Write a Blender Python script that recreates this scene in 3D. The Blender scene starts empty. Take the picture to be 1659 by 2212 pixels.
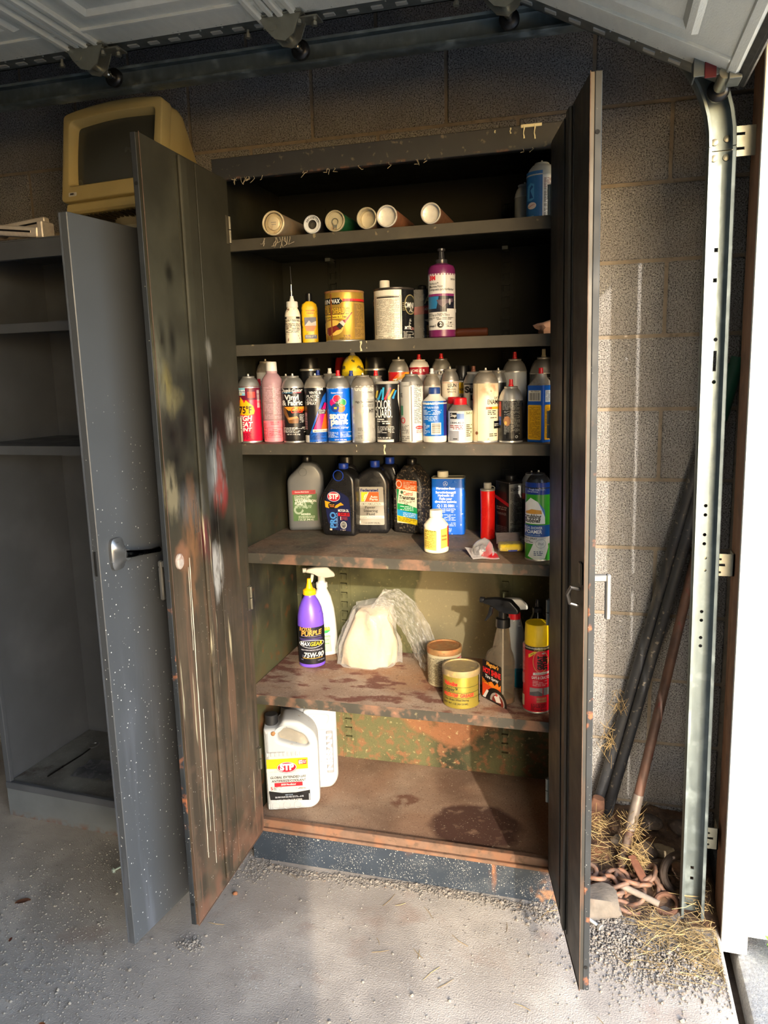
import bpy, bmesh, math, random
from mathutils import Vector, Matrix, noise

SC = bpy.context.scene
COL = SC.collection
R = math.radians
rnd = random.Random(7)

# ---------------------------------------------------------------- camera
CX, CY, CZ = 0.9175, -1.8589, 1.4056
yaw, pitch, roll = 0.2739, -0.1787, -0.0254
fwd = Vector((-math.sin(yaw)*math.cos(pitch), math.cos(yaw)*math.cos(pitch), math.sin(pitch)))
rgt = Vector((math.cos(yaw), math.sin(yaw), 0)); upv = rgt.cross(fwd)
rgt, upv = rgt*math.cos(roll)+upv*math.sin(roll), -rgt*math.sin(roll)+upv*math.cos(roll)
cam = bpy.data.cameras.new('camera'); cam.sensor_width = 36; cam.lens = 36*1642.7/2212; cam.clip_start = .02
camo = bpy.data.objects.new('camera', cam); COL.objects.link(camo)
M = Matrix((rgt, upv, -fwd)).transposed().to_4x4(); M.translation = (CX, CY, CZ)
camo.matrix_world = M
SC.camera = camo

# ---------------------------------------------------------------- sky, sun, exposure
SUN_AZ, SUN_EL = R(23.5), R(20.7)
w = bpy.data.worlds.new('sky'); SC.world = w; w.use_nodes = True
nt = w.node_tree; bg = nt.nodes['Background']
sky = nt.nodes.new('ShaderNodeTexSky'); sky.sky_type = 'NISHITA'; sky.sun_disc = False
sky.sun_elevation = SUN_EL; sky.sun_rotation = R(180)-SUN_AZ; sky.air_density = 1.0; sky.dust_density = 1.2
nt.links.new(sky.outputs[0], bg.inputs[0]); bg.inputs[1].default_value = 2.15
sun = bpy.data.lights.new('sun', 'SUN'); sun.energy = 6.8; sun.color = (1, .89, .75); sun.angle = R(.6)
suno = bpy.data.objects.new('sun', sun); COL.objects.link(suno)
sd = Vector((-math.sin(SUN_AZ)*math.cos(SUN_EL), math.cos(SUN_AZ)*math.cos(SUN_EL), -math.sin(SUN_EL)))
suno.rotation_euler = sd.to_track_quat('-Z', 'Y').to_euler(); suno.location = -sd*6+Vector((0.5, 0, 1))
SC.view_settings.view_transform = 'Standard'; SC.view_settings.look = 'None'
SC.view_settings.gamma = 1; SC.view_settings.use_curve_mapping = False
SC.view_settings.exposure = -0.52
SC.cycles.max_bounces = 10; SC.cycles.diffuse_bounces = 6; SC.cycles.transparent_max_bounces = 16

# ---------------------------------------------------------------- materials
def L(c):
    return tuple(((v/255)/12.92 if v/255 <= .04045 else ((v/255+.055)/1.055)**2.4) for v in c)
_m = {}
def mat(name, col, rough=.5, metal=0., var=.1, vs=25, bump=0., bs=180, layers=(), trans=0., ior=1.45, coat=0., alpha=1., rvar=.08, stretch=(1, 1, 1), spec=.5):
    """procedural surface: base colour with soft variation, then layers (rust, specks, drips, sprayed spots)"""
    if name in _m: return _m[name]
    m = bpy.data.materials.new(name); m.use_nodes = True; _m[name] = m
    t = m.node_tree; N = t.nodes; K = t.links.new; b = N['Principled BSDF']
    tc = N.new('ShaderNodeTexCoord')
    def nz(scale, st=(1, 1, 1), det=4, off=0):
        mp = N.new('ShaderNodeMapping'); mp.inputs['Scale'].default_value = st; mp.inputs['Location'].default_value = (off, off*.7, off*.3)
        K(tc.outputs['Object'], mp.inputs[0]); n = N.new('ShaderNodeTexNoise'); n.inputs['Scale'].default_value = scale; n.inputs['Detail'].default_value = det
        K(mp.outputs[0], n.inputs['Vector']); return n.outputs[0]
    def mr(src, a, c, lo=0., hi=1.):
        r = N.new('ShaderNodeMapRange'); r.inputs[1].default_value = a; r.inputs[2].default_value = c; r.inputs[3].default_value = lo; r.inputs[4].default_value = hi
        K(src, r.inputs[0]); return r.outputs[0]
    def mul(a, c, op='MULTIPLY'):
        q = N.new('ShaderNodeMath'); q.operation = op; K(a, q.inputs[0])
        if isinstance(c, (int, float)): q.inputs[1].default_value = c
        else: K(c, q.inputs[1])
        return q.outputs[0]
    c0 = L(col)
    mx = N.new('ShaderNodeMix'); mx.data_type = 'RGBA'
    mx.inputs[6].default_value = (*[v*(1-var) for v in c0], 1); mx.inputs[7].default_value = (*[min(1, v*(1+var)) for v in c0], 1)
    K(mr(nz(vs, stretch), .3, .7), mx.inputs[0]); out = mx.outputs[2]
    ro = mr(nz(vs*1.7, stretch, 3, 4.), .3, .7, max(.02, rough-rvar), min(1, rough+rvar)); me = None
    for i, l in enumerate(layers):
        st = l.get('st', (1, 1, 1)); ty = l.get('t', 'n'); off = l.get('off', i*3.17)
        if ty == 'n':
            f = mr(nz(l['s'], st, l.get('det', 6), off), l['lo'], l['hi'])
        else:
            mp = N.new('ShaderNodeMapping'); mp.inputs['Scale'].default_value = st; mp.inputs['Location'].default_value = (off, off, off)
            K(tc.outputs['Object'], mp.inputs[0]); v = N.new('ShaderNodeTexVoronoi'); v.inputs['Scale'].default_value = l['s']; K(mp.outputs[0], v.inputs['Vector'])
            f = mr(v.outputs['Distance'], l['hi'], l['lo'])
            if 'k' in l: f = mul(f, mr(nz(l['k'][0], (1, 1, 1), 2, off+9), l['k'][1], l['k'][2]))
        if 'z' in l or 'x' in l or 'y' in l:
            sx = N.new('ShaderNodeSeparateXYZ'); K(tc.outputs['Object'], sx.inputs[0])
            for q, a in enumerate('xyz'):
                if a in l: f = mul(f, mr(sx.outputs[q], l[a][0], l[a][1]))
        if 'at' in l:
            x, y, z, rx, ry, rz = l['at']; mp = N.new('ShaderNodeMapping'); mp.inputs['Scale'].default_value = (1/rx, 1/ry, 1/rz); mp.inputs['Location'].default_value = (-x/rx, -y/ry, -z/rz)
            K(tc.outputs['Object'], mp.inputs[0]); le = N.new('ShaderNodeVectorMath'); le.operation = 'LENGTH'; K(mp.outputs[0], le.inputs[0])
            dd = mul(le.outputs['Value'], mul(nz(l.get('ns', 30), l.get('nst', (1, 1, 1)), 4, off), l.get('na', .9)), 'ADD')
            f = mul(f, mr(dd, l.get('e', (1.3, .8))[0], l.get('e', (1.3, .8))[1]))
        if 'a' in l: f = mul(f, l['a'])
        mx = N.new('ShaderNodeMix'); mx.data_type = 'RGBA'; K(f, mx.inputs[0]); K(out, mx.inputs[6]); mx.inputs[7].default_value = (*L(l['c']), 1); out = mx.outputs[2]
        if 'r' in l:
            q = N.new('ShaderNodeMix'); K(f, q.inputs[0]); K(ro, q.inputs[2]); q.inputs[3].default_value = l['r']; ro = q.outputs[0]
        if metal:
            q = N.new('ShaderNodeMix'); K(f, q.inputs[0]); q.inputs[2].default_value = metal; q.inputs[3].default_value = 0
            if me is not None: K(me, q.inputs[2])
            me = q.outputs[0]
    K(out, b.inputs['Base Color']); K(ro, b.inputs['Roughness']); b.inputs['Metallic'].default_value = metal
    if me is not None: K(me, b.inputs['Metallic'])
    b.inputs['Transmission Weight'].default_value = trans; b.inputs['IOR'].default_value = ior; b.inputs['Coat Weight'].default_value = coat; b.inputs['Alpha'].default_value = alpha
    b.inputs['Specular IOR Level'].default_value = spec
    if bump:
        bn = N.new('ShaderNodeBump'); bn.inputs['Strength'].default_value = bump; bn.inputs['Distance'].default_value = .004
        K(nz(bs, stretch, 6, 1.), bn.inputs['Height']); K(bn.outputs[0], b.inputs['Normal'])
    return m
def film_mat(name, col, rough=.15, lo=.07, hi=.7):
    """thin clear plastic: see-through face on, glossy and whitish at grazing angles and creases"""
    if name in _m: return _m[name]
    m = bpy.data.materials.new(name); m.use_nodes = True; _m[name] = m; t = m.node_tree; N = t.nodes; K = t.links.new; b = N['Principled BSDF']
    b.inputs['Base Color'].default_value = (*L(col), 1); b.inputs['Roughness'].default_value = rough; b.inputs['Specular IOR Level'].default_value = 1.
    tc = N.new('ShaderNodeTexCoord'); nz_ = N.new('ShaderNodeTexNoise'); nz_.inputs['Scale'].default_value = 55; nz_.inputs['Detail'].default_value = 3; K(tc.outputs['Object'], nz_.inputs['Vector'])
    bn = N.new('ShaderNodeBump'); bn.inputs['Strength'].default_value = .9; bn.inputs['Distance'].default_value = .004; K(nz_.outputs[0], bn.inputs['Height']); K(bn.outputs[0], b.inputs['Normal'])
    lw = N.new('ShaderNodeLayerWeight'); lw.inputs['Blend'].default_value = .5; K(bn.outputs[0], lw.inputs['Normal'])
    r = N.new('ShaderNodeMapRange'); r.inputs[1].default_value = .15; r.inputs[2].default_value = 1; r.inputs[3].default_value = lo; r.inputs[4].default_value = hi; K(lw.outputs['Facing'], r.inputs[0])
    tr_ = N.new('ShaderNodeBsdfTransparent'); mx = N.new('ShaderNodeMixShader'); K(r.outputs[0], mx.inputs[0]); K(tr_.outputs[0], mx.inputs[1]); K(b.outputs[0], mx.inputs[2]); K(mx.outputs[0], N['Material Output'].inputs[0])
    return m
def ink(c):
    c = tuple(int(v*.9) for v in c); return mat('ink_%02x%02x%02x' % c, c, .38, 0, .04, 40)

# ---------------------------------------------------------------- object helpers
def link(o, parent=None):
    COL.objects.link(o)
    if parent is not None: o.parent = parent
    return o
def tag(o, label=None, cat=None, group=None, kind=None):
    if label: o['label'] = label
    if cat: o['category'] = cat
    if group: o['group'] = group
    if kind: o['kind'] = kind
    return o
def thing(name, label, cat, loc=(0, 0, 0), rz=0., group=None):
    o = bpy.data.objects.new(name, None); o.empty_display_size = .05; link(o)
    o.location = loc; o.rotation_euler = (0, 0, rz)
    return tag(o, label, cat, group)
def obj(name, bm, m, parent=None, smooth=35, loc=None, rot=None, kind=None, label=None, recalc=True):
    if recalc: bmesh.ops.recalc_face_normals(bm, faces=bm.faces[:])
    me = bpy.data.meshes.new(name); bm.to_mesh(me); bm.free()
    for q in (m if isinstance(m, (list, tuple)) else [m]): me.materials.append(q)
    if smooth:
        me.shade_smooth(); me.set_sharp_from_angle(angle=R(smooth))
    o = link(bpy.data.objects.new(name, me), parent)
    if loc is not None: o.location = loc
    if rot is not None: o.rotation_euler = rot
    if kind: o['kind'] = kind
    if label: o['label'] = label
    return o
def B(): return bmesh.new()
def box(bm, x0, x1, y0, y1, z0, z1, bev=0., mi=0, seg=1):
    r = bmesh.ops.create_cube(bm, size=1); vs = r['verts']
    for v in vs:
        v.co = Vector(((x0+x1)/2+v.co.x*(x1-x0), (y0+y1)/2+v.co.y*(y1-y0), (z0+z1)/2+v.co.z*(z1-z0)))
    fs = {f for v in vs for f in v.link_faces}
    for f in fs: f.material_index = mi
    if bev:
        es = list({e for v in vs for e in v.link_edges})
        bmesh.ops.bevel(bm, geom=es, offset=bev, segments=seg, affect='EDGES', profile=.5)
    return bm
def loft(bm, secs, n=24, cap0=True, cap1=True, mi=0, axis=None):
    """stack of rounded cross-sections (z, width, depth, cx, cy, exponent)"""
    loops = []
    for s in secs:
        z, w_, d_ = s[:3]; cx = s[3] if len(s) > 3 else 0; cy = s[4] if len(s) > 4 else 0; e = s[5] if len(s) > 5 else 2
        lp = []
        for k in range(n):
            a = 2*math.pi*(k+.5)/n; c, q = math.cos(a), math.sin(a)
            if e != 2: c = math.copysign(abs(c)**(2/e), c); q = math.copysign(abs(q)**(2/e), q)
            p = Vector((cx+w_/2*c, cy+d_/2*q, z))
            lp.append(bm.verts.new(axis @ p if axis is not None else p))
        loops.append(lp)
    for a, b in zip(loops, loops[1:]):
        for k in range(n):
            f = bm.faces.new((a[k], a[(k+1) % n], b[(k+1) % n], b[k])); f.material_index = mi
    if cap0: bm.faces.new(loops[0][::-1]).material_index = mi
    if cap1: bm.faces.new(loops[-1]).material_index = mi
    return bm
def lathe(bm, prof, n=24, mi=0, axis=None, cap0=True, cap1=True):
    return loft(bm, [(z, 2*r, 2*r) for r, z in prof], n, cap0, cap1, mi, axis)
AX_Y = Matrix(((1, 0, 0), (0, 0, 1), (0, -1, 0))).to_4x4()      # z axis of a lathe -> +y
def tube(bm, pts, r, n=8, closed=False, mi=0):
    pts = [Vector(p) for p in pts]; rs = r if isinstance(r, (list, tuple)) else [r]*len(pts)
    loops = []; prev = None; N = len(pts)
    for i, p in enumerate(pts):
        if closed: t = (pts[(i+1) % N]-pts[i-1])
        else: t = pts[min(i+1, N-1)]-pts[max(i-1, 0)]
        t.normalize()
        if prev is None:
            a = t.orthogonal().normalized()
        else:
            a = (prev-t*prev.dot(t)).normalized()
        prev = a; b = t.cross(a)
        loops.append([bm.verts.new(p+(a*math.cos(2*math.pi*k/n)+b*math.sin(2*math.pi*k/n))*rs[i]) for k in range(n)])
    pr = list(zip(loops, loops[1:]))
    if closed: pr.append((loops[-1], loops[0]))
    for a, b in pr:
        for k in range(n): bm.faces.new((a[k], a[(k+1) % n], b[(k+1) % n], b[k])).material_index = mi
    if not closed:
        bm.faces.new(loops[0][::-1]).material_index = mi; bm.faces.new(loops[-1]).material_index = mi
    return bm
def outline_bm(loops, half, bev, res=3):
    """solid with the given silhouette (x, z) loops - holes allowed - and a rounded edge, thickness along y"""
    cu = bpy.data.curves.new('tmp', 'CURVE'); cu.dimensions = '2D'; cu.fill_mode = 'BOTH'
    cu.extrude = half-bev; cu.bevel_depth = bev; cu.bevel_resolution = res; cu.offset = -bev
    for lp in loops:
        s = cu.splines.new('POLY'); s.points.add(len(lp)-1); s.use_cyclic_u = True
        for p, q in zip(s.points, lp): p.co = (q[0], q[1], 0, 1)
    o = bpy.data.objects.new('tmp', cu); COL.objects.link(o)
    dg = bpy.context.evaluated_depsgraph_get(); me = bpy.data.meshes.new_from_object(o.evaluated_get(dg))
    bm = B(); bm.from_mesh(me); bpy.data.objects.remove(o); bpy.data.curves.remove(cu); bpy.data.meshes.remove(me)
    bmesh.ops.remove_doubles(bm, verts=bm.verts[:], dist=1e-5)
    for v in bm.verts: v.co = Vector((v.co.x, -v.co.z, v.co.y))
    return bm
def rnd_loop(pts, r, n=4):
    """round the corners of a polygon; r may be one radius or one per corner"""
    out = []; N = len(pts)
    for i in range(N):
        p = Vector(pts[i]); a = Vector(pts[i-1]); b = Vector(pts[(i+1) % N]); rr = r[i] if isinstance(r, (list, tuple)) else r
        la, lb = (a-p).length, (b-p).length; rr = min(rr, la*.48, lb*.48)
        p0 = p+(a-p).normalized()*rr; p1 = p+(b-p).normalized()*rr
        for k in range(n+1):
            t = k/n; q = p0*(1-t)**2+p*2*t*(1-t)+p1*t*t; out.append((q.x, q.y))
    return out
def cut(o, cutters):
    """punch real holes through a mesh"""
    bm = B()
    for c in cutters:
        if c[0] == 'b': box(bm, *c[1:])
        else:
            _, x, y, z, r, h = c; lathe(bm, [(r, -h), (r, h)], 10, axis=Matrix.Translation((x, y, z)) @ AX_Y)
    bmesh.ops.recalc_face_normals(bm, faces=bm.faces[:])
    me = bpy.data.meshes.new('tmp'); bm.to_mesh(me); bm.free()
    c = bpy.data.objects.new('tmp', me); COL.objects.link(c)
    bpy.context.view_layer.update(); c.matrix_world = o.matrix_world.copy()
    md = o.modifiers.new('cut', 'BOOLEAN'); md.object = c; md.operation = 'DIFFERENCE'; md.solver = 'EXACT'
    dg = bpy.context.evaluated_depsgraph_get(); new = bpy.data.meshes.new_from_object(o.evaluated_get(dg))
    o.modifiers.clear(); o.data = new; bpy.data.objects.remove(c); bpy.data.meshes.remove(me)

# ---------------------------------------------------------------- printing on labels
_t = {}
def glyphs(s, bold, shear):
    k = (s, bold, shear)
    if k not in _t:
        cu = bpy.data.curves.new('tmp', 'FONT'); cu.body = s; cu.size = 1; cu.offset = bold; cu.shear = shear; cu.resolution_u = 3; cu.align_x = 'CENTER'
        o = bpy.data.objects.new('tmp', cu); COL.objects.link(o); dg = bpy.context.evaluated_depsgraph_get()
        me = bpy.data.meshes.new_from_object(o.evaluated_get(dg))
        vs = [(v.co.x, v.co.y) for v in me.vertices]; fs = [tuple(p.vertices) for p in me.polygons]
        bpy.data.objects.remove(o); bpy.data.curves.remove(cu); bpy.data.meshes.remove(me)
        xs = [v[0] for v in vs] or [0, 1]; _t[k] = (vs, fs, min(xs), max(xs))
    return _t[k]
def printing(parent, els, px, surf, name='printing', rot=0., base=.00025, clip=.985, y0=0., vmin=.0015):
    """flat print (areas, words, rows of fine print) wrapped onto a surface.
    els are drawn in drawing units; px = (centre, baseline row, units per mm). surf: ('cyl', r(v)) or ('flat', distance)"""
    cx, by, s = px; s *= 1000; bm = B(); mats = []; idx = {}
    def U(x): return (x-cx)/s
    def V(y): return (by-y)/s
    def mi(c):
        c = tuple(c)
        if c not in idx: idx[c] = len(mats); mats.append(ink(c))
        return idx[c]
    def poly(pts, h, c):
        f = bm.faces.new([bm.verts.new((p[0], p[1], h)) for p in pts]); f.material_index = mi(c)
    rr = random.Random(len(els))
    for i, e in enumerate(els):
        h = base+i*.00009; k = e[0]
        if k == 'r': poly([(U(e[1]), V(e[2])), (U(e[3]), V(e[2])), (U(e[3]), V(e[4])), (U(e[1]), V(e[4]))], h, e[5])
        elif k == 'p': poly([(U(a), V(b)) for a, b in e[1]], h, e[2])
        elif k == 'e':
            poly([(U(e[1]+e[3]*math.cos(a*math.pi/12)), V(e[2]+e[4]*math.sin(a*math.pi/12))) for a in range(24)], h, e[5])
        elif k == 'o':      # ring
            _, x, y, a, b, wd, c = e
            for q in range(24):
                a0, a1 = q*math.pi/12, (q+1)*math.pi/12
                poly([(U(x+(a-o_)*math.cos(t_)), V(y+(b-o_)*math.sin(t_))) for o_, t_ in ((0, a0), (0, a1), (wd, a1), (wd, a0))], h, c)
        elif k == 'f':      # rows of fine print: x0,y0,x1,y1,rows,colour[,dense]
            _, x0, y0_, x1, y1, rows, c = e[:7]; pitch_ = (y1-y0_)/rows
            for q in range(rows):
                x = x0; yy = y0_+q*pitch_; end = x1-(rr.random()*.35*(x1-x0) if q % 4 == 3 else 0)
                while x < end:
                    wl = rr.uniform(.5, 2.2)*pitch_*1.6
                    if rr.random() < .88: poly([(U(x), V(yy)), (U(min(x+wl, end)), V(yy)), (U(min(x+wl, end)), V(yy+pitch_*.5)), (U(x), V(yy+pitch_*.5))], h, c)
                    x += wl+pitch_*.5
        elif k == 'b':      # bars: x0,y0,x1,y1,count,vertical?,colour
            _, x0, y0_, x1, y1, n, vert, c = e
            for q in range(n):
                a, wd = q/n, rr.uniform(.25, .75)/n
                if vert: q_ = (x0+(x1-x0)*a, y0_, x0+(x1-x0)*(a+wd), y1)
                else: q_ = (x0, y0_+(y1-y0_)*a, x1, y0_+(y1-y0_)*(a+wd))
                poly([(U(q_[0]), V(q_[1])), (U(q_[2]), V(q_[1])), (U(q_[2]), V(q_[3])), (U(q_[0]), V(q_[3]))], h, c)
        elif k == 't':      # text: string, x centre, baseline, cap height, width or None, colour, options
            _, st, x, y, ch, wd, c = e[:7]; op = e[7] if len(e) > 7 else {}
            vs, fs, mn, mxx = glyphs(st, op.get('bold', .015), op.get('it', 0)); sy = ch/.69; sx = sy if wd is None else wd/max(.01, (mxx-mn)); mid = (mn+mxx)/2
            ca, sa = math.cos(R(op.get('rot', 0))), math.sin(R(op.get('rot', 0))); nv = []
            for a, b in vs:
                a = (a-mid)*sx; b = b*sy; nv.append(bm.verts.new((U(x+a*ca-b*sa), V(y-(a*sa+b*ca)), h)))
            for f in fs:
                try: bm.faces.new([nv[q] for q in f]).material_index = mi(c)
                except ValueError: pass
    if vmin is not None: bmesh.ops.bisect_plane(bm, geom=bm.verts[:]+bm.edges[:]+bm.faces[:], plane_co=(0, vmin, 0), plane_no=(0, -1, 0), dist=1e-6, clear_outer=True)
    ca, sa = math.cos(rot), math.sin(rot)
    if surf[0] == 'cyl':
        rf = surf[1] if callable(surf[1]) else (lambda v, r=surf[1]: r)
        rm = max(rf(.001*q) for q in range(0, 300, 10)) if callable(surf[1]) else surf[1]
        for q in range(-10, 11):
            u = rm*math.sin(R(q*8)); bmesh.ops.bisect_plane(bm, geom=bm.verts[:]+bm.edges[:]+bm.faces[:], plane_co=(u, 0, 0), plane_no=(1, 0, 0), dist=1e-6)
        if callable(surf[1]):
            for q in range(0, 30):
                bmesh.ops.bisect_plane(bm, geom=bm.verts[:]+bm.edges[:]+bm.faces[:], plane_co=(0, q*.01, 0), plane_no=(0, 1, 0), dist=1e-6)
        for v in bm.verts:
            r = rf(v.co.y); u = max(-clip*r, min(clip*r, v.co.x)); d = math.sqrt(max(0, r*r-u*u)); h = v.co.z
            x, y = u*(1+h/r), -d*(1+h/r); v.co = Vector((x*ca-y*sa, y0+x*sa+y*ca, v.co.y))
    else:
        for v in bm.verts:
            x, y = v.co.x, -surf[1]-v.co.z; v.co = Vector((x*ca-y*sa, y0+x*sa+y*ca, v.co.y))
    return obj(name, bm, mats, parent, smooth=0, recalc=False)
def face(x, y, off=0.): return math.atan2(CX-x, y-CY)+R(off)
WH, BK, RD, YL, BL = (240, 240, 235), (18, 18, 20), (205, 25, 30), (240, 200, 20), (20, 70, 170)

# ================================================================ SETTING
concrete = mat('concrete_floor', (174, 165, 154), .9, 0, .16, 9, .5, 260, [
    dict(s=3.5, lo=.48, hi=.62, c=(158, 149, 139), a=.6), dict(s=2.2, lo=.55, hi=.7, c=(184, 175, 163), a=.6),
    dict(s=14, st=(1, 6, 1), lo=.56, hi=.7, c=(152, 143, 133), a=.4), dict(s=5, lo=.6, hi=.68, c=(142, 112, 94), a=.4),
    dict(t='v', s=95, lo=.16, hi=.26, k=(4, .42, .6), c=(190, 186, 178), a=.8), dict(t='v', s=60, lo=.08, hi=.16, k=(3, .5, .6), c=(70, 62, 56), a=.8),
    dict(s=150, lo=.6, hi=.72, c=(120, 113, 107), a=.4), dict(s=1.6, st=(1, 1, 1), lo=.5, hi=.54, c=(120, 112, 105), a=.35)])
asph = mat('driveway_concrete', (150, 150, 148), .95, 0, .2, 120, .6, 300, [dict(t='v', s=160, lo=.1, hi=.3, c=(95, 95, 96), a=.6), dict(s=60, lo=.55, hi=.7, c=(185, 182, 172), a=.6)])
block_m = mat('cinder_block', (143, 143, 144), .95, 0, .12, 10, .9, 230, [
    dict(s=280, lo=.5, hi=.6, c=(62, 60, 58), a=.9, det=2), dict(s=210, lo=.58, hi=.68, c=(186, 184, 180), a=.8, off=5., det=2), dict(s=3, lo=.5, hi=.7, c=(112, 105, 98), a=.5)])
mortar_m = mat('mortar', (138, 128, 114), .95, 0, .15, 30, .5, 200, [dict(s=60, lo=.58, hi=.7, c=(92, 82, 72), a=.6)])
dark_m = mat('dark_boards', (70, 66, 62), .9, 0, .2, 8)
galv = mat('galvanised_steel', (112, 123, 126), .5, .85, .12, 45, .04, 60, [dict(s=22, lo=.52, hi=.66, c=(134, 146, 147), a=.5), dict(s=60, lo=.62, hi=.75, c=(120, 130, 132), a=.35)], stretch=(1, 1, .35))
galv_d = mat('dull_galvanised_steel', (120, 126, 124), .45, .7, .12, 30)
zinc = mat('zinc_plate', (150, 150, 138), .38, .8, .08, 40)
zinc_y = mat('yellow_zinc', (215, 210, 165), .25, .9, .1, 40)
black_pl = mat('black_plastic', (16, 16, 17), .35, 0, .1, 30)
rubber = mat('black_rubber', (14, 14, 15), .6)
door_white = mat('garage_door_steel', (214, 214, 202), .5, 0, .04, 60, .25, 420, stretch=(1, .25, 1))
trim_white = mat('white_trim', (238, 240, 238), .6, 0, .02, 30, .35, 90, stretch=(1, 1, .05))
brown_wood = mat('brown_wood', (124, 88, 66), .8, 0, .2, 30, .3, 120, [dict(s=18, lo=.5, hi=.7, c=(92, 66, 52), a=.7)], stretch=(1, 1, .06))

def struct(name, bm, m, parent=None, **k):
    o = obj(name, bm, m, parent, **k)
    if parent is None: o['kind'] = 'structure'
    return o
bm = B(); box(bm, -3.2, 1.247, -3.7, .46, -.25, 0, .004); struct('floor', bm, concrete)
bm = B(); box(bm, 1.285, 8.5, -7, 1.6, -.3, -.034, .012, 0, 2); drv = struct('driveway', bm, asph)
bm = B(); box(bm, 1.24, 1.29, -7, 1.6, -.3, -.10); struct('floor_joint', bm, mat('dirt_dark', (52, 44, 38), .95, 0, .3, 40, .5))
# block wall: every block is a part
WY = .4417
bm = B(); box(bm, -3.3, 1.36, WY+.006, WY+.2, -.1, 2.9); wall = struct('wall_back', bm, mortar_m)
def block_mesh(wd, seed):
    b = B(); box(b, -wd/2+.0052, wd/2-.0052, 0, .1, -.0964, .0964, .0035); bmesh.ops.recalc_face_normals(b, faces=b.faces[:])
    me = bpy.data.meshes.new('concrete_block'); b.to_mesh(me); b.free(); me.materials.append(block_m); return me
bmesh_full, bmesh_half = block_mesh(.4064, 0), block_mesh(.2032, 1)
for k in range(-1, 13):
    zc = .071+k*.2032+.1016; x = .0777-.4064*5+(.2032 if k % 2 == 1 else 0)-.2032*0
    # odd joints: the courses between rows 10 and 11 carry joints at .0777+n*.4064
    if k % 2 == 0: pass
    n = 0; xs = .0777-.4064*4-(0 if k % 2 == 0 else .2032)
    while xs < 1.36:
        wd = .4064; me = bmesh_full
        if xs+wd > 1.4: wd = .2032; me = bmesh_half
        if xs+wd > 1.4: break
        o = bpy.data.objects.new('concrete_block', me); link(o, wall); o.location = (xs+wd/2, WY+rnd.uniform(-.0012, .0012), zc); xs += wd
bm = B(); box(bm, -3.3, -3.2, -3.8, .5, -.1, 2.9); struct('wall_left', bm, dark_m)
bm = B(); box(bm, -3.3, 1.4, -3.8, -3.7, -.1, 2.9); struct('wall_near', bm, dark_m)
bm = B(); box(bm, -3.3, 1.40, -3.8, .6, 2.75, 2.85); struct('ceiling', bm, mat('ceiling_boards', (70, 68, 64), .9))
OY = -3.0     # far jamb of the garage opening
bm = B(); box(bm, 1.262, 1.40, -3.75, OY, -.1, 2.8); box(bm, 1.262, 1.40, OY, .10, 2.06, 2.8); struct('wall_right', bm, mat('painted_boards', (190, 188, 182), .8))
bm = B(); box(bm, 1.305, 1.40, .101, .6, -.1, 2.85); struct('wall_corner', bm, block_m)
def leaning(bm):
    for v in bm.verts: v.co.x -= .0085*v.co.z
    return bm
bm = B(); box(bm, 1.2515, 1.30, -.012, .11, -.02, 2.05, .003); struct('trim_1', leaning(bm), brown_wood)
bm = B(); box(bm, 1.249, 1.308, -.030, -.0125, -.034, 2.05, .002); struct('trim_2', leaning(bm), trim_white)
bm = B(); box(bm, 1.3085, 1.44, -.02, .10, .01, 2.05, .002); struct('trim_3', leaning(bm), trim_white)
bm = B(); box(bm, 1.236, 1.42, OY, OY+.05, .0, 2.06, .003); struct('trim_4', bm, trim_white)
bm = B(); box(bm, 1.236, 1.30, OY+.05, -.03, 2.05, 2.14, .003); struct('trim_5', bm, trim_white)

# ================================================================ GARAGE DOOR AND TRACKS
gd = thing('garage_door', 'raised white steel sectional garage door hanging overhead, seen from below', 'garage door', (.75, -1.2, 2.19))
gm = Matrix.Translation((-.75, 1.2, -2.19)) @ Matrix.Translation((0, .045, .018))
def gpart(name, bm, m, parent=None, **k):
    return obj(name, bm, m, parent or gd, **k)
Y0, Y1 = -.118, -2.33
def raised(bm, x0, x1, y0, y1):
    """embossed panel on the underside (z=0 down)"""
    prof = [(0, .0005), (.010, .009), (.022, .009), (.034, -.0), (.06, .002), (.082, .010)]; lo = []
    for d, h in prof:
        lo.append([bm.verts.new(p) for p in ((x0+d, y0+d, -h), (x1-d, y0+d, -h), (x1-d, y1-d, -h), (x0+d, y1-d, -h))])
    for a, b in zip(lo, lo[1:]):
        for k in range(4): bm.faces.new((a[k], a[(k+1) % 4], b[(k+1) % 4], b[k]))
    bm.faces.new(lo[-1])
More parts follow.
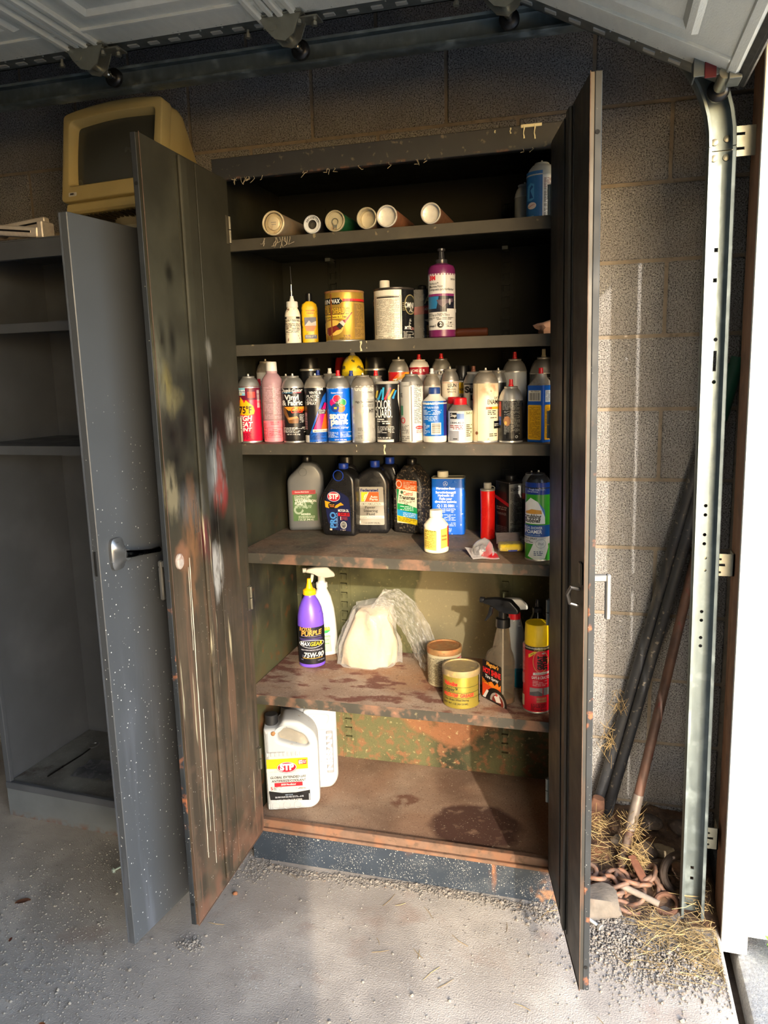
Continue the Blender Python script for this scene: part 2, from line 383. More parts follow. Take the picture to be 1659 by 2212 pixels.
def section(length, loc, roty, end_lip=False):
    s = gpart('door_section', box(B(), 0, length, Y1, Y0, 0, .045, .004), door_white, smooth=0)
    s.matrix_local = gm @ Matrix.Translation(loc) @ Matrix.Rotation(roty, 4, 'Y')
    for a in ((0.0,) if end_lip else (0.0, length-.05)):
        b = B(); box(b, a, a+.016, Y1+.02, Y0-.002, -.013, .002, .003); box(b, a+.030, a+.046, Y1+.02, Y0-.002, -.010, .002, .003); obj('edge_rib', b, door_white, s)
    n = 4; L_ = (Y0-Y1-.18)/n
    for k in range(n):
        b = B(); raised(b, .085, length-.085, Y1+.09+k*L_+.05, Y1+.09+(k+1)*L_-.05); obj('raised_panel', b, door_white, s, smooth=20, recalc=False)
    for yy in (Y0-.024,):
        b = B(); box(b, .012, length-.012, yy-.075, yy-.062, -.006, .002, .001); obj('stile_lip', b, door_white, s)
    b = B(); box(b, .004, length-.004, Y0-.055, Y0+.052, .002, .006); box(b, .004, length-.004, Y0+.048, Y0+.052, .002, .05); obj('end_stile', b, galv_d, s)
    b = B(); q = .05
    while q < length-.05:
        box(b, q-.013, q+.013, Y0+.018, Y0+.032, -.0006, .003); box(b, q+.016, q+.019, Y0-.012, Y0-.009, -.0006, .003)
        if int(q*100) % 3 == 0: box(b, q+.024, q+.027, Y0+.002, Y0+.005, -.0006, .003); box(b, q+.03, q+.033, Y0-.014, Y0-.011, -.0006, .003)
        q += .0565
    obj('embossed_tabs', b, mat('bright_tabs', (190, 192, 186), .4, .5), s)
    return s
zU = 2.197
for x, ln in ((-1.80, .497), (-1.302, .497), (-.805, .497), (-.307, .508), (.203, .498)): section(ln, (x, 0, zU), 0)
bot = section(.505, (.708, 0, 2.184), R(27), True)
b = B(); box(b, .49, .518, Y1, Y0+.03, -.004, .06, .006); obj('bottom_rail', b, door_white, bot)
b = B()
for q in range(3): box(b, .518+q*.004, .540-q*.004, Y1, Y0+.03, .004+q*.016, .018+q*.016, .003)
box(b, .5185, .531, Y1, Y0+.03, 0, .056); obj('bottom_seal', b, rubber, bot)
def hinge(x, zz, tilt=0.):
    h = gpart('hinge', B(), zinc)
    b = B(); 
    for yy in (-.150, -.108):
        pl = [(x-.05, zz+.028), (x+.05, zz+.028), (x+.034, zz-.012), (x+.012, zz-.026), (x-.012, zz-.02), (x-.032, zz+.0)]
        f = [b.verts.new((p[0], yy, p[1])) for p in pl]; g = [b.verts.new((p[0], yy+.003, p[1])) for p in pl]
        b.faces.new(f); b.faces.new(g[::-1])
        for k in range(6): b.faces.new((f[k], f[(k+1) % 6], g[(k+1) % 6], g[k]))
    box(b, x-.055, x+.055, -.155, -.095, zz+.028, zz+.031)
    box(b, x+.03, x+.085, -.135, -.095, zz+.022, zz+.0255)
    o = obj('hinge_plate', b, zinc, gd); o.matrix_local = gm
    b = B(); lathe(b, [(.006, -.001), (.011, -.001), (.011, .004), (.006, .004)], 14, axis=Matrix.Translation((x-.018, -.1515, zz+.008)) @ AX_Y); lathe(b, [(.0095, 0), (.0095, .06)], 12, axis=Matrix.Translation((x+.008, -.140, zz-.006)) @ AX_Y)
    for bx, by_ in ((x-.042, -.125), (x+.04, -.13), (x+.07, -.11), (x-.1, -.10)):
        lathe(b, [(.007, zz+.012), (.007, zz+.02), (.004, zz+.02), (.004, zz+.03)], 6, axis=Matrix.Translation((bx, by_, 0)))
    o2 = obj('sleeve', b, zinc, o)
    b = B(); lathe(b, [(.0055, 0), (.0055, .105)], 10, axis=Matrix.Translation((x+.008, -.14, zz-.006)) @ AX_Y); lathe(b, [(.010, 0), (.010, .012), (.006, .02)], 12, axis=Matrix.Translation((x+.008, -.072, zz-.006)) @ AX_Y)
    obj('roller_stem', b, mat('bright_steel', (215, 215, 210), .18, 1.), o)
    b = B(); lathe(b, [(.0125, -.003), (.0195, 0), (.0225, .004), (.0225, .013), (.0195, .016), (.011, .016)], 20, axis=Matrix.Translation((x+.008, -.05, zz-.006)) @ AX_Y); obj('roller', b, black_pl, o)
    bpy.data.objects.remove(h)
for x in (-.80, -.303, .209, .703): hinge(x, 2.160)
# bottom bracket with its red tag and roller
b = B(); box(b, 1.09, 1.16, -.15, -.1475, 1.955, 2.005, .001); box(b, 1.152, 1.176, -.165, -.115, 1.94, 1.965, .001); box(b, 1.088, 1.091, -.15, -.105, 1.955, 1.995); o = obj('bottom_bracket', b, galv_d, gd); o.matrix_local = gm
b = B(); box(b, 1.108, 1.130, -.153, -.1505, 1.95, 1.985, .001); obj('warning_tag', b, mat('red_tag', (96, 26, 30), .5), o)
b = B(); lathe(b, [(.013, 0), (.013, .085)], 14, axis=Matrix.Translation((1.148, -.155, 1.957)) @ AX_Y); lathe(b, [(.0075, 0), (.0075, .012)], 6, axis=Matrix.Translation((1.152, -.165, 1.972)) @ AX_Y); obj('sleeve', b, zinc, o)
b = B(); lathe(b, [(.0055, 0), (.0055, .05)], 10, axis=Matrix.Translation((1.148, -.08, 1.957)) @ AX_Y); obj('roller_stem', b, mat('bright_steel', (215, 215, 210), .18, 1.), o)
b = B(); lathe(b, [(.0125, -.003), (.0195, 0), (.0225, .004), (.0225, .013), (.0195, .016), (.011, .016)], 20, axis=Matrix.Translation((1.148, -.05, 1.957)) @ AX_Y); obj('roller', b, black_pl, o)

tr = thing('garage_door_track', 'galvanised steel roller track curving up from the floor and along the wall', 'track', (1.185, 0, 0))
tm = Matrix.Translation((-1.185+.0065, .05, 0))
def channel(pts, nrm):
    """open C channel swept along a path in the xz plane; nrm = in-plane side direction per point"""
    T = .0028; prof = [(-.0265, -.040), (-.0285, -.036), (-.0285, -.004), (-.021, 0), (.021, 0), (.0285, -.004), (.0285, -.036), (.0265, -.040)]
    inner = [(.0205, -.0385), (.0257, -.034), (.0257, -.006), (.0195, -T), (-.0195, -T), (-.0257, -.006), (-.0257, -.034), (-.0205, -.0385)]
    P = prof+inner; b = B(); lo = []
    for p, n in zip(pts, nrm):
        lo.append([b.verts.new((p[0]+n[0]*a, y, p[1]+n[1]*a)) for a, y in P])
    for l0, l1 in zip(lo, lo[1:]):
        for k in range(len(P)): b.faces.new((l0[k], l0[(k+1) % len(P)], l1[(k+1) % len(P)], l1[k]))
    b.faces.new(lo[0][::-1]); b.faces.new(lo[-1]); return b
xt, zt, rr_ = 1.185, 2.172, .30
# lower upright leans a touch, as in the picture
b = channel([(1.178, .012), (1.157, 1.866)], [(-1, 0), (-1, 0)])
v = obj('vertical_rail', b, galv, tr, smooth=40); v.matrix_local = tm
def xv(z): return 1.178-.021*z/1.866
cuts = []
for z in (1.66, 1.595): cuts.append(('b', xv(z)-.004, xv(z)+.004, -.02, .02, z-.0045, z+.0045))
for z in (1.465, 1.37): cuts.append(('c', xv(z)+.006, 0, z, .0045, .02))
cuts.append(('b', xv(1.42)+.0025, xv(1.42)+.0095, -.02, .02, 1.394, 1.44))
for z in (1.082, 1.060, 1.012, .990, .822, .80, .756, .735): cuts.append(('c', xv(z)-.001, 0, z, .0042, .02))
for z in (.955, .925): cuts.append(('c', xv(z)+.003, 0, z, .0032, .02))
for z in (.135, .105): cuts.append(('b', xv(z)-.004, xv(z)+.004, -.02, .02, z-.0042, z+.0042))
cuts += [('c', xv(.03)-.008, 0, .03, .0045, .02), ('c', xv(.03)+.012, 0, .03, .0045, .02)]
cut(v, cuts)
pts, nr = [], []
for k in range(15):
    a = R(90*k/14); pts.append((1.157-rr_+rr_*math.cos(a), 1.868+(zt-1.868)*math.sin(a))); nr.append((-math.cos(a), -math.sin(a)))
o = obj('curved_rail', channel(pts, nr), galv, tr, smooth=40); o.matrix_local = tm
o = obj('horizontal_rail', channel([(.87, zt), (-1.9, zt)], [(0, -1), (0, -1)]), galv, tr, smooth=40); o.matrix_local = tm
b = B()
for x, z in ((1.145, 1.885), (1.170, 1.89), (1.145, 1.852), (1.170, 1.852)):
    lathe(b, [(.0075, -.001), (.007, -.0035), (.003, -.0045)], 12, axis=Matrix.Translation((x, -.003, z)) @ Matrix.Rotation(R(180), 4, 'Z') @ Matrix.Rotation(R(-90), 4, 'X') @ Matrix.Scale(-1, 4, (0, 0, 1)))
for x, z in ((xv(.94), .942), (xv(.215), .222)): lathe(b, [(.008, -.001), (.0075, -.0035), (.003, -.005)], 12, axis=Matrix.Translation((x+.003, -.003, z)) @ AX_Y @ Matrix.Scale(-1, 4, (0, 0, 1)))
o = obj('rivets', b, zinc, tr, kind='stuff'); o.matrix_local = tm
for zc, hh in ((1.885, .062), (.938, .054), (.22, .058)):
    b = B(); x0 = xv(min(zc, 1.86)); box(b, x0-.015, 1.236, .004, .0075, zc-hh/2, zc+hh/2); box(b, 1.2325, 1.236, .004, .05, zc-hh/2, zc+hh/2)
    o = obj('jamb_bracket', b, zinc, tr, smooth=0); o.matrix_local = tm
    cs = [('b', x0+.03, x0+.048, -.02, .03, zc-.003, zc+.003)] if hh < .06 else [('b', x0+.03, x0+.05, -.02, .03, zc+.012, zc+.018), ('b', x0+.03, x0+.05, -.02, .03, zc-.018, zc-.012)]
    if zc < 1: cs += [('c', x0+.037, .005, zc+.014, .003, .02), ('c', x0+.037, .005, zc-.018, .003, .02)]
    cut(o, cs)

# ================================================================ BIG STEEL CABINET
olive = (34, 35, 31)
SPK = dict(t='v', s=75, lo=.05, hi=.10, k=(6, .5, .62), c=(190, 188, 175), a=.8)
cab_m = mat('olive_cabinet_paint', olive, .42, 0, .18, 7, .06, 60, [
    dict(s=5, lo=.5, hi=.68, c=(50, 49, 40), a=.6), dict(s=3, lo=.35, hi=.55, c=(84, 84, 60), a=.8, z=(1.1, .8)), dict(s=9, lo=.5, hi=.6, z=(.62, .2), c=(112, 66, 38), a=.8, r=.8),  # broad olive layer low down: lit look of the lower sides painted into the colour
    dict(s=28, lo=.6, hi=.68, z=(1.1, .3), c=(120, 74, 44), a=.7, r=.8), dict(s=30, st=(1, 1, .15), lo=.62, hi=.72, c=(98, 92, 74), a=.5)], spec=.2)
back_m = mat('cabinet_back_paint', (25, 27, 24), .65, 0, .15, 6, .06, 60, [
    dict(s=3, lo=.35, hi=.55, c=(100, 98, 66), a=.85, z=(1.0, .78)),  # near-black top, paler lower half: interior shade and light painted into the colour
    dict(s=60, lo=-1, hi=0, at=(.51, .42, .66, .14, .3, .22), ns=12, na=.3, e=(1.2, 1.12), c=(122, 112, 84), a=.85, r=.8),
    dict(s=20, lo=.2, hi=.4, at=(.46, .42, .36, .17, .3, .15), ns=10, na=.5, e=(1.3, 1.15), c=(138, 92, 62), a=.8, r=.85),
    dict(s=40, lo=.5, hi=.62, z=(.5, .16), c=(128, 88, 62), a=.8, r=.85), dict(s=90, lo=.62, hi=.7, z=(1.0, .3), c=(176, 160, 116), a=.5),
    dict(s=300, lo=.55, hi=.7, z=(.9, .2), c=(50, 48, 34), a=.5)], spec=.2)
shelf_m = mat('dusty_shelf_paint', (96, 86, 72), .7, 0, .2, 12, .08, 120, [
    dict(s=6, lo=.45, hi=.62, c=(124, 94, 70), a=.7), dict(s=24, lo=.56, hi=.66, c=(70, 52, 40), a=.6), dict(s=120, lo=.55, hi=.7, c=(148, 130, 108), a=.5)])
rust_m = mat('rusty_shelf', (156, 134, 114), .85, 0, .18, 14, .15, 160, [
    dict(s=4, lo=.42, hi=.6, c=(130, 102, 82), a=.8), dict(s=3.2, lo=.5, hi=.66, c=(150, 112, 78), a=.8, off=7.),
    dict(s=22, st=(.55, 1, 1), lo=.52, hi=.6, c=(98, 50, 38), a=.85, off=2.), dict(s=9, lo=.56, hi=.66, c=(146, 104, 74), a=.6, off=11.), dict(s=200, lo=.58, hi=.7, c=(84, 60, 46), a=.7), dict(s=170, lo=.62, hi=.74, c=(196, 180, 158), a=.6, off=5.)])
base_m = mat('rusty_base', (146, 123, 102), .9, 0, .18, 12, .2, 160, [
    dict(s=4, lo=.42, hi=.58, c=(134, 100, 76), a=.7), dict(s=5, lo=.5, hi=.68, c=(104, 80, 62), a=.8, off=3.),
    dict(s=30, lo=.25, hi=.42, at=(.615, .115, .12, .135, .115, .3), ns=14, na=.5, e=(1.3, 1.12), c=(62, 36, 30), a=.9, r=.7),
    dict(s=30, lo=.4, hi=.55, at=(.38, .2, .12, .05, .045, .3), ns=22, na=.6, e=(1.4, 1.0), c=(92, 52, 34), a=.8),
    dict(s=220, lo=.56, hi=.7, c=(82, 56, 40), a=.7), dict(s=190, lo=.64, hi=.74, c=(205, 188, 160), a=.7, off=5.)])
lip_m = mat('worn_shelf_lip', (60, 57, 49), .55, 0, .2, 16, .05, 90, [
    dict(s=16, lo=.5, hi=.62, z=(1.25, .85), c=(124, 90, 70), a=.8, r=.8), dict(s=40, lo=.56, hi=.66, z=(1.3, .5), c=(136, 98, 76), a=.6), dict(s=55, lo=.68, hi=.74, c=(150, 138, 104), a=.5), dict(s=8, lo=.55, hi=.7, c=(80, 74, 60), a=.6)])
kick_m = mat('kick_plate_paint', (44, 52, 62), .5, 0, .15, 10, .08, 80, [
    SPK, dict(t='v', s=120, lo=.12, hi=.2, k=(9, .4, .5), c=(196, 194, 184), a=.9), dict(t='v', s=230, lo=.16, hi=.26, k=(14, .42, .55), c=(170, 168, 160), a=.8), dict(s=16, lo=.62, hi=.72, z=(.06, .13), c=(136, 96, 72), a=.8, r=.8),
    dict(s=30, st=(1, 1, .2), lo=.5, hi=.6, at=(.67, 0, .05, .02, .3, .2), c=(150, 100, 66), a=.8), dict(s=40, lo=.45, hi=.6, at=(.83, 0, .03, .07, .3, .06), c=(140, 104, 76), a=.8), dict(s=8, lo=.55, hi=.7, c=(78, 84, 90), a=.5)])
edge_rust = mat('rust_edge', (88, 70, 58), .85, 0, .25, 40, .1, 150)
X0, X1, D, HT = -.034, .856, .425, 1.950
cab = thing('steel_cabinet', 'tall olive steel storage cabinet, both doors wide open, rusted towards the bottom', 'cabinet', (.41, .2, 0))
cm = Matrix.Translation((-.41, -.2, 0))
def cp(name, bm, m, parent=cab, **k):
    o = obj(name, bm, m, parent, **k)
    if parent is cab: o.matrix_local = cm
    return o
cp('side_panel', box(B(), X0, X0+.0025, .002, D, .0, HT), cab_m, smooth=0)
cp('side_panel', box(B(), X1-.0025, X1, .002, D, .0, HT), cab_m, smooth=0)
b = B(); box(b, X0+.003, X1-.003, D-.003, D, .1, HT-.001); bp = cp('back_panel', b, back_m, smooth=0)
for x in (.135, .66):
    b = B(); z = .2
    box(b, x-.022, x-.017, D-.006, D-.003, .11, 1.9); box(b, x+.017, x+.022, D-.006, D-.003, .11, 1.9)
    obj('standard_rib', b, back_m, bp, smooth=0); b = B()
    while z < 1.9:
        box(b, x-.010, x+.010, D-.014, D-.003, z, z+.004); box(b, x-.010, x-.0075, D-.009, D-.003, z-.016, z+.004); box(b, x+.0075, x+.010, D-.009, D-.003, z-.016, z+.004); z += .0508*.62
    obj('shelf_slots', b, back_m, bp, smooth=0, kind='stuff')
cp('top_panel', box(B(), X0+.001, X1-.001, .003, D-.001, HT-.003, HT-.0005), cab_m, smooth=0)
b = B(); box(b, X0, X1, -.002, .016, 1.898, HT, .0015); cp('header', b, mat('header_paint', (42, 43, 43), .5, 0, .15, 12, .05, 60, [dict(s=60, lo=.62, hi=.7, c=(120, 110, 88), a=.5), dict(s=30, lo=.55, hi=.65, z=(1.905, 1.898), c=(112, 76, 54), a=.9)]), smooth=0)
b = B(); box(b, .70, .795, -.0035, -.001, 1.928, 1.9335); 
for x, l in ((.724, .022), (.756, .03), (.775, .016), (.655, .012), (.60, .008)): box(b, x-.002, x+.002, -.0035, -.001, 1.9335-l, 1.9335)
b.free()
def drip(bm, x, z, ln, wd, y):
    pts = [(x+math.sin(q*1.7)*.001, y, z-ln*q/5) for q in range(6)]; tube(bm, pts, [wd, wd*.8, wd*.55, wd*.5, wd*.7, wd*.9], 6)
b = B(); drip(b, .745, 1.947, .026, .0022, -.003); drip(b, .769, 1.948, .03, .0022, -.003); drip(b, .715, 1.946, .012, .002, -.003); drip(b, .68, 1.944, .005, .0018, -.003); box(b, .738, .785, -.0042, -.0015, 1.9435, 1.9505, .001)
cp('paint_drips', b, mat('dried_cream_paint', (190, 184, 150), .5), kind='stuff')
b = B(); r_ = random.Random(3)
for k in range(22):
    x = r_.uniform(0, .12) if k < 9 else r_.uniform(.05, .78); tube(b, [(x+r_.uniform(-.004, .004)*q, -.003-.002*q, 1.9-.004*q*r_.uniform(.4, 1.6)) for q in range(4)], .0006, 4)
cp('cobweb', b, mat('cobweb_grey', (150, 140, 120), .8), kind='stuff')
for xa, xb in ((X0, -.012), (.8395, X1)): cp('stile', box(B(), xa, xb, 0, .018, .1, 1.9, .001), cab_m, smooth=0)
SH = [1.754, 1.491, 1.232, .9326, .5187]
SX0, SX1 = X0+.005, X1-.005
for k, z in enumerate(SH):
    m_ = (cab_m, cab_m, shelf_m, shelf_m, rust_m)[k]
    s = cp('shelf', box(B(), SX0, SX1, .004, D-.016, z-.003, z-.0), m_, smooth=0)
    b = B(); box(b, SX0, SX1, .0025, .0045, z-.0285, z-.0002, .0006); box(b, SX0, SX1, .0045, .016, z-.0285, z-.0265); obj('front_lip', b, lip_m, s, smooth=0)
    if k in (1, 2):
        b = B(); drip(b, .40 if k == 2 else .345, z-.002, .024, .0035, .0035); drip(b, .325 if k == 2 else .36, z-.002, .018, .0016, .0035); obj('paint_drips', b, mat('dried_cream_paint', (176, 168, 138), .5), s, kind='stuff')
    for x in (.135, .66):
        b = B(); box(b, x-.008, x+.008, D-.05, D-.004, z-.012, z-.003); obj('shelf_clip', b, galv_d, s, smooth=0)
s = cp('base_shelf', box(B(), SX0, SX1, .01, D-.004, .120, .124), base_m, smooth=0)
b = B(); box(b, X0+.001, X1-.001, -.004, .014, .108, .134, .002); box(b, X0+.001, X1-.001, -.014, .002, .102, .112, .002); cp('base_rail', b, mat('rusted_rail', (108, 84, 68), .85, 0, .2, 30, .1, 120, [dict(s=20, lo=.48, hi=.6, c=(128, 90, 66), a=.8), dict(s=50, lo=.58, hi=.68, c=(84, 66, 52), a=.7)]), smooth=0)
cp('kick_plate', box(B(), X0, X1, .001, .006, .0005, .106, .001), kick_m, smooth=0)
cp('kick_side', box(B(), X0, X0+.003, .006, .1, .0005, .1), kick_m, smooth=0)

# doors
def spot(u, z, ru, rz, c, a=.85, na=1.3, ns=18, soft=.95, nst=(1, 1, .5)):
    k = max(c) > 60
    if k: ru, rz = ru*1.35, rz*1.3
    return dict(at=(u, 0, z, ru, .3, rz), s=70 if k else 3, st=(1, 1, .3), det=3, lo=.3 if k else 0, hi=.52 if k else .02, ns=ns, na=na, nst=nst, e=(1+na/2, 1+na/2-soft), c=c, a=a)
ldoor_m = mat('sprayed_door_inside', (50, 49, 41), .5, 0, .14, 8, .05, 70, [
    dict(s=4, lo=.4, hi=.6, z=(1.15, 1.3), c=(70, 69, 58), a=.75, x=(.2, .26)),
    dict(s=3, lo=.3, hi=.5, z=(1.1, .85), c=(84, 72, 59), a=.85),
    dict(s=30, st=(1, 1, .07), lo=.5, hi=.62, z=(1.15, .9), c=(56, 50, 42), a=.85, r=.6),
    dict(s=46, st=(1, 1, .05), lo=.56, hi=.66, z=(1.15, .9), c=(106, 82, 66), a=.65, r=.8),
    dict(s=14, lo=.42, hi=.6, z=(.34, .10), c=(114, 82, 66), a=.85, r=.85), dict(s=34, lo=.54, hi=.64, z=(1.0, .1), c=(112, 90, 74), a=.4, r=.8),
    spot(.20, 1.33, 0.150, 0.126, (10, 10, 10), .8), spot(.30, 1.40, 0.120, 0.070, (14, 14, 15), .7), spot(.125, 1.30, 0.075, 0.084, (8, 7, 7), .9), spot(.18, 1.28, 0.075, 0.084, (9, 8, 8), .8),
    spot(.36, 1.29, 0.068, 0.084, (10, 10, 11), .95, 1.0, 20), spot(.355, 1.23, 0.038, 0.049, (8, 8, 9), .9), spot(.31, 1.31, 0.053, 0.098, (12, 12, 13), .8), spot(.33, 1.17, 0.075, 0.063, (15, 15, 14), .75),
    spot(.38, 1.49, 0.027, 0.056, (18, 18, 15), .8), spot(.335, 1.49, 0.021, 0.049, (17, 17, 15), .85), spot(.328, 1.634, 0.021, 0.031, (16, 16, 14), .8), dict(s=90, st=(1, 1, .04), lo=.6, hi=.66, at=(.33, 0, 1.61, .012, .3, .05), ns=10, na=.2, c=(40, 40, 35), a=.8),
    spot(.167, 1.47, .012, .03, (150, 150, 144), .55), spot(.375, 1.40, .022, .04, (128, 116, 66), .7), spot(.40, 1.43, .025, .08, (112, 110, 92), .6), spot(.355, 1.36, .04, .03, (122, 114, 78), .55, 1.4, 24),
    spot(.072, 1.29, .026, .04, (170, 170, 166), .75), spot(.205, 1.285, .014, .03, (120, 114, 104), .65), spot(.31, 1.12, .055, .05, (96, 98, 100), .6), spot(.385, 1.16, .03, .06, (150, 140, 112), .5, 1.2, 24, .6, (1, 1, .3)),
    spot(.19, 1.17, .035, .10, (96, 100, 106), .6), spot(.16, 1.18, .035, .08, (150, 156, 160), .5, 1.2, 18, .7, (1, 1, .3)), spot(.15, 1.19, .016, .06, (110, 52, 44), .7, 1.3, 26, .6, (1, 1, .4)), spot(.148, 1.12, .030, .055, (124, 46, 40), .8, 1.2, 24, .6, (1, 1, .4)), spot(.13, 1.115, .016, .03, (124, 40, 48), .6),
    spot(.255, 1.03, .028, .05, (112, 38, 50), .6, .8, 18), spot(.30, 1.06, .03, .10, (122, 86, 58), .6, 1.3, 30, .6, (1, 1, .25)), spot(.33, .96, .03, .12, (128, 92, 64), .5, 1.3, 30, .6, (1, 1, .2)),
    spot(.19, 1.045, 0.053, 0.070, (10, 8, 8), .92), spot(.12, 1.01, 0.068, 0.070, (10, 9, 8), .88), spot(.20, .935, .026, .07, (172, 172, 170), .75, 1.2, 26, .6, (1, 1, .35)), spot(.14, .92, .05, .10, (58, 47, 40), .7),
    spot(.143, .43, .035, .09, (52, 50, 44), .8), dict(at=(.36, 0, 1.01, .04, .3, .05), s=3, lo=0, hi=.02, ns=30, na=.8, c=(140, 98, 74), a=.6),
    dict(t='v', s=85, lo=.07, hi=.12, k=(6, .44, .56), z=(1.0, .7), c=(196, 190, 176), a=.75), dict(s=60, st=(1, 1, .06), lo=.66, hi=.72, z=(1.2, 1.0), c=(186, 176, 146), a=.8)], spec=.22)
rdoor_in = mat('dark_door_inside', (46, 45, 42), .5, 0, .2, 9, .05, 60, [dict(s=30, st=(1, 1, .06), lo=.55, hi=.7, c=(78, 66, 52), a=.6), dict(s=10, lo=.55, hi=.7, z=(.7, .1), c=(98, 66, 44), a=.7)])
edge_m = mat('door_edge_paint', (40, 43, 46), .55, 0, .15, 12, .05, 70, [SPK, dict(t='v', s=120, lo=.09, hi=.16, k=(9, .44, .56), z=(.9, .5), c=(205, 205, 200), a=.9), dict(s=26, lo=.6, hi=.68, z=(1.4, .9), c=(156, 96, 62), a=.8), dict(s=6, lo=.5, hi=.7, c=(58, 61, 64), a=.5)], spec=.3)
DZ0, DZ1, DW = .104, 1.898, .411
def cabinet_door(sx, loc, rz, inner_m, left):
    """panel from the hinge (x=0) to the free edge (x=sx*DW); local +y is the inside face"""
    a, c = sorted((0, sx*DW))
    d = obj('door', box(B(), a, c, -.0125, .0, DZ0, DZ1, .0012), edge_m, cab, smooth=0)
    d.matrix_local = cm @ Matrix.Translation((0, 0, .86)) @ Matrix.Rotation(-.0094 if sx < 0 else 0, 4, 'Y') @ Matrix.Translation((0, 0, -.86)) @ Matrix.Translation(loc) @ Matrix.Rotation(rz, 4, 'Z')
    def S(u0, u1): return sorted((sx*u0, sx*u1))
    b = B(); q = S(.004, DW-.001); box(b, q[0], q[1], .0, .0075, DZ0+.001, DZ1-.001, .0008); obj('inner_panel', b, inner_m, d, smooth=0)
    b = B(); q = S(.228, .262); box(b, q[0], q[1], .0075, .0165, DZ0+.02, DZ1-.006, .004, 0, 2)
    q = S(.268, .271); box(b, q[0], q[1], .0075, .0095, DZ0+.02, DZ1-.006); obj('stiffener', b, inner_m, d, smooth=0)
    b = B(); q = S(.03, .178); box(b, q[0], q[1], .0075, .0105, DZ0+.012, DZ1-.004, .001); obj('overlay_sheet', b, inner_m, d, smooth=0)
    b = B(); q = S(DW-.0012, DW+.0006); box(b, q[0], q[1], .0072, .0084, DZ0, DZ1); q = S(.0, DW); box(b, q[0], q[1], .006, .0088, DZ0-.0006, DZ0+.0016); obj('rusted_edge', b, edge_rust, d, smooth=0)
    for z in (1.775, 1.272, .81, .333):
        b = B(); q = sx*.013; lathe(b, [(.0045, z-.032), (.0045, z-.001)], 10, axis=Matrix.Translation((q, .012, 0))); lathe(b, [(.0045, z+.001), (.0045, z+.032)], 10, axis=Matrix.Translation((q, .012, 0)))
        q = S(.006, .026); box(b, q[0], q[1], .0075, .0095, z-.034, z+.034); obj('hinge', b, galv_d if not left else mat('dull_hinge', (96, 92, 80), .4, .5), d)
    q = sx*.36; b = B(); box(b, q-.006, q+.006, -.046, -.0125, .984, .998, .002); box(b, q-.007, q+.007, -.054, -.044, .905, .999, .003)
    obj('handle', b, mat('handle_steel', (150, 150, 148), .35, .8, .1, 40), d, label='flat steel L-shaped handle on the outside')
    for hz in (1.80, .16):
        b = B(); lathe(b, [(.004, -.0003), (.004, .0006)], 10, axis=Matrix.Translation((sx*(DW+.0007), -.005, hz)) @ Matrix.Rotation(R(90*sx), 4, 'Y')); obj('hole', b, mat('hole_black', (8, 8, 8), .9), d)
    return d
ld = cabinet_door(1, (0, -.001, 0), R(-88.3), ldoor_m, True)
b = B(); loft(b, [(.0, .03, .036, 0, 0), (.005, .03, .036, 0, 0), (.008, .022, .028, 0, 0)], 18, axis=Matrix.Translation((.378, .0065, 1.003)) @ Matrix.Rotation(R(-90), 4, 'X')); obj('latch_cover', b, mat('flaked_paint', (172, 160, 150), .7, 0, .2, 60, .3, 150, [dict(s=60, lo=.55, hi=.65, c=(130, 86, 66), a=.7)]), ld, label='round painted latch cover')
# a long run of dried white paint down the left door
def run(bm, pts, wd, y=.0078):
    tube(bm, [(p[0], y, p[1]) for p in pts], wd, 5)
b = B(); r_ = random.Random(5)
def wob(u, z0, z1, wd, drift=0.):
    n = max(4, int((z0-z1)/.03)); run(b, [(u+drift*q/n+r_.uniform(-.0007, .0007), z0+(z1-z0)*q/n) for q in range(n+1)], [wd*r_.uniform(.45, 1.25) for q in range(n+1)])
wob(.33, 1.0, .24, .0015, .012); wob(.338, .98, .78, .001, .004); wob(.316, .62, .30, .0008, .006); wob(.30, .45, .2, .0008, .004); 
obj('white_paint_runs', b, mat('white_paint_run', (176, 170, 154), .5), ld, label='white paint runs', kind='stuff')
b = B()
for u in (.25, .236): wob(u, 1.49, 1.40, .0008)
for u in (.284, .276, .292): wob(u, 1.13, 1.05, .0011)
obj('black_paint_runs', b, mat('black_paint_run', (24, 24, 24), .3), ld, kind='stuff')
rd_ = cabinet_door(-1, (.822, -.001, 0), R(102.6), rdoor_in, False)
b = B(); tube(b, [(-.382, .01, .975), (-.384, .028, .98), (-.38, .034, .965), (-.375, .028, .945), (-.376, .012, .94)], .004, 8); box(b, -.395, -.372, .0075, .012, .985, 1.03, .002); obj('latch', b, mat('latch_steel', (80, 78, 76), .35, .8), rd_)

# ================================================================ GREY CABINET
gc = thing('grey_cabinet', 'dark grey steel locker cabinet at the left, one door open, empty shelves', 'cabinet', (-.065, -.026, 0), R(-3.2))
gpaint = mat('grey_cabinet_paint', (80, 84, 91), .45, 0, .08, 8, .04, 60, [dict(s=5, lo=.5, hi=.7, c=(96, 100, 108), a=.6)])
gdoor_m = mat('grey_door_paint', (72, 75, 79), .42, 0, .06, 6, .04, 60, [dict(t='v', s=60, lo=.07, hi=.10, k=(5, .34, .5), z=(1.45, .95), c=(225, 225, 220), a=.95), dict(t='v', s=80, lo=.08, hi=.12, k=(7, .44, .56), z=(1.3, .5), c=(215, 215, 212), a=.9), dict(s=22, st=(1, 1, .1), lo=.56, hi=.7, z=(.9, .3), c=(104, 108, 118), a=.6)])
gdirt = mat('grey_dirty_base', (118, 120, 118), .8, 0, .15, 14, .1, 100, [dict(s=5, lo=.5, hi=.64, c=(92, 90, 86), a=.7), dict(s=9, lo=.62, hi=.7, c=(64, 50, 42), a=.7), dict(s=150, lo=.6, hi=.7, c=(150, 146, 140), a=.6)])
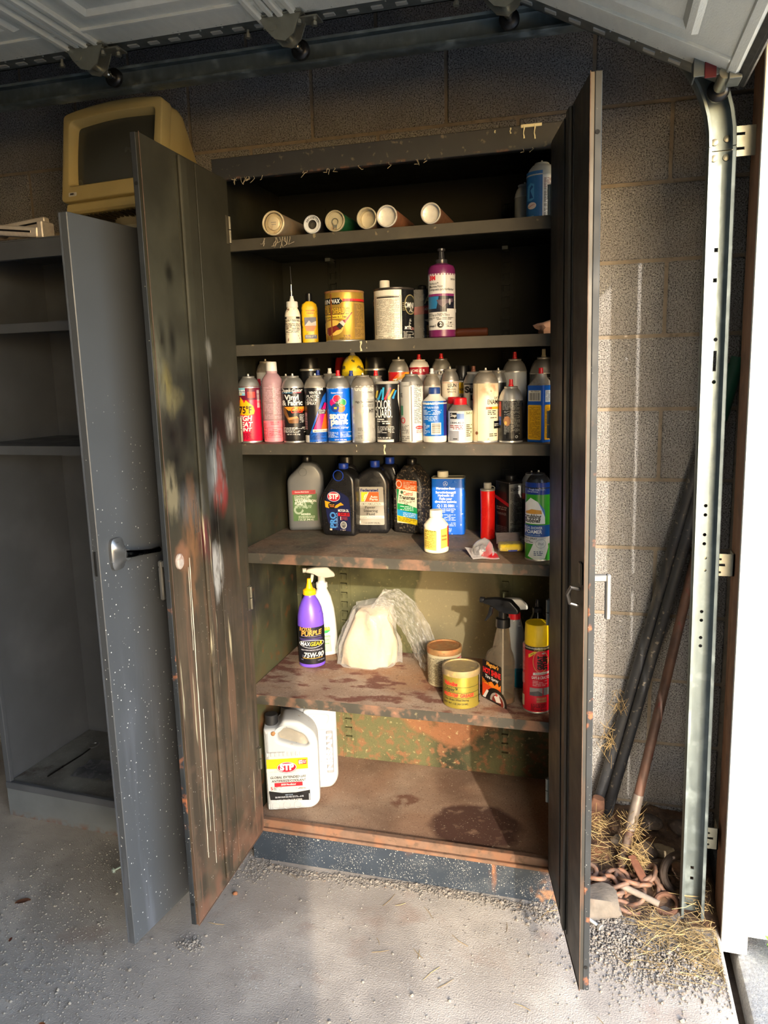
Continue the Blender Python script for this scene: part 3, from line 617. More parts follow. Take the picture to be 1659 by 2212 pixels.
GW, GD, GH = .862, .40, 1.80
def gp(name, bm, m=gpaint, parent=gc, **k): return obj(name, bm, m, parent, smooth=0, **k)
gp('side_panel', box(B(), -GW, -GW+.003, .002, GD, 0, GH)); gp('side_panel', box(B(), -.003, 0, .002, GD, 0, GH))
gp('back_panel', box(B(), -GW+.004, -.004, GD-.003, GD, 0, GH-.004)); gp('top_panel', box(B(), -GW, 0, .0, GD, GH-.003, GH))
gp('header', box(B(), -GW+.001, -.001, -.001, .016, GH-.052, GH-.0035, .001)); gp('base_shelf', box(B(), -GW+.004, -.004, .004, GD-.004, .112, .116), gdirt)
b = B(); box(b, -GW+.001, -.001, -.004, .012, .098, .122, .002); gp('base_rail', b); 
gk = mat('grey_kick_paint', (106, 112, 118), .5, 0, .1, 10, .04, 60, [dict(s=40, lo=.42, hi=.6, z=(.024, .004), c=(110, 82, 66), a=.8, r=.85)])
gp('kick_plate', box(B(), -GW, 0, .001, .005, .0005, .1), gk)
for xa, xb in ((-GW, -GW+.02), (-.022, 0)): gp('stile', box(B(), xa, xb, 0, .014, .1, GH-.05, .001))
for z in (1.575, 1.225):
    s = gp('shelf', box(B(), -GW+.005, -.005, .006, GD-.012, z-.003, z)); b = B(); box(b, -GW+.005, -.005, .004, .006, z-.026, z); gp('front_lip', b, gpaint, s)
d = obj('door', box(B(), -.455, 0, -.018, 0, .085, 1.742, .0015), gdoor_m, gc, smooth=0); d.location = (0, -.006, 0); d.rotation_euler = (0, 0, R(180-97.2+3.2) - R(0))
d.rotation_euler = (0, 0, R(82.1-0.0+3.2)+R(0))
b = B(); box(b, -.4555, -.437, .0, .004, .086, 1.741); box(b, -.02, -.0005, 0, .004, .086, 1.741); obj('door_return', b, gpaint, d, smooth=0)
hm = mat('chrome_handle', (118, 120, 122), .34, .7, .08, 30)
b = B(); loft(b, [(0, .040, .072, 0, 0, 4), (.008, .040, .072, 0, 0, 4), (.012, .032, .056, 0, 0, 3), (.026, .024, .030, 0, 0, 2), (.036, .020, .024)], 18, axis=Matrix.Translation((-.405, -.018, 1.03)) @ Matrix.Rotation(R(90), 4, 'X')); hd = obj('handle', b, hm, d, label='chrome handle base')
b = B(); tube(b, [(-.41, -.05, 1.032), (-.395, -.055, 1.030), (-.36, -.052, 1.025), (-.325, -.049, 1.02), (-.297, -.047, 1.018)], [.0095, .0085, .0065, .0055, .007], 10); obj('lever', b, mat('dark_chrome', (70, 72, 74), .2, 1.), hd)
b = B(); lathe(b, [(.005, 0), (.005, .003)], 12, axis=Matrix.Translation((-.412, -.036, 1.04)) @ Matrix.Rotation(R(90), 4, 'X')); obj('keyhole_disc', b, hm, hd)
b = B(); box(b, -.4585, -.4555, -.012, -.006, .99, 1.045, .001); obj('latch_slot', b, mat('hole_black', (8, 8, 8), .9), d)
# ---- clutter in and on the grey cabinet
t = thing('cable_tie', 'thin dark cable with a silver loop lying on the grey cabinet floor', 'cable', (-.79, .24, .117))
b = B(); tube(b, [(-.02, -.16, .004), (-.01, -.08, .005), (0, -.01, .006), (.006, .03, .01)], .0028, 6); obj('cable', b, black_pl, t)
b = B(); tube(b, [(.006+.014*math.cos(a), .05+.02*math.sin(a), .012) for a in [q*math.pi/6 for q in range(12)]], .0028, 6, True); obj('loop', b, hm, t)
t = obj('string', tube(B(), [(-.54+.012*q, .33+.008*math.sin(q*2.1), .1195+.002*math.sin(q)) for q in range(10)], .0017, 5), mat('yellow_string', (190, 160, 60), .8)); tag(t, 'loose yellow string on the grey cabinet floor beside its door', 'string')
b = B(); r_ = random.Random(11)
for i in range(7):
    for j in range(6): b.verts.new((-.74+.026*i+r_.uniform(-.004, .004), .10+.022*j+r_.uniform(-.004, .004), .1185+abs(noise.noise(Vector((i*.6, j*.7, 2.))))*.02))
b.verts.ensure_lookup_table()
for i in range(6):
    for j in range(5): b.faces.new([b.verts[q] for q in (i*6+j, i*6+6+j, i*6+7+j, i*6+j+1)])
bmesh.ops.solidify(b, geom=b.faces[:], thickness=.0006)
o = obj('plastic_sheet', b, mat('grey_film', (120, 124, 132), .25, 0, .1, 30), None); tag(o, 'crumpled grey plastic film on the grey cabinet floor', 'plastic')
t = thing('scissor_jack', 'silver folding scissor jack lying on top of the grey cabinet', 'jack', (-.65, .035, 1.80))
jm = mat('jack_steel', (216, 208, 198), .4, .35, .1, 40, 0, 60, [dict(s=40, lo=.55, hi=.7, c=(150, 126, 126), a=.4)])
def arm(x0, z0, x1, z1, y):
    dv = Vector((x1-x0, 0, z1-z0)); ln = dv.length; b = B(); box(b, 0, ln, -.012, .012, -.014, .014, .003); box(b, .03, ln-.02, -.0135, -.011, -.0035, .0035, .001, 1)
    for v in b.verts: v.co = Matrix.Rotation(-math.atan2(dv.z, dv.x), 3, 'Y') @ v.co + Vector((x0, y, z0))
    obj('arm', b, [jm, black_pl], t, smooth=0)
arm(-.085, .034, .075, .048, .014); arm(-.085, .034, .07, .016, -.014)
for y in (-.03,): 
    b = B(); lathe(b, [(.017, 0), (.017, .062)], 16, axis=Matrix.Translation((-.085, y, .034)) @ AX_Y); o = obj('pivot', b, jm, t)
    b = B(); lathe(b, [(.009, -.0015), (.009, .002)], 14, axis=Matrix.Translation((-.085, y, .034)) @ AX_Y); obj('pivot_hole', b, black_pl, o)
b = B(); box(b, .07, .088, -.026, .026, .0, .046, .003); obj('foot', b, jm, t)
b = B(); lathe(b, [(.008, 0), (.008, .16)], 12, axis=Matrix.Translation((-.25, 0, .03)) @ Matrix.Rotation(R(90), 4, 'Y')); obj('screw_rod', b, hm, t)
# monitor
mn = thing('crt_monitor', 'old beige CRT computer monitor standing on the grey cabinet', 'monitor', (-.398, .075, 1.817), R(-7))
mn.rotation_euler = (R(-9), 0, R(-7))
beige = mat('aged_beige_plastic', (176, 160, 108), .55, 0, .05, 12, .08, 300)
beige_d = mat('aged_cream_plastic', (176, 172, 150), .55, 0, .05, 12)
b = B(); W2 = .172; Zb, Zt = .095, .352
bt = rnd_loop([(-W2, Zb), (W2, Zb), (W2+.002, Zt-.012), (.09, Zt), (0, Zt+.004), (-.09, Zt), (-W2-.002, Zt-.012)], [.012, .012, .016, .05, .05, .05, .016])
hole = rnd_loop([(-.146, Zb+.042), (.146, Zb+.042), (.149, Zt-.036), (0, Zt-.028), (-.149, Zt-.036)], [.012, .012, .014, .08, .014])
fr = outline_bm([bt, hole[::-1]], .02, .004, 2)
for v in fr.verts: v.co.y += .018 - .0
bz = obj('bezel', fr, beige, mn)
# sloping rim inside the bezel, then the screen
b = B(); n_ = len(hole); cxh = 0; czh = (Zb+Zt)/2
l0 = [b.verts.new((p[0], .0, p[1])) for p in hole]; l1 = [b.verts.new((p[0]*.95, .012, czh+.002+(p[1]-czh-.002)*.93)) for p in hole]; l2 = [b.verts.new((p[0]*.945, .03, czh+.002+(p[1]-czh-.002)*.925)) for p in hole]
for a_, c_ in ((l0, l1), (l1, l2)):
    for k in range(n_): b.faces.new((a_[k], a_[(k+1) % n_], c_[(k+1) % n_], c_[k]))
obj('rim', b, beige, mn)
b = B()
for i in range(13):
    for j in range(11):
        u, v_ = -1+2*i/12, -1+2*j/10; b.verts.new((u*.144, .03-.012*(1-u*u*.5-v_*v_*.5), .2255+v_*.105))
b.verts.ensure_lookup_table()
for i in range(12):
    for j in range(10): b.faces.new([b.verts[q] for q in (i*11+j, i*11+11+j, i*11+12+j, i*11+j+1)])
obj('screen', b, mat('crt_glass', (62, 64, 60), .22, 0, .06, 6, coat=.2), mn)
b = B(); loft(b, [(.036, .340, .25, 0, .222, 9), (.075, .345, .254, 0, .224, 9), (.10, .338, .25, 0, .22, 9), (.26, .22, .15, 0, .19, 6), (.33, .20, .13, 0, .185, 6)], 28, axis=Matrix(((1, 0, 0, 0), (0, 0, 1, 0), (0, 1, 0, 0), (0, 0, 0, 1)))); obj('housing', b, beige, mn, smooth=30)
b = B(); box(b, -.165, .165, .006, .15, .062, .094, .006); obj('chin', b, beige, mn)
b = B()
for k in range(16): box(b, -.12+k*.016, -.112+k*.016, .02, .14, .0585, .063)
obj('vents', b, mat('vent_dark', (60, 54, 38), .8), mn, smooth=0, kind='stuff')
b = B(); lathe(b, [(.12, 0), (.122, .006), (.115, .014), (.07, .02), (.066, .026), (.085, .042), (.105, .066)], 28, axis=Matrix.Translation((0, .15, 0))); sb_ = obj('swivel_base', b, beige_d, mn); sb_.rotation_euler = (R(9), 0, 0); sb_.location = (0, .003, .006)
b = B(); box(b, -.145, -.117, -.0035, -.001, Zb+.013, Zb+.024, .002); bd = obj('badge', b, mat('badge_grey', (196, 194, 180), .4), mn)
printing(bd, [('r', 4, 3, 17, 8, (58, 56, 50)), ('t', 'o', 19, 8, 4, 3, (120, 116, 90))], (12, 12, 1), ('flat', .0035), rot=0).location = (-.131, 0, Zb+.0125)

# ================================================================ THINGS ON THE SHELVES
tin = mat('tin_metal', (186, 184, 178), .38, .8, .05, 60)
tin_old = mat('tarnished_tin', (152, 146, 136), .48, .6, .12, 50, 0, 160, [dict(s=70, lo=.56, hi=.7, c=(116, 96, 80), a=.6, r=.8)])
red_pl = mat('red_plastic', (200, 24, 36), .35); white_pl = mat('white_plastic', (202, 200, 192), .42, 0, .04, 30, .03, 60)
grey_pl = mat('grey_plastic', (150, 148, 140), .5); blue_pl = mat('blue_plastic', (20, 50, 140), .4); brown_pl = mat('brown_plastic', (100, 56, 40), .5)
rusty_lid = mat('rusty_lid', (150, 112, 70), .6, .35, .2, 40, .1, 140, [dict(s=30, lo=.48, hi=.62, c=(140, 84, 40), a=.8, r=.8), dict(s=80, lo=.6, hi=.7, c=(90, 60, 36), a=.7)])
def pm(name, col, **k): return mat(name, col, k.pop('rough', .34), k.pop('metal', 0), k.pop('var', .05), 30, **k)
def aerosol(label, x, y, z, Dm, H, col, dome=tin, nozzle=None, cap=None, bodyh=None, group=None, cat='spray can', m=None, rim=tin, off=0, noz_h=.014, dome_w=.8):
    """spray can: painted body, bottom rim, domed top with valve cup, and nozzle or cap"""
    t = thing('spray_can', label, cat, (x, y, z+.0005), face(x, y, off), group); r = Dm/2
    hb = bodyh or H-.030
    bd = lathe(B(), [(r*.965, .003), (r*.985, .0035), (r, .006), (r, hb-.002), (r*.985, hb)], 28)
    body = obj('body', bd, m or pm('can_%d_%d_%d' % tuple(col), col), t)
    obj('base_rim', lathe(B(), [(r*.9, 0.0), (r*1.005, .0), (r*1.012, .002), (r*.99, .0045)], 28), rim, t)
    hd = H-hb
    if cap:
        obj('collar', lathe(B(), [(r*1.01, hb-.001), (r*1.02, hb+.001), (r*1.0, hb+.004), (r*.93, hb+.005)], 28), rim, t)
        obj('cap', lathe(B(), [(r*.9, hb+.004), (r*.9, hb+.006), (r*.87, H-.003), (r*.82, H)], 28), cap, t)
    else:
        obj('dome', lathe(B(), [(r*1.012, hb-.0015), (r*1.018, hb+.001), (r*.985, hb+.003), (r*.93, hb+hd*.30), (r*dome_w, hb+hd*.58), (r*.62, hb+hd*.8), (.0165, hb+hd*.86), (.0172, hb+hd*.95), (.0155, H), (.012, H-.0015), (.006, H-.003), (.004, H-.003), (.004, H+.002)], 28), dome, t)
        if nozzle: obj('nozzle', loft(B(), [(H-.002, .0125, .0125), (H+.004, .0125, .0125), (H+.005, .0098, .0098), (H+noz_h, .0095, .0095)], 14), nozzle, t)
        else: obj('valve_stem', lathe(B(), [(.0022, H-.002), (.0022, H+.006)], 8), white_pl, t)
    return t, body, r
def pr(body, els, px, r, **k): return printing(body, els, px, ('cyl', r), **k)
S1, S2, S3, S4, S5, SB = 1.754, 1.491, 1.232, .9326, .5187, .124
G3 = 'spray cans on the middle shelf'
# ---- middle shelf, front row
t, b_, r = aerosol('red heat paint can with a yellow flame, first on the middle shelf', .005, .062, S3, .061, .178, (204, 22, 58), group=G3)
pr(b_, [('r', 40, 428, 300, 560, (112, 22, 52)), ('r', 62, 438, 132, 515, (130, 200, 222)), ('r', 62, 460, 132, 492, (225, 235, 235)), ('t', 'ar-hyde', 97, 486, 22, 68, (30, 50, 110)), ('r', 80, 492, 100, 512, (235, 215, 150)),
    ('r', 155, 480, 227, 538, (236, 60, 48)), ('b', 244, 465, 268, 640, 26, False, (220, 215, 215)), ('p', [(40, 700), (60, 600), (74, 620), (85, 527), (106, 560), (118, 590), (135, 560), (165, 588), (205, 620), (217, 668), (206, 700), (150, 712)], (244, 190, 20)),
    ('t', '75\u00b0F', 128, 690, 66, 118, (60, 22, 30), {'bold': .03}), ('t', 'HIGH', 112, 764, 48, 155, WH, {'it': .2, 'bold': .04}), ('t', 'HEAT', 112, 824, 46, 160, WH, {'it': .2, 'bold': .04}), ('t', 'PAINT', 102, 869, 34, 158, WH, {'it': .2, 'bold': .04}),
    ('f', 90, 890, 195, 955, 5, (120, 10, 40))], (172, 985, 3.7), r)
t = thing('squeeze_bottle', 'clear bottle with a white cap and pink fluid, second on the middle shelf', 'bottle', (.0725, .066, S3+.0005), face(.0725, .066))
pink = mat('pink_liquid', (246, 128, 142), .3, 0, .03, 20); pclear = mat('pink_clear_plastic', (200, 164, 170), .18, 0, .06, 20, .05, 60, trans=.45, ior=1.2, layers=[dict(s=14, lo=.5, hi=.7, c=(170, 120, 130), a=.5)])
bd = obj('body', loft(B(), [(0, .052, .052), (.002, .0565, .0565), (.06, .0575, .0575), (.155, .0575, .0575), (.168, .054, .054), (.178, .040, .040), (.184, .030, .030), (.19, .030, .030)], 28), pclear, t)
obj('liquid', loft(B(), [(.0008, .0525, .0525), (.003, .0568, .0568), (.0585, .058, .058)], 28, cap0=False), pink, t)
obj('cap', lathe(B(), [(.0145, .187), (.0148, .188), (.0142, .212), (.0128, .2145)], 20), white_pl, t)
pr(bd, [('t', 'KEEP FROM', 392, 797, 13, 80, (150, 40, 60)), ('t', 'FREEZING', 392, 816, 13, 74, (150, 40, 60)), ('r', 320, 842, 462, 845, (160, 50, 70)), ('r', 320, 940, 462, 943, (160, 50, 70)), ('r', 318, 842, 321, 943, (160, 50, 70)), ('r', 461, 842, 464, 943, (160, 50, 70)), ('t', 'Danger', 392, 866, 11, 46, (150, 40, 60)), ('f', 335, 876, 450, 932, 6, (170, 60, 80)), ('f', 290, 800, 312, 970, 20, (190, 80, 100)), ('f', 300, 430, 480, 760, 22, (196, 160, 168))], (386, 993, 3.72), .0288, base=.0006)
t, b_, r = aerosol('black can with white script and a brown armchair picture', .1345, .060, S3, .0605, .176, (22, 20, 22), group=G3)
pr(b_, [('t', 'Dupli-Color', 598, 486, 36, 214, WH, {'it': .25}), ('r', 505, 489, 610, 495, (70, 150, 200)), ('r', 610, 489, 690, 495, (210, 60, 80)), ('t', 'Vinyl', 594, 559, 48, 138, WH, {'bold': .03}), ('t', '& Fabric', 600, 613, 48, 198, WH, {'bold': .03}), ('p', [(515, 628), (712, 628), (712, 672), (560, 666)], (232, 150, 40)),
    ('p', [(508, 640), (530, 630), (548, 690), (566, 735), (640, 722), (658, 742), (650, 792), (560, 790), (540, 740), (515, 690)], (128, 84, 44)), ('p', [(548, 735), (640, 722), (650, 740), (560, 760)], (190, 140, 80)), ('t', 'Color', 648, 690, 52, 128, (220, 52, 30), {'it': .35}), ('f', 664, 705, 706, 790, 8, (200, 200, 196)),
    ('f', 505, 832, 720, 888, 5, (215, 215, 210)), ('t', 'NET WT. 11 OZ. (312g)', 600, 906, 12, 124, WH)], (613, 985, 3.74), r)
t, b_, r = aerosol('black and blue can with a pink and orange triangle, fourth on the middle shelf', .1975, .062, S3, .0605, .175, (20, 20, 24), dome=tin_old, group=G3)
SB_ = (24, 96, 196)
pr(b_, [('p', [(735, 1000), (735, 985), (752, 945), (905, 545), (955, 470), (960, 1000)], SB_), ('p', [(805, 857), (856, 705), (922, 590), (945, 600), (885, 857)], (226, 22, 120)), ('p', [(880, 857), (925, 690), (948, 640), (948, 857)], (236, 100, 26)), ('r', 798, 857, 948, 886, (226, 220, 206)), ('t', 'AMAZING COVERAGE', 872, 880, 12, 130, (60, 60, 60)),
    ('p', [(797, 857), (805, 857), (926, 590), (918, 588)], (12, 12, 14)), ('r', 858, 658, 930, 706, (14, 14, 16)), ('t', 'COLOR', 896, 680, 18, 62, WH), ('t', 'COAT', 896, 702, 16, 52, WH), ('t', 'SEM', 880, 471, 22, 58, WH, {'bold': .05}), ('t', 'VINYL &', 834, 508, 26, 112, WH), ('t', 'PLASTIC', 812, 544, 27, 116, WH), ('t', 'COLOR', 803, 578, 26, 98, WH), ('t', 'SPRAY', 799, 613, 28, 92, WH),
    ('f', 770, 895, 925, 960, 6, (16, 40, 100)), ('t', 'NET WT. 12 OZ.', 860, 988, 12, 96, (16, 40, 100)), ('b', 726, 690, 752, 860, 22, False, (200, 140, 150)), ('r', 728, 915, 766, 985, (225, 220, 215))], (840, 990, 3.78), r)
t, b_, r = aerosol('bright blue craft spray paint can with five coloured circles and a red nozzle', .2625, .060, S3, .0635, .173, (0, 94, 204), nozzle=red_pl, group=G3)
pr(b_, [('f', 945, 444, 1150, 462, 2, (170, 200, 240)), ('t', 'Interior/Exterior', 1042, 503, 15, 118, WH, {'it': .2}), ('e', 1040, 556, 41, 41, (216, 40, 60)), ('e', 1005, 592, 37, 40, (210, 30, 120)), ('e', 1090, 592, 39, 38, (40, 160, 90)), ('e', 1076, 648, 40, 41, (236, 120, 30)), ('e', 1020, 645, 39, 42, (30, 60, 150)), ('e', 1046, 606, 24, 28, (40, 90, 70)),
    ('r', 1008, 636, 1036, 656, (190, 180, 60)), ('o', 1040, 556, 41, 41, 3, (230, 225, 220)), ('o', 1090, 592, 39, 38, 3, (230, 225, 220)), ('t', 'spray', 1052, 750, 62, 180, WH, {'bold': .05}), ('t', 'paint', 1056, 806, 58, 166, WH, {'bold': .05}), ('r', 1000, 824, 1120, 827, (200, 215, 240)), ('t', 'pintura espray', 1058, 848, 18, 172, WH, {'it': .2}), ('f', 945, 884, 1042, 942, 6, (190, 210, 240)), ('f', 1060, 884, 1166, 942, 6, (190, 210, 240)), ('t', 'NET WT. 10 OZ (283g)', 1062, 966, 12, 112, WH)], (1058, 992, 3.82), r)
silver = mat('silver_label', (186, 186, 180), .36, .55, .08, 40, .04, 100, [dict(s=60, lo=.62, hi=.7, c=(120, 116, 108), a=.6)])
t, b_, r = aerosol('plain silver high temperature paint can beside the blue craft can', .330, .060, S3, .064, .173, (186, 186, 180), dome=tin_old, group=G3, m=silver)
pr(b_, [('t', 'GOODS', 1322, 486, 48, 188, (226, 224, 214)), ('t', 'Heavy Duty', 1355, 508, 14, 90, (90, 90, 88)), ('t', 'WITH LAB', 1350, 568, 22, 130, (215, 212, 204)), ('t', 'High Temperature', 1322, 604, 20, 178, (62, 62, 62)), ('f', 1300, 618, 1410, 650, 3, (120, 120, 118)), ('t', 'ALBE', 1302, 705, 42, 105, (205, 195, 172)), ('t', 'HT', 1388, 700, 34, 46, (52, 52, 54), {'bold': .03}), ('t', 'FLAT', 1370, 740, 20, 80, (206, 204, 196)), ('f', 1330, 760, 1420, 960, 14, (205, 203, 196)), ('f', 1250, 850, 1300, 960, 9, (120, 118, 112))], (1312, 1000, 3.85), r)
t = thing('paint_tin', 'black straight-sided can of colour coating with bright brush strokes round its top', 'can', (.3945, .062, S3+.0005), face(.3945, .062)); r = .0305
bd = obj('body', lathe(B(), [(r*.99, 0), (r, .002), (r, .150), (r*.99, .151)], 28), pm('can_ink_black', (18, 18, 20)), t)
obj('top_rim', lathe(B(), [(r*1.01, .1495), (r*1.03, .151), (r*1.02, .156), (r*.94, .156), (r*.9, .153)], 28), grey_pl, t)
ST = [((1432, 540), (1445, 480), (230, 200, 30)), ((1455, 560), (1490, 470), (40, 150, 200)), ((1495, 560), (1505, 450), (60, 170, 210)), ((1520, 558), (1570, 455), (226, 40, 60)), ((1556, 556), (1606, 470), (238, 160, 30)), ((1596, 550), (1625, 480), (50, 150, 210))]
pr(bd, [('p', [(a[0]-9, a[1]), (a[0]+9, a[1]), (c[0]+9, c[1]), (c[0]-9, c[1])], q) for a, c, q in ST]+[('e', a[0], a[1], 11, 13, q) for a, c, q in ST]+[('t', 'COLOR', 1490, 655, 80, 160, WH), ('t', 'GUARD.', 1496, 741, 80, 172, WH), ('f', 1440, 755, 1560, 815, 3, (215, 215, 210)), ('f', 1440, 830, 1600, 900, 5, (180, 180, 178)), ('t', '14.5 FL. OZ. (429 ml)', 1500, 948, 14, 120, WH), ('r', 1440, 958, 1592, 985, (214, 212, 205)), ('p', [(1640, 430), (1670, 420), (1670, 985), (1648, 985), (1655, 700), (1635, 560)], (220, 220, 214)), ('f', 1648, 450, 1668, 980, 40, (120, 120, 118))], (1540, 990, 3.83), r)
t, b_, r = aerosol('white and grey can with a small red oval, beside the black colour coating can', .459, .064, S3, .059, .173, (212, 212, 208), group=G3)
pr(b_, [('r', 205, 380, 214, 945, (120, 112, 108)), ('r', 105, 380, 190, 945, (186, 186, 182)), ('r', 112, 600, 132, 690, (70, 140, 110)), ('o', 130, 738, 20, 28, 8, (200, 40, 48)), ('f', 232, 405, 298, 770, 34, (96, 96, 96)), ('e', 278, 805, 34, 17, (196, 30, 40)), ('t', 'KRYLON', 278, 811, 11, 48, WH), ('f', 250, 830, 300, 860, 3, (150, 90, 90)), ('f', 118, 782, 182, 862, 8, (90, 90, 88)), ('f', 118, 885, 185, 935, 3, (110, 110, 108)), ('t', 'E', 122, 520, 36, 18, (40, 40, 40))], (213, 945, 3.68), r)
def bottle(name, label, x, y, z, secs, m, capsecs, capm, cat='bottle', off=0, n=28, group=None, rz=None):
    t = thing(name, label, cat, (x, y, z+.0006), face(x, y, off) if rz is None else rz, group)
    bd = obj('body', loft(B(), secs, n), m, t)
    if capsecs: obj('cap', loft(B(), capsecs, 20), capm, t)
    return t, bd
def Z(secs): return [(s[0], s[1], s[1]) for s in secs]
t, bd = bottle('additive_bottle', 'small white bottle with a blue label and dark blue cap, front of the middle shelf', .5195, .060, S3, Z([(0, .056), (.002, .0595), (.012, .061), (.014, .0605), (.094, .0605), (.098, .063), (.104, .061), (.112, .044), (.118, .031), (.124, .028)]), white_pl, Z([(.121, .0285), (.122, .030), (.136, .0295), (.138, .027)]), mat('navy_cap', (32, 60, 120), .4))
pr(bd, [('r', 300, 560, 560, 886, (0, 104, 200)), ('r', 514, 560, 556, 886, (50, 44, 128)), ('f', 328, 572, 480, 600, 2, (200, 220, 240)), ('f', 328, 612, 470, 632, 2, (190, 215, 240)), ('f', 330, 642, 495, 690, 4, (190, 215, 240)), ('f', 330, 700, 450, 752, 4, (180, 210, 240)), ('f', 330, 770, 385, 870, 8, (180, 210, 240)), ('r', 398, 760, 488, 872, (226, 226, 220)), ('b', 406, 768, 480, 864, 16, False, (40, 40, 44))], (432, 948, 3.72), .0308)
def snapcan(label, x, y):
    t = thing('solvent_tin', label, 'can', (x, y, S3+.0005), face(x, y)); r = .0315
    bd = obj('body', lathe(B(), [(r*.985, 0), (r*1.01, .001), (r, .004), (r, .0755), (r*1.015, .077), (r*1.0, .079)], 28), mat('spattered_label', (196, 192, 182), .5, .2, .06, 30, 0, 60, [dict(s=70, lo=.6, hi=.66, c=(120, 76, 60), a=.8)]), t)
    obj('shoulder', lathe(B(), [(r*.99, .0785), (r*.8, .086), (.0205, .092), (.0185, .094)], 28), tin_old, t); obj('cap', lathe(B(), [(.0165, .092), (.0172, .094), (.0166, .109), (.0145, .111)], 22), red_pl, t); return bd, r
bd, r = snapcan('spattered small tin with a red cap, front row, before the cream can', .5855, .058)
pr(bd, [('r', 555, 655, 705, 935, (190, 196, 204)), ('r', 706, 655, 785, 935, (226, 214, 176)), ('r', 575, 670, 636, 726, (22, 22, 24)), ('t', 'Snap', 605, 708, 30, 54, WH, {'it': .3}), ('r', 637, 678, 704, 728, (96, 130, 190)), ('t', '1844-40-0', 640, 772, 18, 120, (60, 66, 80)), ('f', 575, 785, 690, 830, 3, (150, 70, 60)), ('r', 570, 838, 655, 930, (140, 142, 146)), ('r', 656, 885, 697, 930, (224, 224, 222)), ('f', 575, 908, 650, 926, 1, (40, 40, 40)), ('f', 722, 665, 772, 690, 2, (70, 60, 50)), ('f', 722, 780, 772, 900, 7, (80, 66, 50))], (668, 950, 3.74), r)
snapcan('second small tin with a red cap, half hidden behind the blue-labelled bottle', .556, .135)
creamc = mat('cream_can_paint', (204, 190, 156), .45, 0, .05, 20, 0, 60, [dict(s=90, lo=.68, hi=.73, c=(110, 84, 60), a=.8), dict(s=34, lo=.45, hi=.6, at=(.012, -.03, .13, .022, .05, .02), ns=60, na=.5, c=(176, 128, 92), a=.9)])
t, b_, r = aerosol('cream enamel paint can with an orange stripe and a brown stain', .6495, .062, S3, .0635, .177, (222, 208, 172), dome=tin_old, group=G3, m=creamc)
pr(b_, [('r', 838, 375, 842, 940, (170, 150, 110)), ('t', 'SATIN', 1030, 540, 20, 70, (60, 50, 40)), ('t', 'ENAMEL', 1000, 588, 42, 130, (40, 34, 30)), ('r', 920, 612, 975, 634, (222, 70, 30)), ('r', 975, 612, 1040, 634, (236, 160, 40)), ('f', 936, 645, 1010, 692, 3, (50, 46, 40)), ('f', 960, 696, 1015, 725, 2, (60, 56, 50)), ('r', 992, 745, 1036, 815, (20, 20, 22)), ('f', 996, 770, 1030, 800, 2, (200, 196, 180)), ('f', 950, 860, 1020, 912, 3, (70, 64, 54)), ('e', 838, 855, 12, 16, (120, 74, 46))], (918, 945, 3.77), r, clip=.97)
t, b_, r = aerosol('short black can with fine print and a red nozzle, beside the cream enamel can', .7125, .058, S3, .0595, .137, (26, 27, 28), nozzle=red_pl, group=G3, noz_h=.017, bodyh=.104)
pr(b_, [('r', 1038, 560, 1062, 700, (190, 70, 60)), ('r', 1038, 700, 1062, 780, (40, 70, 150)), ('f', 1075, 545, 1235, 640, 8, (120, 120, 116)), ('f', 1090, 650, 1235, 870, 22, (128, 128, 122)), ('e', 1118, 742, 33, 46, (150, 106, 70)), ('e', 1105, 760, 12, 18, (196, 160, 80)), ('r', 1110, 850, 1225, 905, (12, 12, 13)), ('o', 1205, 890, 12, 12, 3, (210, 210, 205)), ('f', 1070, 880, 1100, 895, 1, (190, 190, 185))], (1152, 946, 3.83), r)
t = thing('blue_carton_tin', 'square blue and yellow tin with a cone top, right end of middle shelf', 'can', (.784, .066, S3+.0005), face(.784, .066)-R(34)+0)
bt = obj('body', loft(B(), [(0, .047, .047, 0, 0, 9), (.002, .049, .049, 0, 0, 9), (.137, .049, .049, 0, 0, 9), (.138, .048, .048, 0, 0, 9)], 36), mat('blue_tin', (16, 76, 160), .45, 0, .08, 30), t)
obj('shoulder', loft(B(), [(.1375, .0485, .0485, 0, 0, 8), (.148, .038, .038, 0, 0, 4), (.158, .03, .03), (.166, .027, .027)], 28), tin_old, t)
obj('nozzle', lathe(B(), [(.006, .165), (.0055, .178), (.005, .18)], 12), red_pl, t)
printing(bt, [('r', 6, 12, 42, 38, (214, 210, 196)), ('b', 9, 18, 39, 36, 22, True, (40, 40, 44)), ('t', '901 733 4', 24, 16, 3, 22, (40, 40, 40)), ('p', rnd_loop([(5, 47), (44, 47), (44, 132), (5, 132)], 4), (224, 172, 30)), ('f', 9, 52, 40, 128, 26, (150, 110, 26))], (24.5, 138, 1), ('flat', .0245))
printing(bt, [('r', 8, 12, 42, 40, (190, 200, 208)), ('f', 10, 14, 40, 38, 8, (90, 110, 140)), ('p', rnd_loop([(6, 47), (44, 47), (44, 132), (6, 132)], 4), (214, 164, 30)), ('f', 9, 52, 40, 128, 26, (140, 104, 26))], (24.5, 138, 1), ('flat', .0245), rot=R(90))
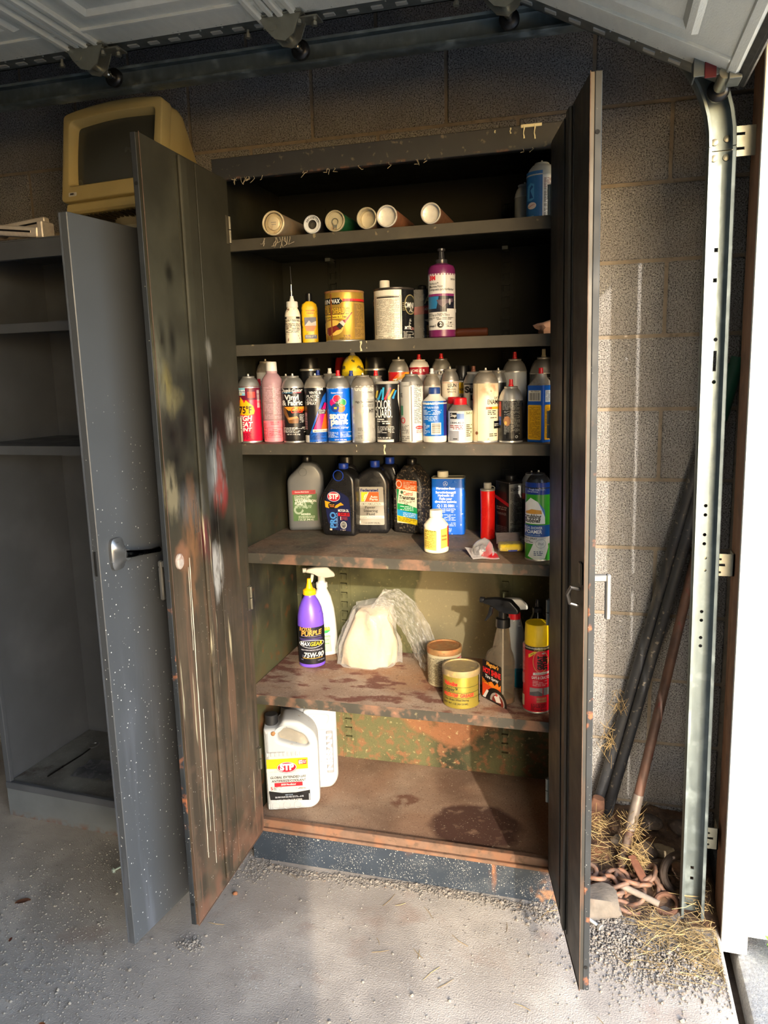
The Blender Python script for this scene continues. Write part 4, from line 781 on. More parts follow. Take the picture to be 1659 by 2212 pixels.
# ---- middle shelf, back rows
def back(label, x, y, Dm, H, col, **k):
    els = k.pop('els', None); s = k.pop('s', 3.6); mm = aerosol(label, x, y, S3, Dm, H, col, group=G3, **k)
    if els: pr(mm[1], els, (0, 0, 1), mm[2])
back('pale grey-white can with a tarnished dome behind the red heat can', .004, .182, .054, .219, (198, 196, 190), dome=tin_old, els=[('r', -25, -170, -16, -150, (190, 40, 60)), ('t', 'FLAT WHITE', -2, -160, 4, 26, (40, 40, 40)), ('f', -15, -156, 14, -140, 3, (90, 90, 90))])
back('slim purple-grey can behind the pink fluid bottle', .0635, .185, .040, .176, (122, 104, 118), dome=tin_old)
back('tall black can with a black cap behind the armchair can', .122, .225, .058, .226, (20, 20, 22), cap=black_pl, bodyh=.190)
back('small can with a blue button behind the armchair can', .166, .170, .050, .176, (150, 150, 150), nozzle=blue_pl)
back('tarnished can with a white button, partly behind the triangle can', .205, .158, .048, .180, (90, 110, 150), nozzle=white_pl, dome=tin_old)
t = thing('red_plastic_bottle', 'dark red bottle in the shadow at the back of the middle shelf', 'bottle', (.187, .33, S3+.0005), face(.187, .33)); obj('body', loft(B(), [(0, .05, .05), (.003, .054, .054), (.15, .054, .054), (.19, .05, .05), (.222, .042, .042), (.226, .036, .036)], 24), mat('dark_red_plastic', (150, 34, 30), .4), t)
yel = mat('yellow_spattered', (232, 206, 30), .45, 0, .06, 30, 0, 60, [dict(s=60, lo=.6, hi=.64, c=(60, 60, 54), a=.9), dict(s=40, lo=.5, hi=.56, z=(.206, .224), c=(150, 152, 150), a=.9)])
t = thing('spray_can', 'can with a round yellow spattered dome and grey nozzle, back row', 'spray can', (.251, .226, S3+.0005), face(.251, .226), G3)
obj('body', lathe(B(), [(.031, 0), (.0325, .003), (.0325, .182), (.0318, .184)], 28), mat('yellow_can_body', (210, 186, 40), .45), t); obj('dome', lathe(B(), [(.0318, .183), (.0318, .188), (.030, .200), (.025, .214), (.017, .224), (.010, .228)], 28), yel, t); obj('nozzle', lathe(B(), [(.0095, .2265), (.0085, .231), (.0065, .233), (.0055, .2415)], 16), grey_pl, t)
back('can with a dark blue button behind the blue craft can', .2695, .150, .050, .172, (60, 90, 170), nozzle=blue_pl)
back('black-bodied can with a tall black cap behind the silver can', .3155, .228, .060, .222, (22, 22, 24), cap=black_pl, bodyh=.186)
back('can with a small red button behind the silver can', .3395, .150, .046, .171, (170, 168, 160), nozzle=red_pl)
for x_, lb in ((.1535, 'turquoise ring cap lying behind the armchair can'), (.294, 'turquoise ring cap wedged behind the silver can')):
    t = obj('ring_cap', tube(B(), [(.017*math.cos(a), 0, .017*math.sin(a)) for a in [q*math.pi/8 for q in range(16)]], .0045, 8, True), mat('turquoise_plastic', (30, 150, 176), .4), None, loc=(x_, .122, S3+.169 if 0 else S3+.022), rot=(0, 0, 0)); tag(t, lb, 'cap')
back('orange and red striped can, tall, behind the colour coating can', .3985, .172, .057, .213, (226, 96, 26), dome=tin, bodyh=.180, els=[('p', [(-28, -180), (4, -180), (-28, -150)], (200, 26, 34)), ('p', [(-28, -150), (20, -178), (28, -178), (28, -172), (-28, -128)], (238, 170, 40)), ('p', [(-28, -158), (-28, -120), (28, -120), (28, -150)], (205, 28, 34)), ('t', 'Zone', 2, -150, 13, 36, WH, {'it': .2, 'rot': 12, 'bold': .03})])
t, b_, r = aerosol('white-domed can with a dark red label and red nozzle, back row', .4475, .205, S3, .054, .211, (150, 22, 40), dome=mat('white_dome', (200, 198, 196), .4), nozzle=red_pl, group=G3, bodyh=.192, dome_w=.85)
pr(b_, [('t', 'HOME @', -8, -178, 7, 30, WH), ('t', 'R', 13, -178, 7, 6, WH), ('r', -27, -170, 27, -120, (190, 186, 184))], (0, 0, 1), r)
back('grey can with a red nozzle behind the small rusty-domed can', .505, .226, .056, .212, (128, 132, 136), nozzle=red_pl, bodyh=.182, els=[('r', -10, -178, 14, -168, (30, 30, 32)), ('t', 'LE', 2, -170, 7, 18, WH)])
back('rusty-domed can behind the blue-labelled bottle', .497, .138, .046, .172, (180, 176, 168), dome=tin_old, nozzle=mat('clear_nozzle', (190, 200, 210), .2))
back('white can with black lettering ending LEUN behind the blue-labelled bottle', .536, .190, .048, .184, (214, 206, 190), bodyh=.152, els=[('t', 'LEUN', 5, -136, 9, 22, (30, 30, 32), {'bold': .03}), ('t', 'MINERAL', 4, -128, 4.5, 24, (50, 50, 50)), ('t', 'SPIRITS', 4, -121, 4.5, 22, (50, 50, 50)), ('r', -20, -148, 22, -147, (180, 60, 50))])
t, b_, r = aerosol('slim yellow can with a long black cap, back row', .5655, .218, S3, .044, .192, (232, 196, 20), cap=black_pl, bodyh=.148, group=G3)
pr(b_, [('t', 'icer', 0, -126, 8, 18, (30, 30, 30)), ('r', -12, -118, 12, -95, (205, 200, 180)), ('f', -10, -114, 8, -100, 4, (90, 90, 80))], (0, 0, 1), r)
back('grey can with heavy black letters and a brown button behind the cream can', .607, .140, .052, .175, (176, 172, 164), nozzle=brown_pl, els=[('t', 'Sup', -5, -122, 15, 36, (16, 16, 18), {'bold': .06}), ('t', 'LU', 4, -103, 12, 24, (16, 16, 18), {'bold': .06}), ('r', -24, -145, 24, -142, (30, 30, 32))])
back('dark can just showing its dome behind the cream enamel can', .670, .150, .042, .177, (30, 30, 32))
back('tall pale grey can with a red nozzle near the right end, back row', .7075, .195, .063, .205, (168, 172, 174), nozzle=red_pl, bodyh=.172, noz_h=.018)
t, b_, r = aerosol('wide dark can with a broad metal cone and cream nozzle, back right corner', .782, .195, S3, .072, .208, (34, 34, 32), nozzle=mat('cream_nozzle', (190, 184, 160), .5), group=G3, bodyh=.166, noz_h=.02)
pr(b_, [('t', 'WOOD', 8, -148, 8, 34, (150, 146, 130)), ('r', -36, -140, 36, -134, (120, 104, 50))], (0, 0, 1), r)
# ---- top shelf: tubes lying on their sides, open or lidded ends outwards
def lying(label, x, z, Rr, ln, col, endcol, kind, y=-.006, rusty=False, m=None):
    zc = z+Rr+.0006; t = thing('caulk_tube', label, 'tube', (x, y, zc)); W = AX_Y
    mm = m or mat('tube_%d_%d_%d' % col, col, .6, 0, .2, 40, .05, 120, [dict(s=40, lo=.55, hi=.7, c=(120, 76, 52), a=.6)])
    b = lathe(B(), [(Rr*.98, 0), (Rr, .003), (Rr, ln), (Rr*.96, ln+.001)], 28, axis=W, cap0=False); obj('barrel', b, mm, t)
    em = mat('tube_end_%d_%d_%d' % endcol, endcol, .4, .3 if kind != 'ring' else 0, .08, 60, 0, 60, [dict(s=60, lo=.6, hi=.72, c=(140, 104, 80), a=.6)] if rusty else ())
    obj('end_rim', lathe(B(), [(Rr*.9, .004), (Rr*.9, -.002), (Rr*.96, -.004), (Rr*1.03, -.002), (Rr*1.03, .003), (Rr, .004)], 28, axis=W, cap0=False, cap1=False), em, t)
    if kind == 'plug':
        obj('plunger', lathe(B(), [(Rr*.92, .010), (Rr*.60, .007), (Rr*.56, .002), (Rr*.5, .001), (.0, .001)], 28, axis=W), em, t)
        b = B()
        for k in range(4): box(b, -.006+.0035*k, -.0035+.0035*k, .0002, .0012, .001, .003); box(b, -.005+.003*k, -.0028+.003*k, .0002, .0012, -.004, -.002)
        obj('stamped_code', b, mat('grey_stamp', (140, 132, 122), .6), t, smooth=0, kind='stuff')
    elif kind == 'ring':
        obj('label_ring', lathe(B(), [(Rr*.97, .001), (Rr*.52, .001), (Rr*.52, .006)], 28, axis=W, cap0=False, cap1=False), em, t)
        obj('recess', lathe(B(), [(Rr*.53, .002), (Rr*.5, .004), (Rr*.38, .012), (0, .013)], 24, axis=W, cap0=False), mat('recess_dark', (70, 68, 62), .4, .3), t)
        b = B()
        for a in range(-60, 75, 16):
            vs, fs, mn_, mx_ = glyphs('ABPENRTSD'[(a+60)//16], .02, 0); s_ = .0062; th = R(a); nv = []
            for p, q in vs:
                u, v = (p-(mn_+mx_)/2)*s_, q*s_+Rr*.64; nv.append(b.verts.new((u*math.cos(th)+v*math.sin(th), .0004, -u*math.sin(th)+v*math.cos(th))))
            for f in fs:
                try: b.faces.new([nv[k] for k in f])
                except ValueError: pass
        obj('lettering', b, ink((50, 50, 54)), t, smooth=0, kind='stuff')
    elif kind == 'tab':
        obj('lid', lathe(B(), [(Rr*.9, .004), (Rr*.82, .006), (Rr*.78, .004), (0, .0035)], 28, axis=W, cap0=False), em, t)
        b = B(); tube(b, [(Rr*.32*math.cos(a), .0015, -.002+Rr*.34*math.sin(a)) for a in [q*math.pi/7 for q in range(14)]], .0011, 6, True); tube(b, [(-.006, .002, -.004), (-.003, .001, -Rr*.8)], .001, 6); tube(b, [(.006, .002, -.004), (.003, .001, -Rr*.8)], .001, 6); box(b, -.004, .004, .001, .0025, -Rr*.62, -Rr*.42)
        obj('pull_tab', b, zinc, t)
    else:
        obj('inner_wall', lathe(B(), [(Rr*.93, .001), (Rr*.93, .05)], 28, axis=W, cap0=False, cap1=False), tin, t)
        b = lathe(B(), [(Rr*.93, .018), (Rr*.86, .024), (Rr*.82, .022), (0, .022)], 28, axis=W, cap0=False) if kind == 'cup' else lathe(B(), [(Rr*.93, .008), (Rr*.8, .010), (0, .0095)], 28, axis=W, cap0=False)
        obj('lid', b, em, t)
    return t
lying('caulk tube with a cream plunger end, first at the left of the top shelf', .1315, S1, .0285, .2, (112, 100, 84), (206, 192, 158), 'plug', -.012, True)
b = B(); r_ = random.Random(9)
for k in range(12):
    x = .125+r_.uniform(-.03, .05); tube(b, [(x+r_.uniform(-.012, .012)*q/3, -.006-.001*q, S1-.004-.008*q*r_.uniform(.5, 1.2)) for q in range(4)], .0007, 4)
tag(obj('cobweb', b, mat('cobweb_grey', (150, 140, 120), .8), None, kind='stuff'), 'dusty cobwebs hanging below the first caulk tube', 'cobweb')
lying('black tube with a white lettered ring on its end, second on the top shelf', .2275, S1, .0215, .19, (24, 24, 26), (190, 194, 196), 'ring', .006)
lying('dark green tube with a pull-tab lid on the top shelf', .2885, S1, .0245, .2, (10, 74, 44), (176, 168, 140), 'tab', .002, True)
lying('open-ended tube with its lid pushed in, touching the rusty one on its right', .3705, S1, .0245, .2, (86, 70, 60), (190, 182, 156), 'cup', 0, True)
lying('rust-brown tube with a bright flat metal end, right of the pushed-in one', .4215, S1, .0248, .2, (118, 78, 56), (206, 204, 196), 'flat', -.002, True)
lying('rust-brown tube with a bright metal end, alone toward the right of the top shelf', .5285, S1, .0235, .2, (108, 76, 58), (206, 204, 196), 'flat', 0, True)
t, b_, r = aerosol('short blue and white can at the right end of the top shelf', .781, .066, S1, .0705, .127, (188, 190, 192), group=None, cat='can', bodyh=.096, dome=mat('pale_dome', (150, 156, 160), .5))
pr(b_, [('r', 290, 885, 570, 1600, (34, 96, 158)), ('p', [(330, 1320), (335, 1100), (380, 1055), (440, 1080), (440, 1300), (390, 1330)], (70, 140, 196)), ('p', [(370, 1130), (400, 1090), (425, 1120), (380, 1170), (425, 1290), (365, 1290)], (26, 70, 130)), ('e', 407, 1405, 66, 52, (216, 208, 204)), ('t', 'REFILL', 407, 1408, 18, 104, (190, 50, 60), {'rot': 22}), ('t', 'NET WT. 12 OZ.', 372, 1572, 14, 130, (200, 214, 230)), ('t', 'R', 735, 970, 60, 40, (40, 110, 150)), ('f', 592, 1002, 760, 1150, 9, (120, 70, 76)), ('f', 592, 1155, 770, 1440, 18, (96, 92, 94)), ('f', 592, 1460, 740, 1580, 7, (110, 106, 106))], (555, 1605, 6.9), r)
aerosol('grey striped can hidden behind the blue and white can on the top shelf', .733, .165, S1, .05, .105, (118, 122, 120), cat='can', dome=mat('pale_dome', (150, 156, 160), .5))
# ---- second shelf
cream_sp = mat('paint_spattered_white', (226, 218, 198), .45, 0, .04, 30, 0, 60, [dict(s=110, lo=.62, hi=.68, c=(110, 62, 44), a=.9), dict(s=60, lo=.64, hi=.7, c=(150, 110, 70), a=.8)])
t, bd = bottle('squeeze_bottle', 'small spattered white squeeze bottle with a needle tip, second shelf', .1445, .055, S2, Z([(0, .040), (.002, .0415), (.042, .041), (.05, .0395), (.072, .041), (.082, .036), (.090, .028), (.094, .026)]), cream_sp, Z([(.092, .029), (.093, .031), (.105, .0305), (.107, .028)]), white_pl, off=0)
obj('needle_hub', lathe(B(), [(.007, .106), (.0065, .110), (.0042, .118), (.004, .121)], 14), mat('clear_hub', (200, 204, 200), .25), t); obj('needle', lathe(B(), [(.0011, .12), (.0011, .15)], 8), mat('bright_steel', (215, 215, 210), .18, 1.), t)
b = B(); tube(b, [(0, .02, .0), (.001, .03, .15), (-.0005, .034, .2)], .0004, 5); obj('needle_wire', b, hm, t)
pr(bd, [('r', 255, 712, 430, 738, (40, 32, 28)), ('r', 275, 714, 385, 736, (222, 212, 190)), ('f', 255, 748, 430, 775, 2, (60, 50, 44)), ('f', 262, 790, 425, 905, 9, (80, 70, 60))], (345, 1025, 4.6), .0207)
t, bd = bottle('polish_bottle', 'flat yellow bottle with a black cap behind the squeeze bottle', .1655, .125, S2, [(0, .040, .026, 0, 0, 3), (.002, .0435, .029, 0, 0, 3), (.095, .0435, .029, 0, 0, 3), (.105, .038, .027, 0, 0, 2.4), (.112, .018, .018)], mat('yellow_bottle', (226, 184, 30), .4, 0, .06, 30, 0, 60, [dict(s=70, lo=.62, hi=.68, c=(90, 60, 40), a=.8)]), Z([(.111, .016), (.112, .0175), (.132, .017), (.133, .015)]), black_pl)
printing(bd, [('t', 'lemon polish', 2, -86, 4.5, 24, (200, 60, 30)), ('t', 'cleans', 1, -79, 4.5, 18, (200, 60, 30)), ('r', -14, -70, 17, -48, (60, 70, 110)), ('p', [(-14, -48), (-2, -62), (4, -55), (17, -60), (17, -48)], (196, 196, 200)), ('p', [(-14, -48), (17, -48), (10, -34), (-10, -34)], (206, 120, 50)), ('r', -14, -24, 18, -14, (40, 66, 130)), ('f', -12, -22, 16, -16, 2, (200, 200, 190))], (0, 0, 1), ('flat', .0147))
def quart(label, x, y, z, Dm, H, m, els, px, lid=tin_old, off=0):
    t = thing('paint_can', label, 'paint can', (x, y, z+.0005), face(x, y, off)); r = Dm/2
    bd = obj('body', lathe(B(), [(r*.98, .003), (r, .005), (r, H-.006), (r*.99, H-.004)], 36), m, t)
    obj('base_rim', lathe(B(), [(r*.93, 0), (r*1.012, 0), (r*1.016, .002), (r*.99, .004)], 36), tin, t)
    obj('lid', lathe(B(), [(r*1.0, H-.005), (r*1.018, H-.003), (r*1.01, H), (r*.94, H), (r*.92, H-.004), (r*.84, H-.004), (r*.82, H-.006), (0, H-.006)], 36), lid, t)
    pr(bd, els, px, r); return t
goldm = mat('gold_tin', (176, 142, 60), .36, .55, .06, 30, .03, 100, [dict(s=60, lo=.64, hi=.7, c=(150, 104, 66), a=.7), dict(s=16, lo=.6, hi=.66, z=(.10, .127), c=(120, 66, 44), a=.9)])
quart('gold quart paint can with a paintbrush picture, second shelf', .2845, .068, S2, .1005, .1255, goldm, [('p', [(690, 518), (880, 518), (915, 555), (880, 590), (690, 590)], (20, 22, 24)), ('t', 'MINWAX', 788, 578, 46, 195, WH, {'it': .1}), ('r', 916, 530, 1165, 556, (206, 40, 40)), ('r', 905, 556, 1165, 563, (60, 40, 30)), ('r', 1045, 568, 1165, 975, (160, 128, 66)), ('f', 1048, 590, 1150, 960, 24, (110, 86, 50)), ('t', 'POLYSHADES', 838, 695, 66, 312, (60, 44, 24), {'it': .15, 'bold': .05}), ('t', 'POLYSHADES', 836, 692, 62, 306, (226, 182, 50), {'it': .15, 'bold': .01}), ('r', 690, 708, 965, 750, (232, 196, 60)), ('t', 'Polyurethane in 1 Step', 825, 741, 26, 262, (50, 36, 20)),
    ('e', 800, 850, 122, 92, (150, 110, 60)), ('e', 800, 850, 117, 87, (216, 180, 80)), ('p', [(735, 850), (850, 820), (900, 870), (840, 880), (760, 940), (730, 910)], (120, 38, 34)), ('p', [(838, 832), (872, 795), (918, 838), (880, 872)], (44, 40, 38)), ('p', [(872, 795), (905, 770), (940, 806), (918, 838)], (200, 196, 184)), ('p', [(905, 770), (945, 760), (1015, 678), (1022, 684), (945, 800), (940, 806)], (140, 30, 50)), ('t', '32 FL OZ', 955, 952, 18, 76, (50, 44, 30)), ('t', '(1 QT) 946 mL', 930, 980, 16, 120, (50, 44, 30)), ('r', 782, 470, 796, 985, (146, 86, 44))], (938, 1005, 4.55), lid=rusty_lid)
t, bd = bottle('stain_bottle', 'bottle with a white cap and a brown label behind the white and black paint can', .366, .165, S2, [(0, .060, .04, 0, 0, 3), (.002, .064, .044, 0, 0, 3), (.105, .064, .044, 0, 0, 3), (.122, .052, .04, 0, 0, 2.5), (.134, .028, .028), (.138, .026, .026)], mat('pale_blue_plastic', (186, 196, 204), .4), Z([(.136, .026), (.137, .028), (.157, .0275), (.159, .026)]), white_pl)
printing(bd, [('r', -31, -104, 31, -8, (70, 38, 24)), ('r', -31, -104, 31, -92, (206, 130, 80)), ('t', 'EXT', -21, -78, 8, 16, (200, 190, 180)), ('f', -29, -72, -4, -62, 2, (180, 160, 150))], (0, 0, 1), ('flat', .0222))
quart('paint can half white instructions and half black, second shelf', .415, .072, S2, .1015, .126, mat('black_gloss_label', (20, 22, 24), .3, 0, .06, 30), [('p', [(154, 300), (392, 300), (392, 690), (154, 690)], (226, 222, 206)), ('o', 285, 505, 0, 0, 0, BK), ('r', 182, 344, 384, 346, BK), ('r', 182, 646, 384, 648, BK), ('r', 182, 344, 185, 648, BK), ('r', 381, 344, 384, 648, BK), ('r', 192, 350, 372, 362, (40, 36, 34)), ('f', 192, 372, 372, 640, 38, (130, 126, 116)), ('f', 200, 660, 370, 684, 2, (150, 146, 134)),
    ('e', 460, 415, 46, 80, (150, 140, 100)), ('e', 460, 415, 38, 72, (44, 46, 42)), ('t', 'OMNI', 452, 440, 42, 70, WH, {'it': .2}), ('t', 'AL', 466, 472, 30, 30, (210, 205, 190), {'it': .2}), ('f', 396, 400, 420, 470, 5, (120, 112, 84)), ('t', 'FFF', 464, 560, 16, 62, (190, 190, 184), {'rot': 80}), ('t', 'MTK', 438, 612, 26, 52, WH, {'it': .1}), ('t', '20', 474, 614, 20, 24, (180, 130, 130)), ('f', 400, 628, 484, 682, 5, (176, 176, 172))], (330, 690, 3.25), lid=mat('dark_lid', (64, 60, 58), .4, .6))
t = thing('thinner_tin', 'black rectangular tin with a red band and small top knob, behind the half-white can', 'can', (.462, .195, S2+.0005), face(.46, .17, 0))
bd = obj('body', loft(B(), [(0, .085, .05, 0, 0, 7), (.002, .088, .053, 0, 0, 7), (.132, .088, .053, 0, 0, 7), (.134, .085, .05, 0, 0, 7)], 32), mat('black_gloss_label', (20, 22, 24), .3), t); obj('cap', lathe(B(), [(.012, .133), (.012, .142), (.009, .145)], 16), black_pl, t)
printing(bd, [('t', 'AIL', 24, -96, 24, 40, (176, 170, 130), {'it': .15}), ('p', [(-40, -86), (44, -94), (44, -72), (-40, -66)], (150, 30, 40)), ('t', 'ADVANCED', 22, -80, 6, 34, (210, 190, 190), {'rot': 5}), ('p', [(10, -40), (44, -48), (44, -4), (10, -4)], (150, 116, 70)), ('p', [(4, -54), (44, -62), (44, -56), (14, -48)], (190, 180, 160)), ('f', 12, -14, 40, -8, 1, (210, 205, 200))], (0, 0, 1), ('flat', .0267))
purp = mat('dark_purple_plastic', (96, 30, 78), .35, 0, .08, 20)
t, bd = bottle('polish_bottle', 'tall dark purple bottle with a white machine polish label and pump top', .542, .056, S2, Z([(0, .058), (.003, .066), (.025, .0675), (.142, .0665), (.150, .068), (.164, .066), (.172, .058), (.176, .038), (.178, .03)]), purp, Z([(.176, .03), (.177, .031), (.187, .030), (.189, .016), (.206, .013), (.208, .02), (.213, .02), (.214, .010)]), mat('smoke_plastic', (40, 40, 44), .25))
pr(bd, [('r', 570, 186, 800, 612, (206, 206, 206)), ('t', '3M', 612, 234, 32, 44, (200, 24, 40), {'bold': .06}), ('t', '06064', 768, 236, 14, 34, (60, 60, 62), {'bold': .03}), ('t', 'Perfect-It\u2122', 624, 268, 16, 66, (50, 50, 54)), ('t', 'Machine Polish', 640, 291, 17, 102, (50, 50, 54)), ('t', 'Compuesto para Abrillantar', 680, 313, 17, 190, (50, 50, 54)), ('r', 582, 338, 776, 476, (26, 28, 44)), ('r', 582, 338, 776, 356, (120, 40, 100)), ('p', [(582, 358), (660, 358), (640, 450), (582, 450)], (40, 110, 160)), ('p', [(640, 385), (720, 380), (765, 375), (765, 400), (720, 412), (690, 440), (660, 420)], (90, 76, 90)), ('e', 742, 400, 8, 24, (170, 170, 176)), ('r', 720, 452, 800, 478, (206, 206, 206)), ('f', 584, 486, 740, 512, 3, (90, 90, 92)), ('f', 584, 518, 772, 540, 2, (90, 90, 92)), ('t', 'step2', 612, 588, 16, 50, (50, 50, 56), {'it': .2}), ('e', 672, 572, 25, 25, (20, 20, 24)), ('t', '2', 672, 583, 28, 18, WH, {'bold': .04}), ('r', 706, 570, 768, 572, (60, 60, 60)), ('t', '1 qt', 742, 562, 12, 26, (60, 60, 60)), ('t', '946 mL', 738, 590, 10, 40, (60, 60, 60))], (683, 672, 3.2), lambda v: .0336)
t = thing('glass_vial', 'brown bottle lying on its side beside the purple polish bottle', 'bottle', (.585, .085, S2+.0125), R(4))
b = lathe(B(), [(.008, 0), (.0095, .002), (.0095, .016), (.007, .018), (.007, .024), (.0115, .034), (.012, .038), (.012, .11), (.010, .112)], 18, axis=Matrix.Rotation(R(90), 4, 'Y') @ Matrix.Translation((0, 0, -.045))); obj('body', b, mat('brown_glass', (58, 30, 18), .15, 0, .08, 20, spec=.6), t)
obj('cap', lathe(B(), [(.0105, 0), (.0112, .001), (.0112, .016), (.009, .017)], 18, axis=Matrix.Rotation(R(90), 4, 'Y') @ Matrix.Translation((0, 0, -.047))), mat('dull_black_cap', (30, 28, 27), .6), t)
b = B(); bmesh.ops.create_icosphere(b, subdivisions=3, radius=1)
for v in b.verts:
    n_ = noise.noise(v.co*1.8+Vector((4, 1, 2)))*.3; v.co = Vector((v.co.x*.04, v.co.y*.03, v.co.z*.021))*(1+n_); v.co.z = max(-.017, v.co.z)
o = obj('crumpled_rag', b, mat('pinkish_cloth', (176, 138, 118), .85, 0, .15, 40, .2, 120), None, loc=(.808, .10, S2+.0175)); tag(o, 'pinkish crumpled rag at the far right of the second shelf', 'rag')
# ---- fourth shelf: oil bottles and tins
def jug(name, label, x, y, z, rz, loops, half, bev, m, cat='bottle'):
    t = thing(name, label, cat, (x, y, z+.0006), rz); bd = obj('body', outline_bm(loops, half, bev, 3), m, t, smooth=50); return t, bd
def capat(t, x, z0, z1, r, m, name='cap', y=0., ribs=False):
    return obj(name, lathe(B(), [(r*.96, z0), (r, z0+.001), (r, z1-.002), (r*.92, z1)], 22, axis=Matrix.Translation((x, y, 0))), m, t)
grey_jug = mat('grey_jug_plastic', (84, 86, 88), .4, 0, .06, 14, .05, 50); blk_jug = mat('black_jug_plastic', (20, 20, 22), .3, 0, .1, 20, .05, 60, [dict(s=260, lo=.66, hi=.74, c=(120, 110, 96), a=.7)])
f = face(.05, .33)
t, bd = jug('transmission_fluid_bottle', 'grey plastic fluid bottle with a green and red label, left end of its shelf', .047, .345, S4, f-R(4), [rnd_loop([(-.056, 0), (.056, 0), (.056, .178), (.036, .206), (.018, .212), (-.006, .212), (-.03, .188), (-.056, .165)], [.012, .012, .02, .012, .004, .004, .03, .02])], .034, .012, grey_jug)
capat(t, .006, .212, .230, .0145, black_pl)
obj('embossed_ring', tube(B(), [(-.006+.012*math.cos(a), -.0342, .184+.012*math.sin(a)) for a in [q*math.pi/9 for q in range(18)]], .0008, 5, True), grey_jug, t)
printing(bd, [('r', 190, 528, 450, 822, (66, 104, 56)), ('r', 186, 490, 436, 534, (170, 28, 44)), ('t', 'Genuine Multi-Series', 290, 516, 16, 150, (226, 200, 200)), ('t', 'CVT', 400, 522, 22, 55, (90, 16, 26), {'it': .2}), ('t', 'CVT', 335, 690, 92, 250, (150, 172, 146), {'rot': 38, 'bold': .03}), ('t', 'CONTINUOUSLY', 302, 568, 22, 188, (216, 226, 210)), ('t', 'VARIABLE', 264, 592, 20, 112, (216, 226, 210)), ('t', 'TRANSMISSION', 326, 620, 26, 228, (226, 232, 220), {'bold': .03}), ('t', 'FLUID', 256, 646, 26, 88, (226, 232, 220), {'bold': .03}), ('f', 208, 658, 390, 690, 2, (150, 176, 146)), ('t', 'HONDA', 325, 758, 18, 104, (220, 228, 214), {'it': .1, 'bold': .04}), ('f', 245, 768, 420, 798, 3, (180, 196, 172)), ('t', '1 U.S. QT. (946 mL)', 325, 816, 16, 160, (220, 226, 214))], (330, 930, 3.45), ('flat', .034))
t, bd = jug('oil_bottle', 'black oil bottle in shadow with a black cap, behind the oval-badged one', .172, .378, S4, f, [rnd_loop([(-.05, 0), (.05, 0), (.05, .16), (.02, .204), (-.02, .204), (-.05, .16)], [.01, .01, .02, .01, .01, .02])], .03, .012, blk_jug); capat(t, 0, .204, .226, .021, black_pl)
f = face(.17, .27)
t, bd = jug('oil_bottle', 'black motor oil bottle with a red oval badge and loose blue neck ring', .182, .283, S4, f-R(22), [rnd_loop([(-.05, .0), (.054, 0), (.058, .10), (.056, .178), (.030, .200), (.004, .200), (-.034, .150), (-.058, .11), (-.058, .05)], [.014, .012, .04, .02, .006, .006, .03, .03, .03])], .033, .011, blk_jug)
capat(t, .012, .200, .216, .0148, blue_pl)
obj('neck_ring', tube(B(), [(.008+.0155*math.cos(a), -.036, .183+.0155*math.sin(a)) for a in [q*math.pi/9 for q in range(18)]], .0016, 6, True), blue_pl, t)
b = B()
for k in range(7): box(b, -.032+k*.004, .032, -.0336, -.030, .130+k*.0058, .132+k*.0058)
for v in b.verts: v.co.z -= (v.co.x)*.55*0
obj('grip_ribs', b, blk_jug, t, smooth=0, kind='stuff')
NAVY = (22, 28, 70)
printing(bd, [('p', [(536, 620), (556, 560), (600, 515), (700, 540), (790, 602), (806, 700), (806, 962), (590, 950), (548, 860), (530, 740)], NAVY), ('p', [(520, 640), (600, 660), (640, 690), (700, 655), (735, 682), (690, 690), (660, 712), (570, 720), (525, 710)], (224, 160, 30)), ('p', [(560, 672), (590, 655), (630, 655), (642, 690), (620, 730), (575, 728), (558, 700)], (22, 20, 18)), ('t', 'MAX LIFE', 600, 686, 11, 56, (220, 160, 60)), ('t', '5000', 600, 706, 16, 48, (220, 120, 40)),
    ('e', 624, 594, 72, 53, (226, 220, 222)), ('e', 624, 594, 67, 48, (190, 22, 48)), ('t', 'STP', 624, 617, 52, 104, WH, {'bold': .05}), ('t', 'PRO', 638, 845, 62, 172, (74, 140, 214), {'rot': 90, 'bold': .04}), ('t', 'FORMULA', 662, 842, 20, 158, (120, 160, 214), {'rot': 90}), ('t', 'MOTOR OIL', 730, 753, 26, 120, WH), ('r', 668, 763, 797, 799, (196, 30, 40)), ('t', '5W-30', 738, 793, 28, 100, (40, 16, 20), {'bold': .03}), ('r', 692, 806, 699, 842, (210, 200, 200)), ('f', 704, 808, 772, 846, 4, (170, 60, 66)), ('e', 727, 895, 36, 40, (214, 214, 208)), ('e', 727, 895, 28, 32, (40, 44, 50)), ('o', 727, 895, 22, 25, 3, (190, 190, 186)), ('f', 712, 880, 744, 908, 3, (190, 190, 186)), ('t', '1 QT', 722, 955, 12, 60, (214, 196, 170)), ('r', 570, 938, 596, 956, (220, 200, 170))], (658, 1018, 3.55), ('flat', .033))
f = face(.28, .33)
t, bd = jug('power_steering_bottle', 'black bottle with a large silver label and blue cap', .268, .328, S4, f-R(9), [rnd_loop([(-.053, 0), (.053, 0), (.056, .16), (.036, .193), (.022, .200), (-.004, .200), (-.03, .185), (-.056, .165)], [.014, .014, .024, .014, .006, .006, .02, .02])], .034, .013, blk_jug); capat(t, .010, .200, .219, .0145, blue_pl)
